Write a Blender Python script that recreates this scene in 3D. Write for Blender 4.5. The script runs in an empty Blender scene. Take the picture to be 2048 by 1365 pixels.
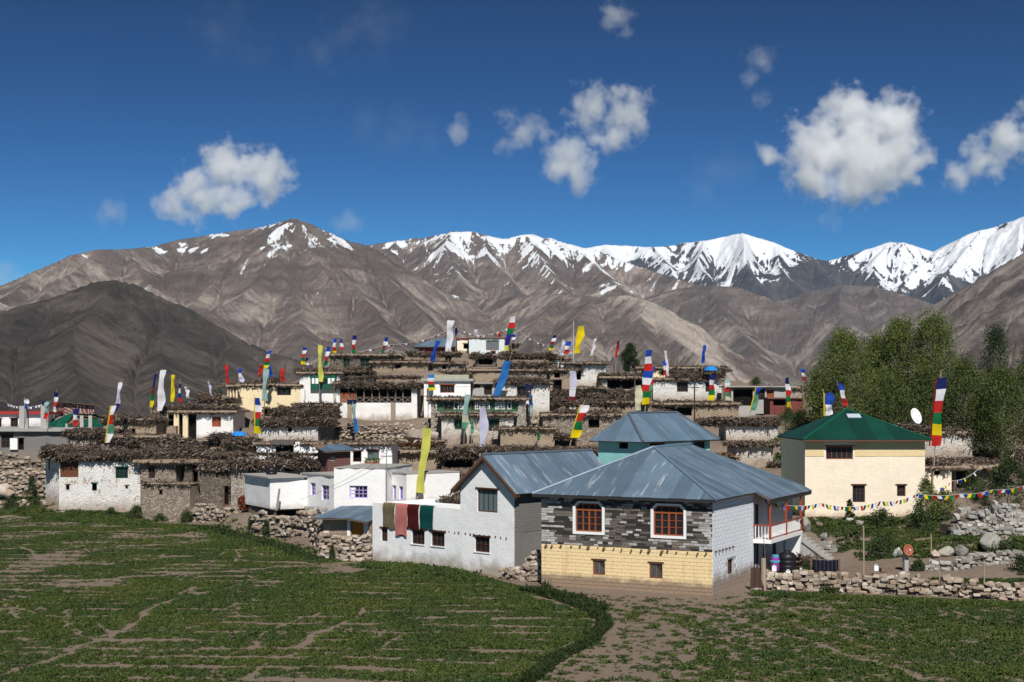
import bpy, math, random
import numpy as np
from mathutils import Vector, Matrix
R = math.radians
rng = np.random.default_rng(7)
random.seed(7)
sc = bpy.context.scene
COL = sc.collection
# ---------------------------------------------------------------- camera, sky, sun, exposure
F, CX, HZ, CAMZ = 2844.0, 1024.0, 800.0, 11.1       # focal length and horizon in photo pixels, eye height
cam = bpy.data.cameras.new('camera'); camo = bpy.data.objects.new('camera', cam); COL.objects.link(camo)
camo.location = (0, 0, CAMZ); camo.rotation_euler = (R(90), 0, 0)
cam.sensor_width = 36; cam.lens = 36*F/2048; cam.shift_y = (HZ-682.5)/2048
cam.clip_start = 1; cam.clip_end = 60000
sc.camera = camo
SUN_AZ, SUN_EL = 7.0, 45.0      # azimuth to the right of straight behind the camera
sdir = Vector((math.sin(R(SUN_AZ))*math.cos(R(SUN_EL)), -math.cos(R(SUN_AZ))*math.cos(R(SUN_EL)), math.sin(R(SUN_EL))))
world = bpy.data.worlds.new('World'); sc.world = world; world.use_nodes = True
nt = world.node_tree; nt.nodes.clear()
sky = nt.nodes.new('ShaderNodeTexSky'); sky.sky_type = 'NISHITA'; sky.sun_disc = False
sky.sun_elevation = R(SUN_EL); sky.sun_rotation = math.atan2(sdir.x, sdir.y)
sky.altitude = 3600; sky.air_density = 1.0; sky.dust_density = 0.05; sky.ozone_density = 2.5
dim = nt.nodes.new('ShaderNodeMix'); dim.data_type = 'RGBA'; dim.blend_type = 'MULTIPLY'; dim.inputs[0].default_value = 1; dim.inputs[7].default_value = (.245, .296, .274, 1)
gam = nt.nodes.new('ShaderNodeGamma'); gam.inputs[1].default_value = 2.4         # deep polarised high altitude blue
bg = nt.nodes.new('ShaderNodeBackground'); bg.inputs[1].default_value = 0.08
wo = nt.nodes.new('ShaderNodeOutputWorld')
nt.links.new(sky.outputs[0], dim.inputs[6]); nt.links.new(dim.outputs[2], gam.inputs[0]); nt.links.new(gam.outputs[0], bg.inputs[0]); nt.links.new(bg.outputs[0], wo.inputs[0])
sun = bpy.data.lights.new('sun', 'SUN'); sun.energy = 5.0; sun.angle = R(0.53); sun.color = (1, .955, .89)
suno = bpy.data.objects.new('sun', sun); COL.objects.link(suno)
suno.rotation_euler = sdir.to_track_quat('Z', 'Y').to_euler(); suno.location = (30, -30, 60)
vs = sc.view_settings; vs.view_transform = 'Standard'; vs.look = 'None'; vs.exposure = .12; vs.gamma = 1
try: vs.use_curve_mapping = False
except Exception: pass
cy = sc.cycles
cy.use_denoising = True; cy.max_bounces = 14; cy.diffuse_bounces = 3; cy.glossy_bounces = 2; cy.transparent_max_bounces = 8; cy.volume_bounces = 14
cy.volume_step_rate = 1.0; cy.volume_max_steps = 256

# ---------------------------------------------------------------- helpers
def P(px, py, Y):
    return Vector(((px-CX)/F*Y, Y, CAMZ+(HZ-py)/F*Y))
def tag(o, label=None, cat=None, group=None, kind=None):
    if label: o['label'] = label
    if cat: o['category'] = cat
    if group: o['group'] = group
    if kind: o['kind'] = kind
    return o
def empty(name, loc=(0, 0, 0), rz=0, **k):
    o = bpy.data.objects.new(name, None); o.empty_display_size = .3
    o.location = loc; o.rotation_euler = (0, 0, rz); COL.objects.link(o)
    return tag(o, **k)
def mobj(name, mesh, parent=None, loc=None, rot=None, scale=None):
    o = bpy.data.objects.new(name, mesh); COL.objects.link(o)
    if parent: o.parent = parent
    if loc is not None: o.location = loc
    if rot is not None: o.rotation_euler = rot
    if scale is not None: o.scale = scale
    return o
def npmesh(name, V, Fc, mat=None, smooth=False, attrs=None, fs=None):
    """mesh from numpy arrays; Fc is (n,k) equal-size polygons"""
    me = bpy.data.meshes.new(name)
    V = np.ascontiguousarray(V, dtype=np.float32); Fc = np.ascontiguousarray(Fc, dtype=np.int32)
    n, k = Fc.shape
    me.vertices.add(len(V)); me.vertices.foreach_set('co', V.ravel())
    me.loops.add(n*k); me.loops.foreach_set('vertex_index', Fc.ravel())
    me.polygons.add(n); me.polygons.foreach_set('loop_start', np.arange(0, n*k, k, dtype=np.int32))
    if smooth: me.polygons.foreach_set('use_smooth', np.ones(n, dtype=bool))
    me.update(calc_edges=True)
    for an, av in (attrs or {}).items():
        a = me.attributes.new(an, 'FLOAT', 'POINT'); a.data.foreach_set('value', np.ascontiguousarray(av, dtype=np.float32))
    if mat: me.materials.append(mat)
    return me
class MB:
    """collects polygons, builds one mesh object"""
    def __init__(s): s.v = []; s.f = []
    def quad(s, a, b, c, d):
        n = len(s.v); s.v += [tuple(a), tuple(b), tuple(c), tuple(d)]; s.f.append((n, n+1, n+2, n+3)); return s
    def poly(s, pts):
        n = len(s.v); s.v += [tuple(p) for p in pts]; s.f.append(tuple(range(n, n+len(pts)))); return s
    def box(s, x0, y0, z0, x1, y1, z1, j=0):
        n = len(s.v)
        for (x, y, z) in ((x0, y0, z0), (x1, y0, z0), (x1, y1, z0), (x0, y1, z0), (x0, y0, z1), (x1, y0, z1), (x1, y1, z1), (x0, y1, z1)):
            s.v.append((x+random.uniform(-j, j), y+random.uniform(-j, j), z+random.uniform(-j, j)))
        for f in ((0, 3, 2, 1), (4, 5, 6, 7), (0, 1, 5, 4), (1, 2, 6, 5), (2, 3, 7, 6), (3, 0, 4, 7)): s.f.append(tuple(n+i for i in f))
        return s
    def prism(s, pts, up):
        """closed prism: polygon pts (list of Vector) extruded by vector up"""
        n = len(s.v); k = len(pts); up = Vector(up)
        s.v += [tuple(Vector(p)) for p in pts]+[tuple(Vector(p)+up) for p in pts]
        s.f.append(tuple(n+i for i in reversed(range(k)))); s.f.append(tuple(n+k+i for i in range(k)))
        for i in range(k): s.f.append((n+i, n+(i+1) % k, n+k+(i+1) % k, n+k+i))
        return s
    def tube(s, pts, r, k=6, r1=None):
        pts = [Vector(p) for p in pts]; m = len(pts); n = len(s.v)
        for i, p in enumerate(pts):
            d = (pts[min(i+1, m-1)]-pts[max(i-1, 0)]).normalized()
            a = d.cross(Vector((0.3, 0.2, 1)) if abs(d.z) < .9 else Vector((1, 0.1, 0))).normalized(); b = d.cross(a)
            rr = r if r1 is None else r+(r1-r)*i/(m-1)
            for q in range(k):
                t = 2*math.pi*q/k; s.v.append(tuple(p+a*rr*math.cos(t)+b*rr*math.sin(t)))
        for i in range(m-1):
            for q in range(k): s.f.append((n+i*k+q, n+i*k+(q+1) % k, n+(i+1)*k+(q+1) % k, n+(i+1)*k+q))
        s.f.append(tuple(n+q for q in reversed(range(k)))); s.f.append(tuple(n+(m-1)*k+q for q in range(k)))
        return s
    def lathe(s, prof, k=16, c=(0, 0, 0)):
        n = len(s.v); m = len(prof)
        for (r, z) in prof:
            for q in range(k):
                t = 2*math.pi*q/k; s.v.append((c[0]+r*math.cos(t), c[1]+r*math.sin(t), c[2]+z))
        for i in range(m-1):
            for q in range(k): s.f.append((n+i*k+q, n+i*k+(q+1) % k, n+(i+1)*k+(q+1) % k, n+(i+1)*k+q))
        s.f.append(tuple(n+q for q in reversed(range(k)))); s.f.append(tuple(n+(m-1)*k+q for q in range(k)))
        return s
    def mesh(s, name, mat, smooth=False):
        me = bpy.data.meshes.new(name); me.from_pydata(s.v, [], s.f); me.update()
        if smooth:
            for p in me.polygons: p.use_smooth = True
        if mat: me.materials.append(mat)
        return me
    def build(s, name, mat, parent=None, smooth=False, **k):
        o = mobj(name, s.mesh(name, mat, smooth), parent); tag(o, **k); return o
# value noise, vectorised
def _h(i, j, k):
    n = (i*374761393+j*668265263+k*2147483647*0+k*1274126177) & 0xffffffff
    n = ((n ^ (n >> 13))*1274126177) & 0xffffffff
    n = ((n ^ (n >> 16))*2246822519) & 0xffffffff
    return ((n ^ (n >> 15)) & 0xffffff)/float(0xffffff)*2-1
def vnoise(x, y, seed=0):
    x = np.asarray(x, float); y = np.asarray(y, float)
    i = np.floor(x).astype(np.int64); j = np.floor(y).astype(np.int64); fx = x-i; fy = y-j
    fx = fx*fx*fx*(fx*(fx*6-15)+10); fy = fy*fy*fy*(fy*(fy*6-15)+10)
    k = np.int64(seed)
    a = _h(i, j, k); b = _h(i+1, j, k); c = _h(i, j+1, k); d = _h(i+1, j+1, k)
    return (a*(1-fx)+b*fx)*(1-fy)+(c*(1-fx)+d*fx)*fy
def fbm(x, y, o=4, seed=0, g=.5):
    s = 0; a = 1; t = 0
    for q in range(o): s = s+a*vnoise(x*2**q+q*17.3, y*2**q-q*9.1, seed+q); t += a; a *= g
    return s/t
def ridged(x, y, o=4, seed=0, g=.55):
    s = 0; a = 1; t = 0
    for q in range(o): s = s+a*(1-np.abs(vnoise(x*2**q+q*7.7, y*2**q+q*3.3, seed+q))*2); t += a; a *= g
    return s/t
# ---------------------------------------------------------------- materials
class NT:
    def __init__(s, name, rough=.9, spec=.25):
        s.m = bpy.data.materials.new(name); s.m.use_nodes = True; s.t = s.m.node_tree
        s.b = s.t.nodes['Principled BSDF']; s.b.inputs['Roughness'].default_value = rough
        s.b.inputs['Specular IOR Level'].default_value = spec
        s.tc = None
    def n(s, ty, **k):
        x = s.t.nodes.new('ShaderNode'+ty)
        for a, v in k.items(): setattr(x, a, v)
        return x
    def l(s, a, b): s.t.links.new(a, b)
    def co(s, kind='Object', sc_=(1, 1, 1), off=None):
        if s.tc is None: s.tc = s.n('TexCoord')
        mp = s.n('Mapping'); mp.inputs['Scale'].default_value = sc_
        s.l(s.tc.outputs[kind], mp.inputs[0])
        if off is not None: mp.inputs['Location'].default_value = off
        return mp.outputs[0]
    def wco(s, sc_=(1, 1, 1)):
        g = s.n('NewGeometry'); mp = s.n('Mapping'); mp.inputs['Scale'].default_value = sc_
        s.l(g.outputs['Position'], mp.inputs[0]); return mp.outputs[0]
    def noise(s, vec, scale, detail=4, rough=.6, dist=0):
        x = s.n('TexNoise'); x.inputs['Scale'].default_value = scale; x.inputs['Detail'].default_value = detail
        x.inputs['Roughness'].default_value = rough; x.inputs['Distortion'].default_value = dist
        s.l(vec, x.inputs['Vector']); return x.outputs['Fac']
    def vor(s, vec, scale, feat='F1', out='Distance', rnd=1):
        x = s.n('TexVoronoi', feature=feat); x.inputs['Scale'].default_value = scale; x.inputs['Randomness'].default_value = rnd
        s.l(vec, x.inputs['Vector']); return x.outputs[out]
    def ramp(s, fac, stops):
        x = s.n('ValToRGB'); e = x.color_ramp.elements
        while len(e) < len(stops): e.new(.5)
        for q, (p, c) in zip(e, stops):
            q.position = p; q.color = (c, c, c, 1) if isinstance(c, (int, float)) else (*c, 1)
        s.l(fac, x.inputs[0]); return x.outputs[0]
    def mix(s, fac, a, b, mode='MIX'):
        x = s.n('Mix', data_type='RGBA', blend_type=mode)
        for q, v in ((0, fac), (6, a), (7, b)):
            if isinstance(v, (int, float)): x.inputs[q].default_value = v
            elif isinstance(v, tuple): x.inputs[q].default_value = (*v, 1)
            else: s.l(v, x.inputs[q])
        return x.outputs[2]
    def math(s, op, a, b=0):
        x = s.n('Math', operation=op)
        for q, v in ((0, a), (1, b)):
            if isinstance(v, (int, float)): x.inputs[q].default_value = v
            else: s.l(v, x.inputs[q])
        return x.outputs[0]
    def attr(s, name):
        x = s.n('Attribute', attribute_name=name); return x.outputs['Fac']
    def rnd(s): return s.n('ObjectInfo').outputs['Random']
    def sep(s, vec, i):
        x = s.n('SeparateXYZ'); s.l(vec, x.inputs[0]); return x.outputs[i]
    def col(s, c):
        if isinstance(c, tuple): s.b.inputs['Base Color'].default_value = (*c, 1)
        else: s.l(c, s.b.inputs['Base Color'])
        return s
    def bump(s, h, strength=.5, dist=.05):
        x = s.n('Bump'); x.inputs['Strength'].default_value = strength; x.inputs['Distance'].default_value = dist
        s.l(h, x.inputs['Height']); s.l(x.outputs[0], s.b.inputs['Normal']); return s
MATS = {}
def plain(name, c, rough=.7, var=.25, scale=3, spec=.25, bump=.0):
    if name in MATS: return MATS[name]
    t = NT(name, rough, spec); v = t.co()
    f = t.noise(v, scale, 5, .65)
    g = t.noise(v, scale*7, 3, .6)
    lo = tuple(x*(1-var) for x in c); hi = tuple(min(1, x*(1+var)) for x in c)
    t.col(t.mix(t.math('MULTIPLY', t.math('ADD', f, g), .5), lo, hi))
    if bump: t.bump(g, bump, .03)
    MATS[name] = t.m; return t.m
def plaster(name, c, dirt=(.30, .24, .18), amount=.5, rough=.9, speck=.5, zlo=1.0, base=(.28, .21, .15), flake=(.35, .27, .2)):
    """hand plastered wall: colour drift, flaked patches, specks, splash dirt near the foot (z is height above the foot), rain streaks"""
    if name in MATS: return MATS[name]
    t = NT(name, rough, .15); v = t.co(); z = t.sep(v, 2)
    n1 = t.noise(v, .9, 6, .65); n2 = t.noise(v, 5, 5, .7); n3 = t.noise(t.co(sc_=(3, 3, .35)), 1.3, 5, .7)
    c1 = t.mix(t.ramp(n1, [(.3, 0), (.75, 1)]), tuple(x*.86 for x in c), c)
    c1 = t.mix(t.ramp(n3, [(.53, 0), (.8, .55*amount)]), c1, tuple(.55*a+.45*b for a, b in zip(dirt, c)))
    fl = t.ramp(t.math('ADD', t.math('MULTIPLY', n1, .6), t.math('MULTIPLY', n2, .4)), [(.60-.09*amount, 0), (.66-.07*amount, min(1, amount*1.3))])
    c1 = t.mix(fl, c1, flake)
    vo = t.vor(v, 3.2)
    c1 = t.mix(t.math('MULTIPLY', t.ramp(vo, [(.05, 1), (.11, 0)]), speck), c1, tuple(x*.45 for x in dirt))
    foot = t.ramp(t.math('ADD', t.math('MULTIPLY', z, 1/zlo), t.math('MULTIPLY', t.math('SUBTRACT', n1, .5), 2.2)), [(.0, .85), (.9, 0)])
    c1 = t.mix(foot, c1, base)
    hb_ = t.math('ADD', n2, t.math('MULTIPLY', n1, 1.5))
    if amount > .6: hb_ = t.math('ADD', hb_, t.math('MULTIPLY', t.ramp(t.vor(t.co(sc_=(1, 1, 1.6)), 4.2, feat='DISTANCE_TO_EDGE'), [(0, 0), (.2, 1)]), 1.1))
    t.col(c1); t.bump(hb_, .55 if amount > .6 else .45, .06)
    MATS[name] = t.m; return t.m
def rubble(name, cs, mortar, scale=4.6, flat=(1, 1, 2.1), white=0.0):
    if name in MATS: return MATS[name]
    t = NT(name, .95, .15); v = t.co(sc_=flat)
    wv = t.n('VectorMath', operation='ADD'); nn = t.n('TexNoise'); nn.inputs['Scale'].default_value = 2.0
    t.l(v, nn.inputs['Vector']); sc2 = t.n('VectorMath', operation='SCALE'); sc2.inputs['Scale'].default_value = .25
    t.l(nn.outputs['Color'], sc2.inputs[0]); t.l(v, wv.inputs[0]); t.l(sc2.outputs[0], wv.inputs[1]); v2 = wv.outputs[0]
    cid = t.vor(v2, scale, out='Color'); ed = t.vor(v2, scale, feat='DISTANCE_TO_EDGE')
    r = t.sep(cid, 0)
    c1 = t.ramp(r, [(i/(len(cs)-1), c) for i, c in enumerate(cs)])
    n = t.noise(t.co(), 9, 4, .7)
    c1 = t.mix(.55, c1, t.mix(n, (.35, .35, .35), (1.25, 1.22, 1.18)), 'MULTIPLY')
    c1 = t.mix(t.ramp(ed, [(.02, 1), (.10, 0)]), c1, mortar)
    if white: c1 = t.mix(t.ramp(t.noise(t.co(), 1.1, 6, .7), [(.5-.3*white, .9), (.62-.1*white, 0)]), c1, (.72, .70, .66))
    t.col(c1); t.bump(t.math('ADD', t.ramp(ed, [(0, 0), (.16, 1)]), t.math('MULTIPLY', n, .5)), .9, .09)
    MATS[name] = t.m; return t.m
def corrugated(name, c, worn=(.62, .66, .70), wornamt=.5, rough=.42, pitch=.11):
    if name in MATS: return MATS[name]
    t = NT(name, rough, .4); u = t.attr('cu'); w = t.attr('cv')
    s = t.math('SINE', t.math('MULTIPLY', u, 2*math.pi/pitch))
    cb = t.n('CombineXYZ'); t.l(t.math('MULTIPLY', u, 3.5), cb.inputs[0]); t.l(t.math('MULTIPLY', w, .45), cb.inputs[1]); t.l(t.math('MULTIPLY', t.rnd(), 20), cb.inputs[2])
    n1 = t.noise(cb.outputs[0], .8, 6, .7); n2 = t.noise(t.co(), .35, 5, .6)
    cc = t.mix(t.rnd(), tuple(x*.8 for x in c), tuple(min(1, x*1.25) for x in c))
    cc = t.mix(t.ramp(n1, [(.56, 0), (.72, wornamt)]), cc, worn)
    cc = t.mix(t.ramp(n2, [(.3, .5), (.55, 0)]), cc, tuple(x*.55 for x in c))
    cb2 = t.n('CombineXYZ'); t.l(u, cb2.inputs[0]); t.l(t.math('MULTIPLY', w, 2), cb2.inputs[1])
    cc = t.mix(t.ramp(t.noise(cb2.outputs[0], 1.6, 5, .8), [(.62, 0), (.75, .35)]), cc, (.16, .13, .10))
    t.col(cc); t.b.inputs['Metallic'].default_value = .15
    t.bump(s, .6, .02)
    MATS[name] = t.m; return t.m
def attrmix(name, a, b, attr='tone', rough=.95, spec=.1, mid=None):
    if name in MATS: return MATS[name]
    t = NT(name, rough, spec); f = t.attr(attr)
    st = [(0, a), (1, b)] if mid is None else [(0, a), (.5, mid), (1, b)]
    c = t.ramp(f, st); n = t.noise(t.co(), 6, 3, .6)
    t.col(t.mix(.5, c, t.mix(n, (.45, .45, .45), (1.4, 1.4, 1.4)), 'MULTIPLY')); MATS[name] = t.m; return t.m
def randcol(name, cs, rough=.9, spec=.2, nscale=4, var=.4, bump=.3):
    """colour picked per object"""
    if name in MATS: return MATS[name]
    t = NT(name, rough, spec)
    x = t.n('ValToRGB'); e = x.color_ramp.elements
    while len(e) < len(cs): e.new(.5)
    for i, (q, c) in enumerate(zip(e, cs)): q.position = i/(len(cs)-1); q.color = (*c, 1)
    t.l(t.rnd(), x.inputs[0])
    n = t.noise(t.wco(), nscale, 5, .7)
    t.col(t.mix(1, x.outputs[0], t.mix(n, (1-var,)*3, (1+var,)*3), 'MULTIPLY')); t.bump(n, bump, .06)
    MATS[name] = t.m; return t.m
def glass(name='window_glass', c=(.018, .02, .024), rough=.25):
    if name in MATS: return MATS[name]
    t = NT(name, rough, .12); t.col(c); MATS[name] = t.m; return t.m
WHITE = plaster('whitewash', (.80, .79, .77), amount=.25, speck=.35)
WHITE2 = plaster('whitewash_flaking', (.76, .745, .715), amount=.85, speck=.8, zlo=1.4)
WHITE3 = plaster('whitewash_worn_thin', (.66, .635, .59), amount=1.25, speck=.8, zlo=1.6, flake=(.30, .235, .17))
WHITE4 = plaster('white_distemper', (.86, .86, .85), amount=.16, speck=.08, zlo=.5, base=(.5, .47, .42))
BLUEW = plaster('pale_blue_limewash', (.86, .87, .87), amount=.12, speck=.08, zlo=1.1, base=(.30, .26, .20))
CREAM = plaster('cream_distemper', (.80, .66, .43), amount=.1, speck=.1, zlo=.6)
CREAM2 = plaster('peach_distemper', (.85, .745, .59), amount=.2, speck=.08, zlo=.45, base=(.45, .36, .26))
MUD = plaster('mud_plaster', (.36, .285, .21), amount=.95, speck=.7, dirt=(.2, .15, .1), flake=(.26, .2, .15), zlo=.6)
TURQ = plaster('turquoise_distemper', (.26, .60, .58), amount=.1, speck=.1, zlo=.5)
CEMENT = plaster('grey_cement', (.195, .19, .182), amount=.4, speck=.15, dirt=(.12, .11, .1), flake=(.17, .165, .155), zlo=.5, base=(.2, .18, .15))
CEMENTL = plaster('pale_concrete', (.40, .39, .37), amount=.4, speck=.15, dirt=(.15, .14, .12), flake=(.28, .27, .25), zlo=.3, base=(.3, .28, .25))
STONE = rubble('rubble_stone', [(.50, .43, .35), (.34, .275, .22), (.60, .54, .46), (.42, .33, .26), (.28, .235, .20), (.55, .46, .37)], (.17, .13, .10))
STONED = rubble('dark_rubble_stone', [(.28, .235, .195), (.18, .15, .12), (.37, .31, .25), (.22, .18, .145), (.15, .125, .105)], (.09, .07, .055))
STONEW = rubble('whitened_rubble', [(.55, .5, .44), (.35, .29, .23), (.62, .59, .54), (.4, .33, .26), (.26, .22, .18)], (.20, .16, .12), white=.75)
REDW = plain('maroon_paint', (.16, .045, .04), .8, .3)
MUDROOF = plain('packed_earth_roof', (.31, .24, .18), .98, .5, 1.6, .1, .6)
SLAB = plain('roof_slab_concrete', (.33, .32, .30), .9, .25, 1.5, .2)
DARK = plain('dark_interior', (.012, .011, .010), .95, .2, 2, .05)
WOODB = plain('brown_window_wood', (.085, .035, .022), .6, .35, 5)
WOODO = plain('orange_brown_wood', (.27, .075, .03), .5, .25, 5)
WOODBR = plain('old_brown_plank', (.13, .05, .024), .8, .5, 6)
WOODR = plain('red_brown_paint', (.30, .065, .035), .45, .2, 5)
WOODOLD = plain('weathered_wood', (.17, .12, .085), .9, .4, 6, .15)
WOODPALE = plain('pale_pole_wood', (.34, .27, .2), .85, .35, 6, .15)
GREENP = plain('dark_green_paint', (.008, .085, .05), .5, .3, 5)
GREENOLD = plain('faded_green_paint', (.045, .12, .06), .7, .5, 4)
LILAC = plain('lilac_paint', (.46, .36, .75), .5, .12, 5)
WPAINT = plain('white_paint', (.80, .80, .79), .5, .08, 5)
OCHREP = plain('ochre_door_paint', (.50, .22, .02), .5, .2, 5)
GLASS = glass()
GLASSC = glass('curtained_glass', (.10, .16, .17), .12)
BLUEROOF = corrugated('blue_roof_sheet', (.125, .185, .25), wornamt=.95)
BLUEROOF2 = corrugated('blue_roof_sheet_clean', (.125, .195, .27), wornamt=.4)
GREENROOF = corrugated('green_roof_sheet', (.006, .055, .038), wornamt=.0, rough=.5)
BRUSHM = attrmix('brushwood_twigs', (.035, .026, .02), (.48, .40, .33), mid=(.175, .133, .102))
BRUSHR = attrmix('red_brown_brush', (.05, .025, .015), (.27, .14, .08), mid=(.15, .07, .035))
STONES = randcol('field_stone', [(.30, .24, .18), (.44, .375, .30), (.20, .155, .115), (.54, .48, .41), (.34, .25, .175), (.26, .215, .18), (.41, .335, .26)], nscale=7, var=.55, bump=.6)
STONESG = randcol('grey_field_stone', [(.27, .26, .24), (.39, .38, .35), (.17, .16, .145), (.47, .455, .425), (.25, .215, .175), (.32, .305, .28)], nscale=7, var=.55, bump=.6)
TARP = plain('blue_tarpaulin', (.02, .22, .62), .4, .2, 2)
BLACKP = plain('black_plastic', (.012, .012, .014), .45, .2, 3, .3)
# ---------------------------------------------------------------- mountains
def resample(pts, step):
    out = []
    for a, b in zip(pts[:-1], pts[1:]):
        n = max(1, int((b-a).length/step))
        for i in range(n): out.append(a+(b-a)*i/n)
    out.append(pts[-1]); return out
def rockmat(name, cols, screec, snowamt=0, gs=1.0, redc=(.155, .105, .085)):
    t = NT(name, .95, .1)
    v = t.wco((.001*gs,)*3); n1 = t.noise(v, 6, 8, .65, .6); n3 = t.noise(v, 30, 9, .78, .4)
    f1, f2, f3 = t.attr('f1'), t.attr('f2'), t.attr('f3')
    st = t.noise(t.wco((.0015*gs, .0015*gs, .022*gs)), 3, 6, .65, .4)
    c = t.ramp(n1, [(.34, cols[0]), (.5, cols[1]), (.64, cols[2])])
    c = t.mix(t.ramp(st, [(.47, 0), (.62, .5)]), c, redc)
    c = t.mix(t.ramp(f3, [(.36, .35), (.5, 0)]), c, tuple(x*.72 for x in cols[0]))
    sm = t.attr('scree')
    f = t.ramp(t.math('ADD', t.math('MULTIPLY', sm, .8), t.math('ADD', t.math('MULTIPLY', t.math('SUBTRACT', f1, .5), .8), t.math('ADD', t.math('MULTIPLY', t.math('SUBTRACT', f2, .5), .45), t.math('MULTIPLY', t.math('SUBTRACT', n1, .5), 1.7)))), [(.14, 0), (.66, .9)])
    c = t.mix(f, c, screec)
    c = t.mix(.85, c, t.mix(f2, (.80, .80, .81), (1.2, 1.2, 1.19)), 'MULTIPLY')
    c = t.mix(.9, c, t.mix(n3, (.42, .42, .44), (1.52, 1.52, 1.5)), 'MULTIPLY')
    s = t.attr('snow')
    sf = t.ramp(t.math('ADD', s, t.math('ADD', t.math('MULTIPLY', t.math('SUBTRACT', n3, .5), 2.0), t.math('ADD', t.math('MULTIPLY', t.math('SUBTRACT', f1, .5), 1.9), t.math('MULTIPLY', t.math('SUBTRACT', f2, .5), 1.5)))), [(.485, 0), (.515, 1)])
    c = t.mix(sf, c, (.76, .78, .82))
    t.col(c)
    h = t.math('ADD', t.math('MULTIPLY', f2, .5), t.math('MULTIPLY', n3, 1.0))
    t.bump(t.math('MULTIPLY', h, t.math('SUBTRACT', 1, t.math('MULTIPLY', sf, .55))), 1.0, 20/gs)
    return t.m
def erode(Z, X, Y, n=9, K=.03, cap=.55):
    """stream power erosion: water runs to the lowest neighbour and cuts branching gullies"""
    nr, nc = Z.shape; Z = Z.copy(); acc = None
    area = np.abs(np.gradient(X, axis=1)*np.gradient(Y, axis=0)).ravel()
    idx = np.arange(nr*nc).reshape(nr, nc)
    for it in range(n):
        best = np.zeros((nr, nc)); recv = idx.copy(); drop = np.zeros((nr, nc))
        for di in (-1, 0, 1):
            for dj in (-1, 0, 1):
                if di == 0 and dj == 0: continue
                a = (slice(max(0, -di), nr-max(0, di)), slice(max(0, -dj), nc-max(0, dj))); b = (slice(max(0, di), nr-max(0, -di)), slice(max(0, dj), nc-max(0, -dj)))
                dz = Z[a]-Z[b]; sl = dz/np.hypot(X[a]-X[b], Y[a]-Y[b]); m = sl > best[a]
                best[a] = np.where(m, sl, best[a]); recv[a] = np.where(m, idx[b], recv[a]); drop[a] = np.where(m, dz, drop[a])
        order = np.argsort(-Z.ravel(), kind='stable').tolist(); rl = recv.ravel().tolist(); ac = area.tolist()
        for i in order:
            j = rl[i]
            if j != i: ac[j] += ac[i]
        acc = np.array(ac).reshape(nr, nc)
        Z = Z-np.minimum(K*np.sqrt(acc)*best, cap*drop)
        # slopes that got too steep slump a little
        Zp = np.pad(Z, 1, mode='edge'); av = (Zp[:-2, 1:-1]+Zp[2:, 1:-1]+Zp[1:-1, :-2]+Zp[1:-1, 2:])/4; Z = np.where(best > 1.15, Z*.6+av*.4, Z)
    return Z, acc
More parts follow.
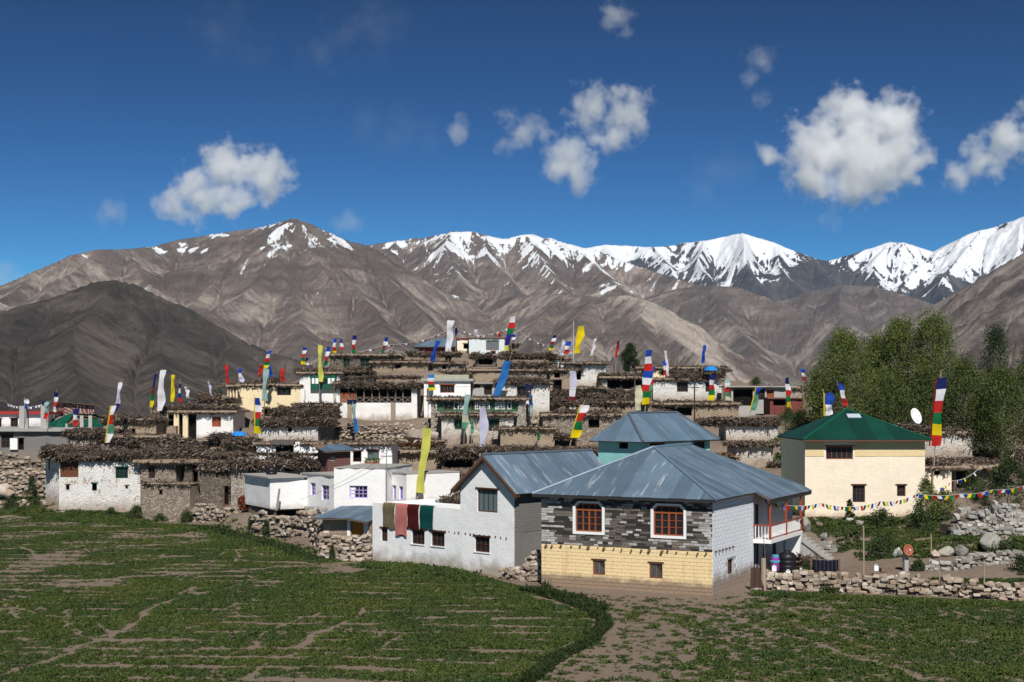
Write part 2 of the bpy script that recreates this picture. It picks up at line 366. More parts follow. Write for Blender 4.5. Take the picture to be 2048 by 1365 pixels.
def mountain(name, label, ridges, cols, rows, mat, slope=.72, gam=14, wav=70, nfine=7, snow=None, scree=None, base=-60, seed=1, soft=0):
    """terrain fan (cols: photo x range, rows: distance range) whose surface is the upper hull of slopes falling from ridge lines"""
    px = np.linspace(cols[0], cols[1], cols[2]); tt = np.linspace(0, 1, rows[2]); YY = rows[0]*(rows[1]/rows[0])**tt
    U, Yg = np.meshgrid((px-CX)/F, YY); X = U*Yg; Z = np.full(X.shape, float(base)); S = np.zeros(X.shape); D = np.full(X.shape, 1e9)
    rough = fbm(X/520., Yg/520., 4, seed+50)
    q_ = wav/70.; Xw = X+fbm(X/(520.*q_), Yg/(520.*q_), 2, seed+60, .4)*55*q_; Yw = Yg+fbm(X/(520.*q_), Yg/(520.*q_), 2, seed+61, .4)*55*q_
    off = 0; per = []; wob = fbm(X/(150*q_), Yg/(150*q_), 3, seed+90)*55*q_
    for pts, sl in ridges:
        W = [P(*p) for p in pts]; acc = off
        Zr = np.full(X.shape, -1e9); Sr = np.zeros(X.shape); Dr = np.zeros(X.shape)
        for a, b in zip(W[:-1], W[1:]):
            d = b-a; L2 = d.x*d.x+d.y*d.y; L = math.sqrt(L2)
            t = np.clip(((Xw-a.x)*d.x+(Yw-a.y)*d.y)/L2, 0, 1); ox = Xw-(a.x+t*d.x); oy = Yw-(a.y+t*d.y)
            dist = np.hypot(ox, oy); zz = a.z+t*d.z-sl*dist*(1+.18*rough)
            s = acc+t*L+dist*(d.z/L)/sl+wob+np.where((t <= 0) | (t >= 1), np.arctan2(oy, ox)*wav*2.0, 0)+np.where((Xw-a.x)*d.y-(Yw-a.y)*d.x > 0, 5000, 0)
            m = zz > Zr; Zr = np.where(m, zz, Zr); Sr = np.where(m, s, Sr); Dr = np.where(m, dist, Dr); acc += L
        off = acc+3000; per.append((Zr, Sr, Dr)); m = Zr > Z; Z = np.where(m, Zr, Z); S = np.where(m, Sr, S); D = np.where(m, Dr, D)
    tau = wav*.16; Zm = Z+0; acc_ = sum(np.exp(np.clip((Zr-Zm)/tau, -40, 0)) for Zr, _, _ in per); Z = np.where(Zm > base+.1, Zm+tau*np.log(np.maximum(acc_, 1e-9))*np.clip(D/(wav*.8), 0, 1), Zm)
    num = [0, 0, 0, 0]; den = 1e-9
    for (Zr, Sr, Dr) in per:
        w = np.exp(np.clip((Zr-Zm)/(wav*.25), -30, 0)); k_ = 70./wav
        if w.max() < 1e-4: continue
        q = [ridged(Sr/wav, Dr/(wav*9)+seed, 4, seed), .5+.62*fbm(Sr*.016*k_, Dr*.0022*k_, 4, seed+5, .6), .5+.62*fbm(Sr*.06*k_, Dr*.005*k_, 4, seed+6, .65), .5+.6*fbm(Sr*.0045*k_, Dr*.0012*k_, 3, seed+7)]
        for n_ in range(4): num[n_] = num[n_]+w*q[n_]
        den = den+w
    g, f1, f2, f3 = [n_/den for n_ in num]          # gullies and streaks running down from the ridge lines
    k = np.clip(D/160., 0.05, 1.15)
    iso = ridged(X/(330.*q_)+fbm(X/(200.*q_), Yg/(200.*q_), 3, seed+81)*.5, Yg/(430.*q_)+fbm(X/(200.*q_), Yg/(200.*q_), 3, seed+82)*.5, 5, seed+80, .52)
    Z0 = Z+((g-.35)*.22+(f1-.5)*.22+(iso-.3)*1.0)*gam*k+(fbm(X/95., Yg/95., 5, seed+9, .6)+.6*ridged(X/60., Yg/60., 4, seed+19, .6)-.2)*nfine*1.0*np.clip(D/60., .35, 1)
    Zs, flow = erode(Z0, X, Yg, 10, .028*70/wav*(wav/70)**.5, .55); cell = np.abs(np.gradient(X, axis=1)*np.gradient(Yg, axis=0))
    wet = np.clip(np.log(flow/cell)/6.5, 0, 1)            # 0 on the ribs, 1 in the gully floors
    wp = np.pad(wet, 1, mode='edge'); wet = (wp[:-2, 1:-1]+wp[2:, 1:-1]+wp[1:-1, :-2]+wp[1:-1, 2:]+2*wet)/6
    att = {'snow': np.zeros(X.shape)-1, 'scree': np.zeros(X.shape)}
    gy = np.gradient(Zs, axis=0)/np.gradient(Yg, axis=0); gx = np.gradient(Zs, axis=1)/np.gradient(X, axis=1); g = .6-wet*1.2
    sl = np.hypot(gx, gy)
    py = HZ-(Zs-CAMZ)/Yg*F; pxg = U*F+CX
    att['f1'] = f1; att['f2'] = f2; att['f3'] = f3
    if snow: att['snow'] = snow(pxg, py, Zs, sl, gx, gy, g, D, X, Yg)
    sb = np.clip(-.02+wet*.95+.3*fbm(X/(420.*q_), Yg/(420.*q_), 3, seed+3), 0, 1.1)
    att['scree'] = scree(pxg, py, Zs, sb, D, S) if scree else sb
    nr, nc = X.shape; idx = np.arange(nr*nc).reshape(nr, nc)
    Fc = np.stack([idx[:-1, :-1], idx[:-1, 1:], idx[1:, 1:], idx[1:, :-1]], -1).reshape(-1, 4)
    V = np.stack([X, Yg, Zs], -1).reshape(-1, 3)
    keep = (Zs.ravel()[Fc].max(1) > -25); Fc = Fc[keep]
    used = np.unique(Fc); rm = np.full(len(V), -1); rm[used] = np.arange(len(used))
    me = npmesh(name, V[used], rm[Fc], mat, True, {q: w.ravel()[used] for q, w in att.items()})
    o = mobj(name, me); tag(o, label, 'mountain', kind='structure'); return o
BR = [(.165, .132, .119), (.25, .202, .175), (.335, .272, .234)]
M_main = rockmat('rock_brown_massif', BR, (.60, .515, .445))
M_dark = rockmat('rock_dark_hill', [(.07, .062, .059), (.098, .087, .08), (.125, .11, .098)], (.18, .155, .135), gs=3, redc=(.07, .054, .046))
M_snow = rockmat('rock_snow_peaks', [(.06, .055, .06), (.09, .08, .08), (.13, .115, .11)], (.16, .14, .13), gs=.7)
M_mid = rockmat('rock_middle_hills', [(.15, .125, .118), (.215, .177, .16), (.285, .238, .212)], (.50, .435, .39))
def crest(*p): return list(p)
# far snow range
def snowD(px, py, z, sl, gx, gy, g, D, X, Y):
    line = np.interp(px, [1100, 1300, 1400, 1480, 1560, 1600, 1680, 1760, 1820, 1900, 1980, 2100], [545, 552, 556, 560, 560, 545, 560, 585, 598, 600, 590, 590])
    s = .34+(line-py)/72.-np.clip(sl-.8, 0, 2)*.9+fbm(X/330., Y/330., 4, 77)*1.0-(g > .5)*.35+(g < .1)*.2
    s = s-.55*np.clip(gx, -.5, 1.2)*0
    dk = np.exp(-(((px-1660)/75)**2+((py-562)/26)**2))*1.5
    return np.clip(s-dk, -.6, 1.1)
mountain('snow_peaks', 'far snow covered mountain range along the horizon', [
    (crest((1040, 520, 8700), (1100, 503, 8700), (1170, 492, 8600), (1210, 488, 8600), (1260, 491, 8600), (1300, 493, 8500), (1350, 486, 8500), (1400, 478, 8400), (1440, 470, 8400), (1475, 465, 8300), (1510, 474, 8300), (1545, 484, 8300), (1590, 500, 8300), (1625, 517, 8400)), .8),
    (crest((1625, 517, 8400), (1645, 520, 8400), (1680, 510, 8400), (1720, 500, 8300), (1768, 484, 8300), (1800, 486, 8200), (1830, 493, 8200), (1862, 503, 8200), (1890, 490, 8100), (1930, 472, 8000), (1970, 458, 8000), (2010, 447, 8000), (2048, 432, 7900), (2150, 392, 7700), (2330, 370, 7600)), .8),
    (crest((1210, 488, 8600), (1215, 520, 8250), (1240, 560, 7900), (1290, 620, 7400)), .8), (crest((1300, 493, 8500), (1320, 530, 8150), (1340, 575, 7800)), .8),
    (crest((1400, 478, 8400), (1385, 515, 8100), (1410, 560, 7750), (1450, 600, 7400)), .8), (crest((1475, 465, 8300), (1490, 505, 8000), (1510, 555, 7650), (1550, 600, 7300)), .8),
    (crest((1545, 484, 8300), (1565, 520, 8050), (1600, 560, 7750), (1640, 600, 7400)), .8), (crest((1625, 517, 8400), (1650, 540, 8100), (1700, 565, 7800), (1740, 590, 7500), (1790, 630, 7200)), .75),
    (crest((1720, 500, 8300), (1700, 530, 8050), (1720, 560, 7900)), .8), (crest((1768, 484, 8300), (1760, 525, 8000), (1790, 570, 7700), (1800, 620, 7300)), .8),
    (crest((1890, 490, 8100), (1850, 530, 7900), (1820, 570, 7700), (1840, 620, 7300)), .8), (crest((1970, 458, 8000), (1930, 510, 7700), (1900, 560, 7400), (1890, 610, 7100)), .8),
    (crest((2048, 432, 7900), (2040, 500, 7500), (2010, 560, 7200), (1990, 610, 7000)), .8), (crest((2150, 392, 7700), (2130, 480, 7300), (2100, 560, 6900)), .8)],
    (1000, 2330, 560), (6800, 9600, 210), M_snow, gam=60, wav=130, nfine=16, snow=snowD, seed=11, base=-100)
# central ridge with snow streaks
def snowC(px, py, z, sl, gx, gy, g, D, X, Y):
    line = np.interp(px, [700, 760, 850, 950, 1000, 1060, 1130, 1200, 1300, 1400], [488, 512, 520, 522, 535, 548, 560, 575, 570, 560])
    s = .24+(line-py)/70.+fbm(X/260., Y/200., 4, 31)*.8-(g > .5)*.3+(g < .1)*.3-np.clip(sl-.8, 0, 1)
    return np.clip(s, -.6, 1.3)
mountain('snow_streaked_ridge', 'brown ridge streaked with snow in the centre', [
    (crest((640, 530, 5600), (700, 505, 5400), (735, 490, 5100), (765, 484, 5000), (800, 478, 5000), (850, 475, 5000), (905, 464, 4900), (945, 463, 4900), (975, 474, 4900), (1005, 480, 4900), (1040, 470, 4900), (1062, 470, 4900), (1095, 476, 4900), (1135, 488, 4950), (1180, 497, 4950), (1240, 522, 4850), (1300, 545, 4700), (1390, 572, 4500), (1480, 610, 4300), (1600, 660, 4000), (1700, 720, 3700)), .7),
    (crest((905, 464, 4900), (890, 505, 4600), (930, 560, 4300), (1000, 620, 3950), (1080, 690, 3600), (1160, 760, 3200)), .68),
    (crest((800, 478, 5000), (770, 520, 4700), (800, 570, 4400), (850, 620, 4050), (880, 690, 3650), (930, 770, 3200)), .68),
    (crest((1050, 470, 4900), (1080, 520, 4600), (1130, 565, 4350), (1180, 600, 4000), (1200, 660, 3600), (1250, 740, 3200)), .68),
    (crest((1135, 488, 4950), (1190, 540, 4600), (1260, 580, 4350), (1330, 620, 4000)), .68),
    (crest((975, 474, 4900), (980, 520, 4650), (1040, 570, 4350), (1090, 610, 4100)), .7),
    (crest((850, 475, 5000), (850, 530, 4600), (890, 590, 4250)), .7)],
    (610, 1760, 520), (3000, 5900, 230), M_main, gam=26, wav=90, nfine=12, snow=snowC, seed=23)
# middle hills to the right
mountain('middle_hills', 'bare brown foothills below the snow range', [
    (crest((1180, 640, 4700), (1280, 605, 4500), (1340, 592, 4400), (1400, 576, 4200), (1450, 570, 4100), (1500, 573, 4100), (1560, 600, 3950), (1640, 640, 3700), (1720, 690, 3400), (1820, 760, 3000)), .6),
    (crest((1450, 570, 4100), (1440, 630, 3800), (1480, 700, 3400), (1520, 780, 3000)), .62), (crest((1340, 592, 4400), (1330, 650, 3900), (1350, 720, 3500)), .62),
    (crest((1500, 640, 5600), (1570, 605, 5500), (1640, 580, 5400), (1700, 568, 5300), (1760, 572, 5200), (1830, 590, 5000), (1900, 615, 4800), (2000, 640, 4600), (2150, 640, 4400)), .6),
    (crest((1700, 568, 5300), (1690, 630, 4700), (1740, 700, 4200), (1800, 780, 3600)), .62), (crest((1760, 572, 5200), (1800, 630, 4700), (1850, 700, 4200)), .62),
    (crest((1640, 580, 5400), (1600, 640, 4900)), .6), (crest((1900, 615, 4800), (1880, 680, 4200), (1900, 760, 3600)), .6)],
    (1150, 2200, 480), (2900, 6200, 200), M_mid, gam=24, wav=95, nfine=10, seed=37)
# brown massif on the left
def snowB(px, py, z, sl, gx, gy, g, D, X, Y):
    s = -.32+np.zeros_like(px)
    pk = np.exp(-((px-590)/85)**2)*(540-py)/60.+np.exp(-((px-700)/80)**2)*(545-py)/90.
    s = s+np.clip(pk, 0, 1)*1.0+fbm(X/190., Y/150., 4, 5)*.75+(g < .05)*.25*np.clip((560-py)/60., 0, 1)
    s = s-np.clip((py-590)/40., 0, 1)
    s = np.maximum(s, .75-np.hypot((px-350)/75., (py-502)/6.5)*.6+fbm(X/80., Y/80., 3, 8)*.35)
    s = np.maximum(s, .7-np.hypot((px-455)/32., (py-472)/6.)*.6+fbm(X/80., Y/80., 3, 9)*.35)
    s = np.maximum(s, .68-np.hypot((px-365)/30., (py-489)/5.)*.6+fbm(X/80., Y/80., 3, 4)*.3)
    return np.clip(s, -.6, 1.2)
mountain('brown_massif', 'bare brown mountain with a snow dusted peak', [
    (crest((-260, 650, 3000), (-60, 588, 3100), (0, 560, 3150), (60, 536, 3200), (130, 509, 3250), (190, 498, 3350), (250, 497, 3450), (300, 493, 3550), (360, 479, 3650), (420, 470, 3650), (470, 463, 3600), (510, 455, 3550), (540, 444, 3500), (565, 437, 3480), (590, 445, 3480), (640, 466, 3500), (690, 485, 3520), (720, 490, 3550), (760, 520, 3700), (830, 560, 3900), (930, 600, 3900)), .62),
    (crest((565, 437, 3480), (540, 480, 3350), (520, 530, 3180), (560, 585, 3000), (620, 640, 2800), (690, 710, 2550), (740, 790, 2300)), .62),
    (crest((520, 530, 3180), (460, 590, 2950), (410, 650, 2700), (380, 720, 2400)), .62), (crest((470, 463, 3600), (430, 520, 3350), (400, 570, 3150), (350, 620, 2900)), .6),
    (crest((250, 497, 3450), (280, 545, 3250), (320, 590, 3050), (330, 650, 2700)), .62), (crest((190, 498, 3350), (150, 540, 3150), (80, 590, 2900), (20, 650, 2600)), .6),
    (crest((60, 536, 3200), (10, 590, 2950), (-60, 650, 2700)), .6), (crest((640, 466, 3500), (640, 520, 3300), (700, 590, 3050), (770, 650, 2800), (820, 720, 2500), (860, 790, 2300)), .62),
    (crest((720, 490, 3550), (770, 560, 3300), (830, 610, 3050), (900, 670, 2800), (990, 740, 2500)), .62), (crest((590, 445, 3480), (590, 500, 3300), (640, 560, 3100)), .62)],
    (-280, 1030, 560), (2150, 4300, 230), M_main, gam=22, wav=70, nfine=8, snow=snowB, seed=41)
# pale scree spur
def screeG(px, py, z, sb, D, S):
    b = np.clip(1.1-np.abs((px-1290-(py-600)*1.05)/75.), 0, 1)*1.0
    return np.clip(sb*.6+b*.8, 0, 1.3)
mountain('scree_spur', 'brown spur with a broad pale scree slope', [
    (crest((930, 600, 3900), (1020, 590, 3700), (1110, 586, 3500), (1180, 592, 3300), (1250, 590, 3200), (1290, 602, 3120), (1340, 650, 2950), (1400, 700, 2750), (1460, 742, 2550), (1540, 790, 2400)), .66),
    (crest((1180, 592, 3300), (1150, 640, 3000), (1180, 700, 2700), (1220, 780, 2400)), .66), (crest((1290, 602, 3120), (1290, 660, 2850), (1330, 720, 2600), (1380, 790, 2350)), .66),
    (crest((1110, 586, 3500), (1060, 650, 3150), (1060, 720, 2800), (1080, 790, 2500)), .66), (crest((1540, 770, 3000), (1640, 752, 2900), (1720, 770, 2800), (1800, 800, 2700)), .6)],
    (900, 1850, 440), (2200, 4100, 190), M_main, gam=20, wav=60, nfine=9, scree=screeG, seed=53)
# right hand slope
mountain('eastern_slope', 'banded brown mountainside rising at the right edge', [
    (crest((2420, 330, 1900), (2250, 420, 2050), (2120, 487, 2200), (2048, 526, 2300), (1990, 556, 2400), (1930, 590, 2500), (1880, 615, 2600), (1830, 642, 2700), (1770, 690, 2800), (1700, 740, 2900), (1640, 790, 3000)), .6),
    (crest((2120, 487, 2200), (2080, 560, 2050), (2030, 640, 1900), (1990, 730, 1700)), .6), (crest((1930, 590, 2500), (1900, 660, 2300), (1880, 740, 2050)), .6)],
    (1600, 2520, 400), (1050, 3200, 190), M_mid, gam=16, wav=60, nfine=7, seed=67)
# dark hill, near left
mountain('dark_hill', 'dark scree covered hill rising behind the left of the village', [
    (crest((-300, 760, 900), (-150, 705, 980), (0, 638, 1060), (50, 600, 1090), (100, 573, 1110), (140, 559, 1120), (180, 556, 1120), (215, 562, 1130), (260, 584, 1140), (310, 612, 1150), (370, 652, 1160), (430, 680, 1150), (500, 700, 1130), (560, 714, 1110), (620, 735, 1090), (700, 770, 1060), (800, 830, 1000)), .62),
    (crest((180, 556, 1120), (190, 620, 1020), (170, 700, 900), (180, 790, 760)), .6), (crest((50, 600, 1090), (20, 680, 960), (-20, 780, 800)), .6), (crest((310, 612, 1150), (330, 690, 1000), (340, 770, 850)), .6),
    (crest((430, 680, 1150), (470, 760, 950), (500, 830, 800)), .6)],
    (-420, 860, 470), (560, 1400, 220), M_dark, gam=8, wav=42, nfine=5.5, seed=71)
# ---------------------------------------------------------------- building toolkit
GROUND = []           # ground control points (x, y, z)
def wall_panel(mb, o, dx, nr, L, H, openings=(), reveal=.22, seg=.55, amp=.03, seed=0, low=0):
    """vertical wall sheet from o along dx, outward normal nr, with real openings and their reveals"""
    xs = {0., L}; zs = {-low, H}
    for (a, b, c, d) in openings: xs |= {a, c}; zs |= {b, d}
    def fill(v):
        v = sorted(v); out = [v[0]]
        for p, q in zip(v[:-1], v[1:]):
            n = max(1, int(math.ceil((q-p)/seg)))
            out += [p+(q-p)*i/n for i in range(1, n+1)]
        return out
    xs = fill(xs); zs = fill(zs); o = Vector(o); dx = Vector(dx); nr = Vector(nr); n0 = len(mb.v); nz = len(zs)
    X, Z = np.meshgrid(xs, zs, indexing='ij')
    N = (fbm(X*.7+seed*3.1, Z*.7+seed, 3, seed)*1.3)*amp
    N = np.where((X < 1e-6) | (X > L-1e-6), 0, N)
    ins = lambda x, z: any(a-1e-6 < x < c+1e-6 and b-1e-6 < z < d+1e-6 for a, b, c, d in openings)
    pos = {}
    for i, x in enumerate(xs):
        for j, z in enumerate(zs):
            p = o+dx*x+nr*(0 if ins(x, z) else N[i, j])+Vector((0, 0, z)); mb.v.append(tuple(p))
    for i in range(len(xs)-1):
        for j in range(nz-1):
            cx_ = (xs[i]+xs[i+1])/2; cz = (zs[j]+zs[j+1])/2
            if any(a < cx_ < c and b < cz < d for a, b, c, d in openings): continue
            mb.f.append((n0+i*nz+j, n0+(i+1)*nz+j, n0+(i+1)*nz+j+1, n0+i*nz+j+1))
    for (a, b, c, d) in openings:
        q = [o+dx*a+Vector((0, 0, b)), o+dx*c+Vector((0, 0, b)), o+dx*c+Vector((0, 0, d)), o+dx*a+Vector((0, 0, d))]
        for i in range(4):
            u, w = q[i], q[(i+1) % 4]; mb.quad(w, u, u-nr*reveal, w-nr*reveal)
        # back plate of the room behind the opening
        r2 = reveal+1.6; mb2 = [p-nr*r2 for p in q]
    return mb
def sticks(x0, x1, y0, y1, z0, hgt, dens=110, red=False, droop=.35, seed=0, lenr=(.3, 1.05), core=True, along=.4, slope=0.0):
    """heap of brushwood: arrays of vertices, quads, tones"""
    r = np.random.default_rng(seed); A = (x1-x0)*max(.6, (y1-y0))
    n = int(1.25*dens*(x1-x0)*(.55+.3*(y1-y0))*max(.5, min(1.6, hgt/.6)))
    x = r.uniform(x0, x1, n); y = y0+(y1-y0)*r.beta(.9, 1.2, n)
    prof = .72+.75*fbm(x*1.0+seed, y*.8, 3, seed)
    z = z0+hgt*np.clip(prof, .2, 1.25)*r.uniform(0, 1, n)**.75+slope*(y-y0)
    al = r.random(n) < along
    yaw = np.where(al, r.normal(0, .45, n), r.normal(math.pi/2, .75, n)); pit = r.normal(0, .36, n)
    front = np.clip(1-(y-y0)/.8, 0, 1)*(~al); sg = np.sign(np.sin(yaw)); pit = pit+front*droop*sg*r.uniform(.2, 1.3, n)
    ln = r.uniform(lenr[0], lenr[1], n)*np.where(r.random(n) < .1, 1.4, 1); rad = r.uniform(.012, .055, n)
    d = np.stack([np.cos(yaw)*np.cos(pit), np.sin(yaw)*np.cos(pit), np.sin(pit)], -1)
    c = np.stack([x, y, z], -1); a = np.cross(d, [0.13, .21, 1.]); a /= np.linalg.norm(a, axis=1)[:, None]; b = np.cross(d, a)
    bend = (a*r.normal(0, .07, n)[:, None]+b*r.normal(0, .07, n)[:, None])*ln[:, None]
    V = []
    for e, off in ((-.5, 0), (.5, 1)):
        for q in range(3):
            t = 2*math.pi*q/3; V.append(c+d*(ln*e)[:, None]+bend*off+(a*math.cos(t)+b*math.sin(t))*(rad*(1.25 if e < 0 else .6))[:, None])
    V = np.stack(V, 1).reshape(-1, 3); base = (np.arange(n)*6)[:, None]
    Fc = np.concatenate([base+np.array([[q, (q+1) % 3, 3+(q+1) % 3, 3+q]]) for q in range(3)], 0)
    tone = np.repeat(np.clip(r.beta(1.0, 2.3, n), 0, 1), 6)
    if core:
        nx = max(3, int((x1-x0)/.35)); ny = max(3, int((y1-y0)/.35))
        gx, gy = np.meshgrid(np.linspace(x0+.06, x1-.06, nx), np.linspace(y0+.12, y1-.05, ny), indexing='ij')
        pr = np.clip(.72+.75*fbm(gx*1.0+seed, gy*.8, 3, seed), .2, 1.25)
        gz = z0+hgt*pr*.6+fbm(gx*2.2, gy*2.2, 3, seed)*.16+slope*(gy-y0); edge = np.zeros_like(gx, bool); edge[0] = edge[-1] = True; edge[:, 0] = edge[:, -1] = True
        gz = np.where(edge, z0-.02, gz); gv = np.stack([gx, gy, gz], -1).reshape(-1, 3); idx = np.arange(nx*ny).reshape(nx, ny)+len(V)
        gf = np.stack([idx[:-1, :-1], idx[1:, :-1], idx[1:, 1:], idx[:-1, 1:]], -1).reshape(-1, 4)
        V = np.concatenate([V, gv]); Fc = np.concatenate([Fc, gf]); tone = np.concatenate([tone, np.full(len(gv), .12)])  # core toned dark: shade in the gaps between sticks put into its colour
    return V, Fc, tone
STY = {  # frame material, columns, rows, pane material, frame thickness
    'brown': (WOODB, 3, 2, GLASS, .07), 'brown2': (WOODB, 4, 1, GLASSC, .08), 'orange': (WOODO, 4, 1, GLASS, .07), 'green': (GREENP, 3, 3, GLASS, .06),
    'lilac': (LILAC, 4, 3, GLASS, .08), 'lilac2': (LILAC, 2, 3, GLASS, .09), 'door': (WOODB, 1, 1, DARK, .06), 'void': (WOODOLD, 1, 1, DARK, .04), 'shutter': (WOODB, 6, 1, WOODOLD, .04),
    'plank': (WOODO, 5, 1, WOODO, .03), 'plankb': (WOODB, 6, 2, WOODBR, .05), 'ochre': (OCHREP, 4, 1, OCHREP, .05), 'wgrid': (WPAINT, 4, 3, GLASS, .05), 'redwin': (WOODR, 4, 1, GLASSC, .09), 'small': (WOODB, 1, 1, DARK, .05), 'greens': (GREENP, 1, 1, DARK, .05),
    'oldgreen': (GREENOLD, 2, 2, GLASS, .06), 'two': (WOODO, 2, 1, GLASS, .06), 'orange5': (WOODO, 5, 1, GLASS, .06)}
class House:
    def __init__(s, name, label, A, B, yt, depth, cat='house', root=None, group=None, rz=None, low=1.2, ground=True):
        pa = P(*A); px, Y = B; pb = Vector(((px-CX)/F*Y, Y, 0))
        d = Vector((pb.x-pa.x, pb.y-pa.y, 0)); s.L = d.length; s.ang = math.atan2(d.y, d.x)
        s.ex = d.normalized(); s.ey = Vector((-s.ex.y, s.ex.x, 0)); s.o = pa
        s.h = (A[1]-yt)/F*A[2]; s.dep = depth; s.low = low; s.seed = int(A[0]*7+A[1]) % 9973
        M = Matrix.Translation(pa) @ Matrix.Rotation(s.ang, 4, 'Z')
        if root is None:
            s.root = empty(name, pa, s.ang, label=label, cat=cat, group=group); s.rel = Matrix.Identity(4); s.rM = M
        else:
            s.root = root.root; s.rM = root.rM; s.rel = s.rM.inverted() @ M
        s.M = M
        if ground:
            for (u, v) in ((0, 0), (s.L, 0), (s.L/2, 0), (0, depth), (s.L, depth), (s.L/2, depth/2), (s.L/2, -1.2), (0, -1.2), (s.L, -1.2)):
                p = s.o+s.ex*u+s.ey*v; GROUND.append((p.x, p.y, pa.z))
    def u(s, px, py, side='F', off=0):
        """photo pixel -> (along, height) on one of the wall planes"""
        r = Vector(((px-CX)/F, 1, (HZ-py)/F)); cam_ = Vector((0, 0, CAMZ))
        if side == 'F': o, n, dx = s.o-s.ey*off, s.ey, s.ex
        elif side == 'R': o, n, dx = s.o+s.ex*(s.L+off), s.ex, s.ey
        else: o, n, dx = s.o-s.ex*off, s.ex, s.ey
        t = (o-cam_).dot(n)/r.dot(n); p = cam_+r*t
        return (p-o).dot(dx), p.z-s.o.z
    def rect(s, x0, y0, x1, y1, side='F'):
        a, d = s.u(x0, y0, side); c, b = s.u(x1, y1, side)
        _, b2 = s.u(x0, y1, side); _, d2 = s.u(x1, y0, side)
        lo = (b+b2)/2; hi = (d+d2)/2
        return (min(a, c), lo, max(a, c), hi)
    def add(s, mb, name, mat, smooth=False, parent=None, **k):
        me = mb if isinstance(mb, bpy.types.Mesh) else mb.mesh(name, mat, smooth)
        o = mobj(name, me, parent or s.root)
        if parent is None: o.matrix_basis = s.rel
        return tag(o, **k)
    def frame(s, side):
        if side == 'F': return Vector((0, 0, 0)), Vector((1, 0, 0)), Vector((0, -1, 0))
        if side == 'R': return Vector((s.L, 0, 0)), Vector((0, 1, 0)), Vector((1, 0, 0))
        return Vector((0, 0, 0)), Vector((0, 1, 0)), Vector((-1, 0, 0))
    def walls(s, mat, win=(), amp=.03, reveal=.22, sidemat=None, top=0):
        s.win = [(w[4], s.rect(*w[:4], side=(w[5] if len(w) > 5 else 'F')), (w[5] if len(w) > 5 else 'F')) for w in win]
        H = s.h+top; fix = lambda L, r: (max(.12, r[0]), max(.02, r[1]), min(L-.12, r[2]), min(H-.06, r[3]))
        s.win = [(st, fix(s.L if sd == 'F' else s.dep, r), sd) for st, r, sd in s.win]
        s.win = [w for w in s.win if w[1][2]-w[1][0] > .12 and w[1][3]-w[1][1] > .12]
        op = lambda sd: [r for _, r, d in s.win if d == sd]
        mb = MB(); wall_panel(mb, (0, 0, 0), (1, 0, 0), (0, -1, 0), s.L, H, op('F'), reveal, amp=amp, seed=s.seed % 89, low=s.low)
        mb2 = mb if sidemat is None else MB()
        wall_panel(mb2, (s.L, 0, 0), (0, 1, 0), (1, 0, 0), s.dep, H, op('R'), reveal, amp=amp, seed=s.seed % 83+1, low=s.low)
        wall_panel(mb2, (0, 0, 0), (0, 1, 0), (-1, 0, 0), s.dep, H, op('L'), reveal, amp=amp, seed=s.seed % 79+2, low=s.low)
        mb2.quad((0, s.dep, -s.low), (s.L, s.dep, -s.low), (s.L, s.dep, H), (0, s.dep, H))
        mb2.quad((0, 0, H), (s.L, 0, H), (s.L, s.dep, H), (0, s.dep, H))
        w = s.add(mb, 'wall', mat)
        if mb2 is not mb: s.add(mb2, 'side_wall', sidemat)
        for st, r, sd in s.win: s.window(st, r, sd, reveal)
        return s
    def window(s, st, r, side='F', reveal=.22, lintel=True):
        fm, nc, nr_, pm, ft = STY[st]; o, dx, n = s.frame(side); a, b, c, d = r; back = -n
        def bx(mb, x0, z0, x1, z1, y0, y1):
            p = [o+dx*x0+back*y0, o+dx*x1+back*y0, o+dx*x1+back*y1, o+dx*x0+back*y1]
            mb.prism([q+Vector((0, 0, z0)) for q in p], (0, 0, z1-z0))
        f = MB(); y0, y1 = reveal*.55, reveal*.55+.08; e = .004
        if st in ('void', 'door', 'small', 'greens'): y0, y1 = .02, .12
        bx(f, a+e, b+e, a+ft, d-e, y0, y1); bx(f, c-ft, b+e, c-e, d-e, y0, y1); bx(f, a+ft, b+e, c-ft, b+ft, y0, y1); bx(f, a+ft, d-ft, c-ft, d-e, y0, y1)
        W = c-a-2*ft; Hh = d-b-2*ft; m = ft*.55
        for i in range(1, nc):
            x = a+ft+W*i/nc; bx(f, x-m/2, b+ft, x+m/2, d-ft, y0, y1-.01)
        for j in range(1, nr_):
            z = b+ft+Hh*j/nr_
            for i in range(nc):
                xa = a+ft+W*i/nc+(m/2 if i else 0); xb = a+ft+W*(i+1)/nc-(m/2 if i < nc-1 else 0)
                bx(f, xa, z-m/2, xb, z+m/2, y0+.005, y1-.015)
        w = s.add(f, 'door' if st in ('door', 'ochre', 'plank') else 'window', fm)
        g = MB(); yp = y1-.03
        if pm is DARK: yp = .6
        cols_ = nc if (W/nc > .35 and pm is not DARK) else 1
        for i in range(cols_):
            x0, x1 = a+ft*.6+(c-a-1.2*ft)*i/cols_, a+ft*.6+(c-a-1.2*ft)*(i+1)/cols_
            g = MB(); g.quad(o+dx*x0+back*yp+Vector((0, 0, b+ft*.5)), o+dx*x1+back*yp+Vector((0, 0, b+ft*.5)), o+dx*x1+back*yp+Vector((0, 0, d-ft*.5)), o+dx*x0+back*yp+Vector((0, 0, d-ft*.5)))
            s.add(g, 'opening' if pm is DARK else ('board' if pm in (WOODOLD, WOODO, OCHREP, WOODBR) else 'pane'), pm, parent=w)
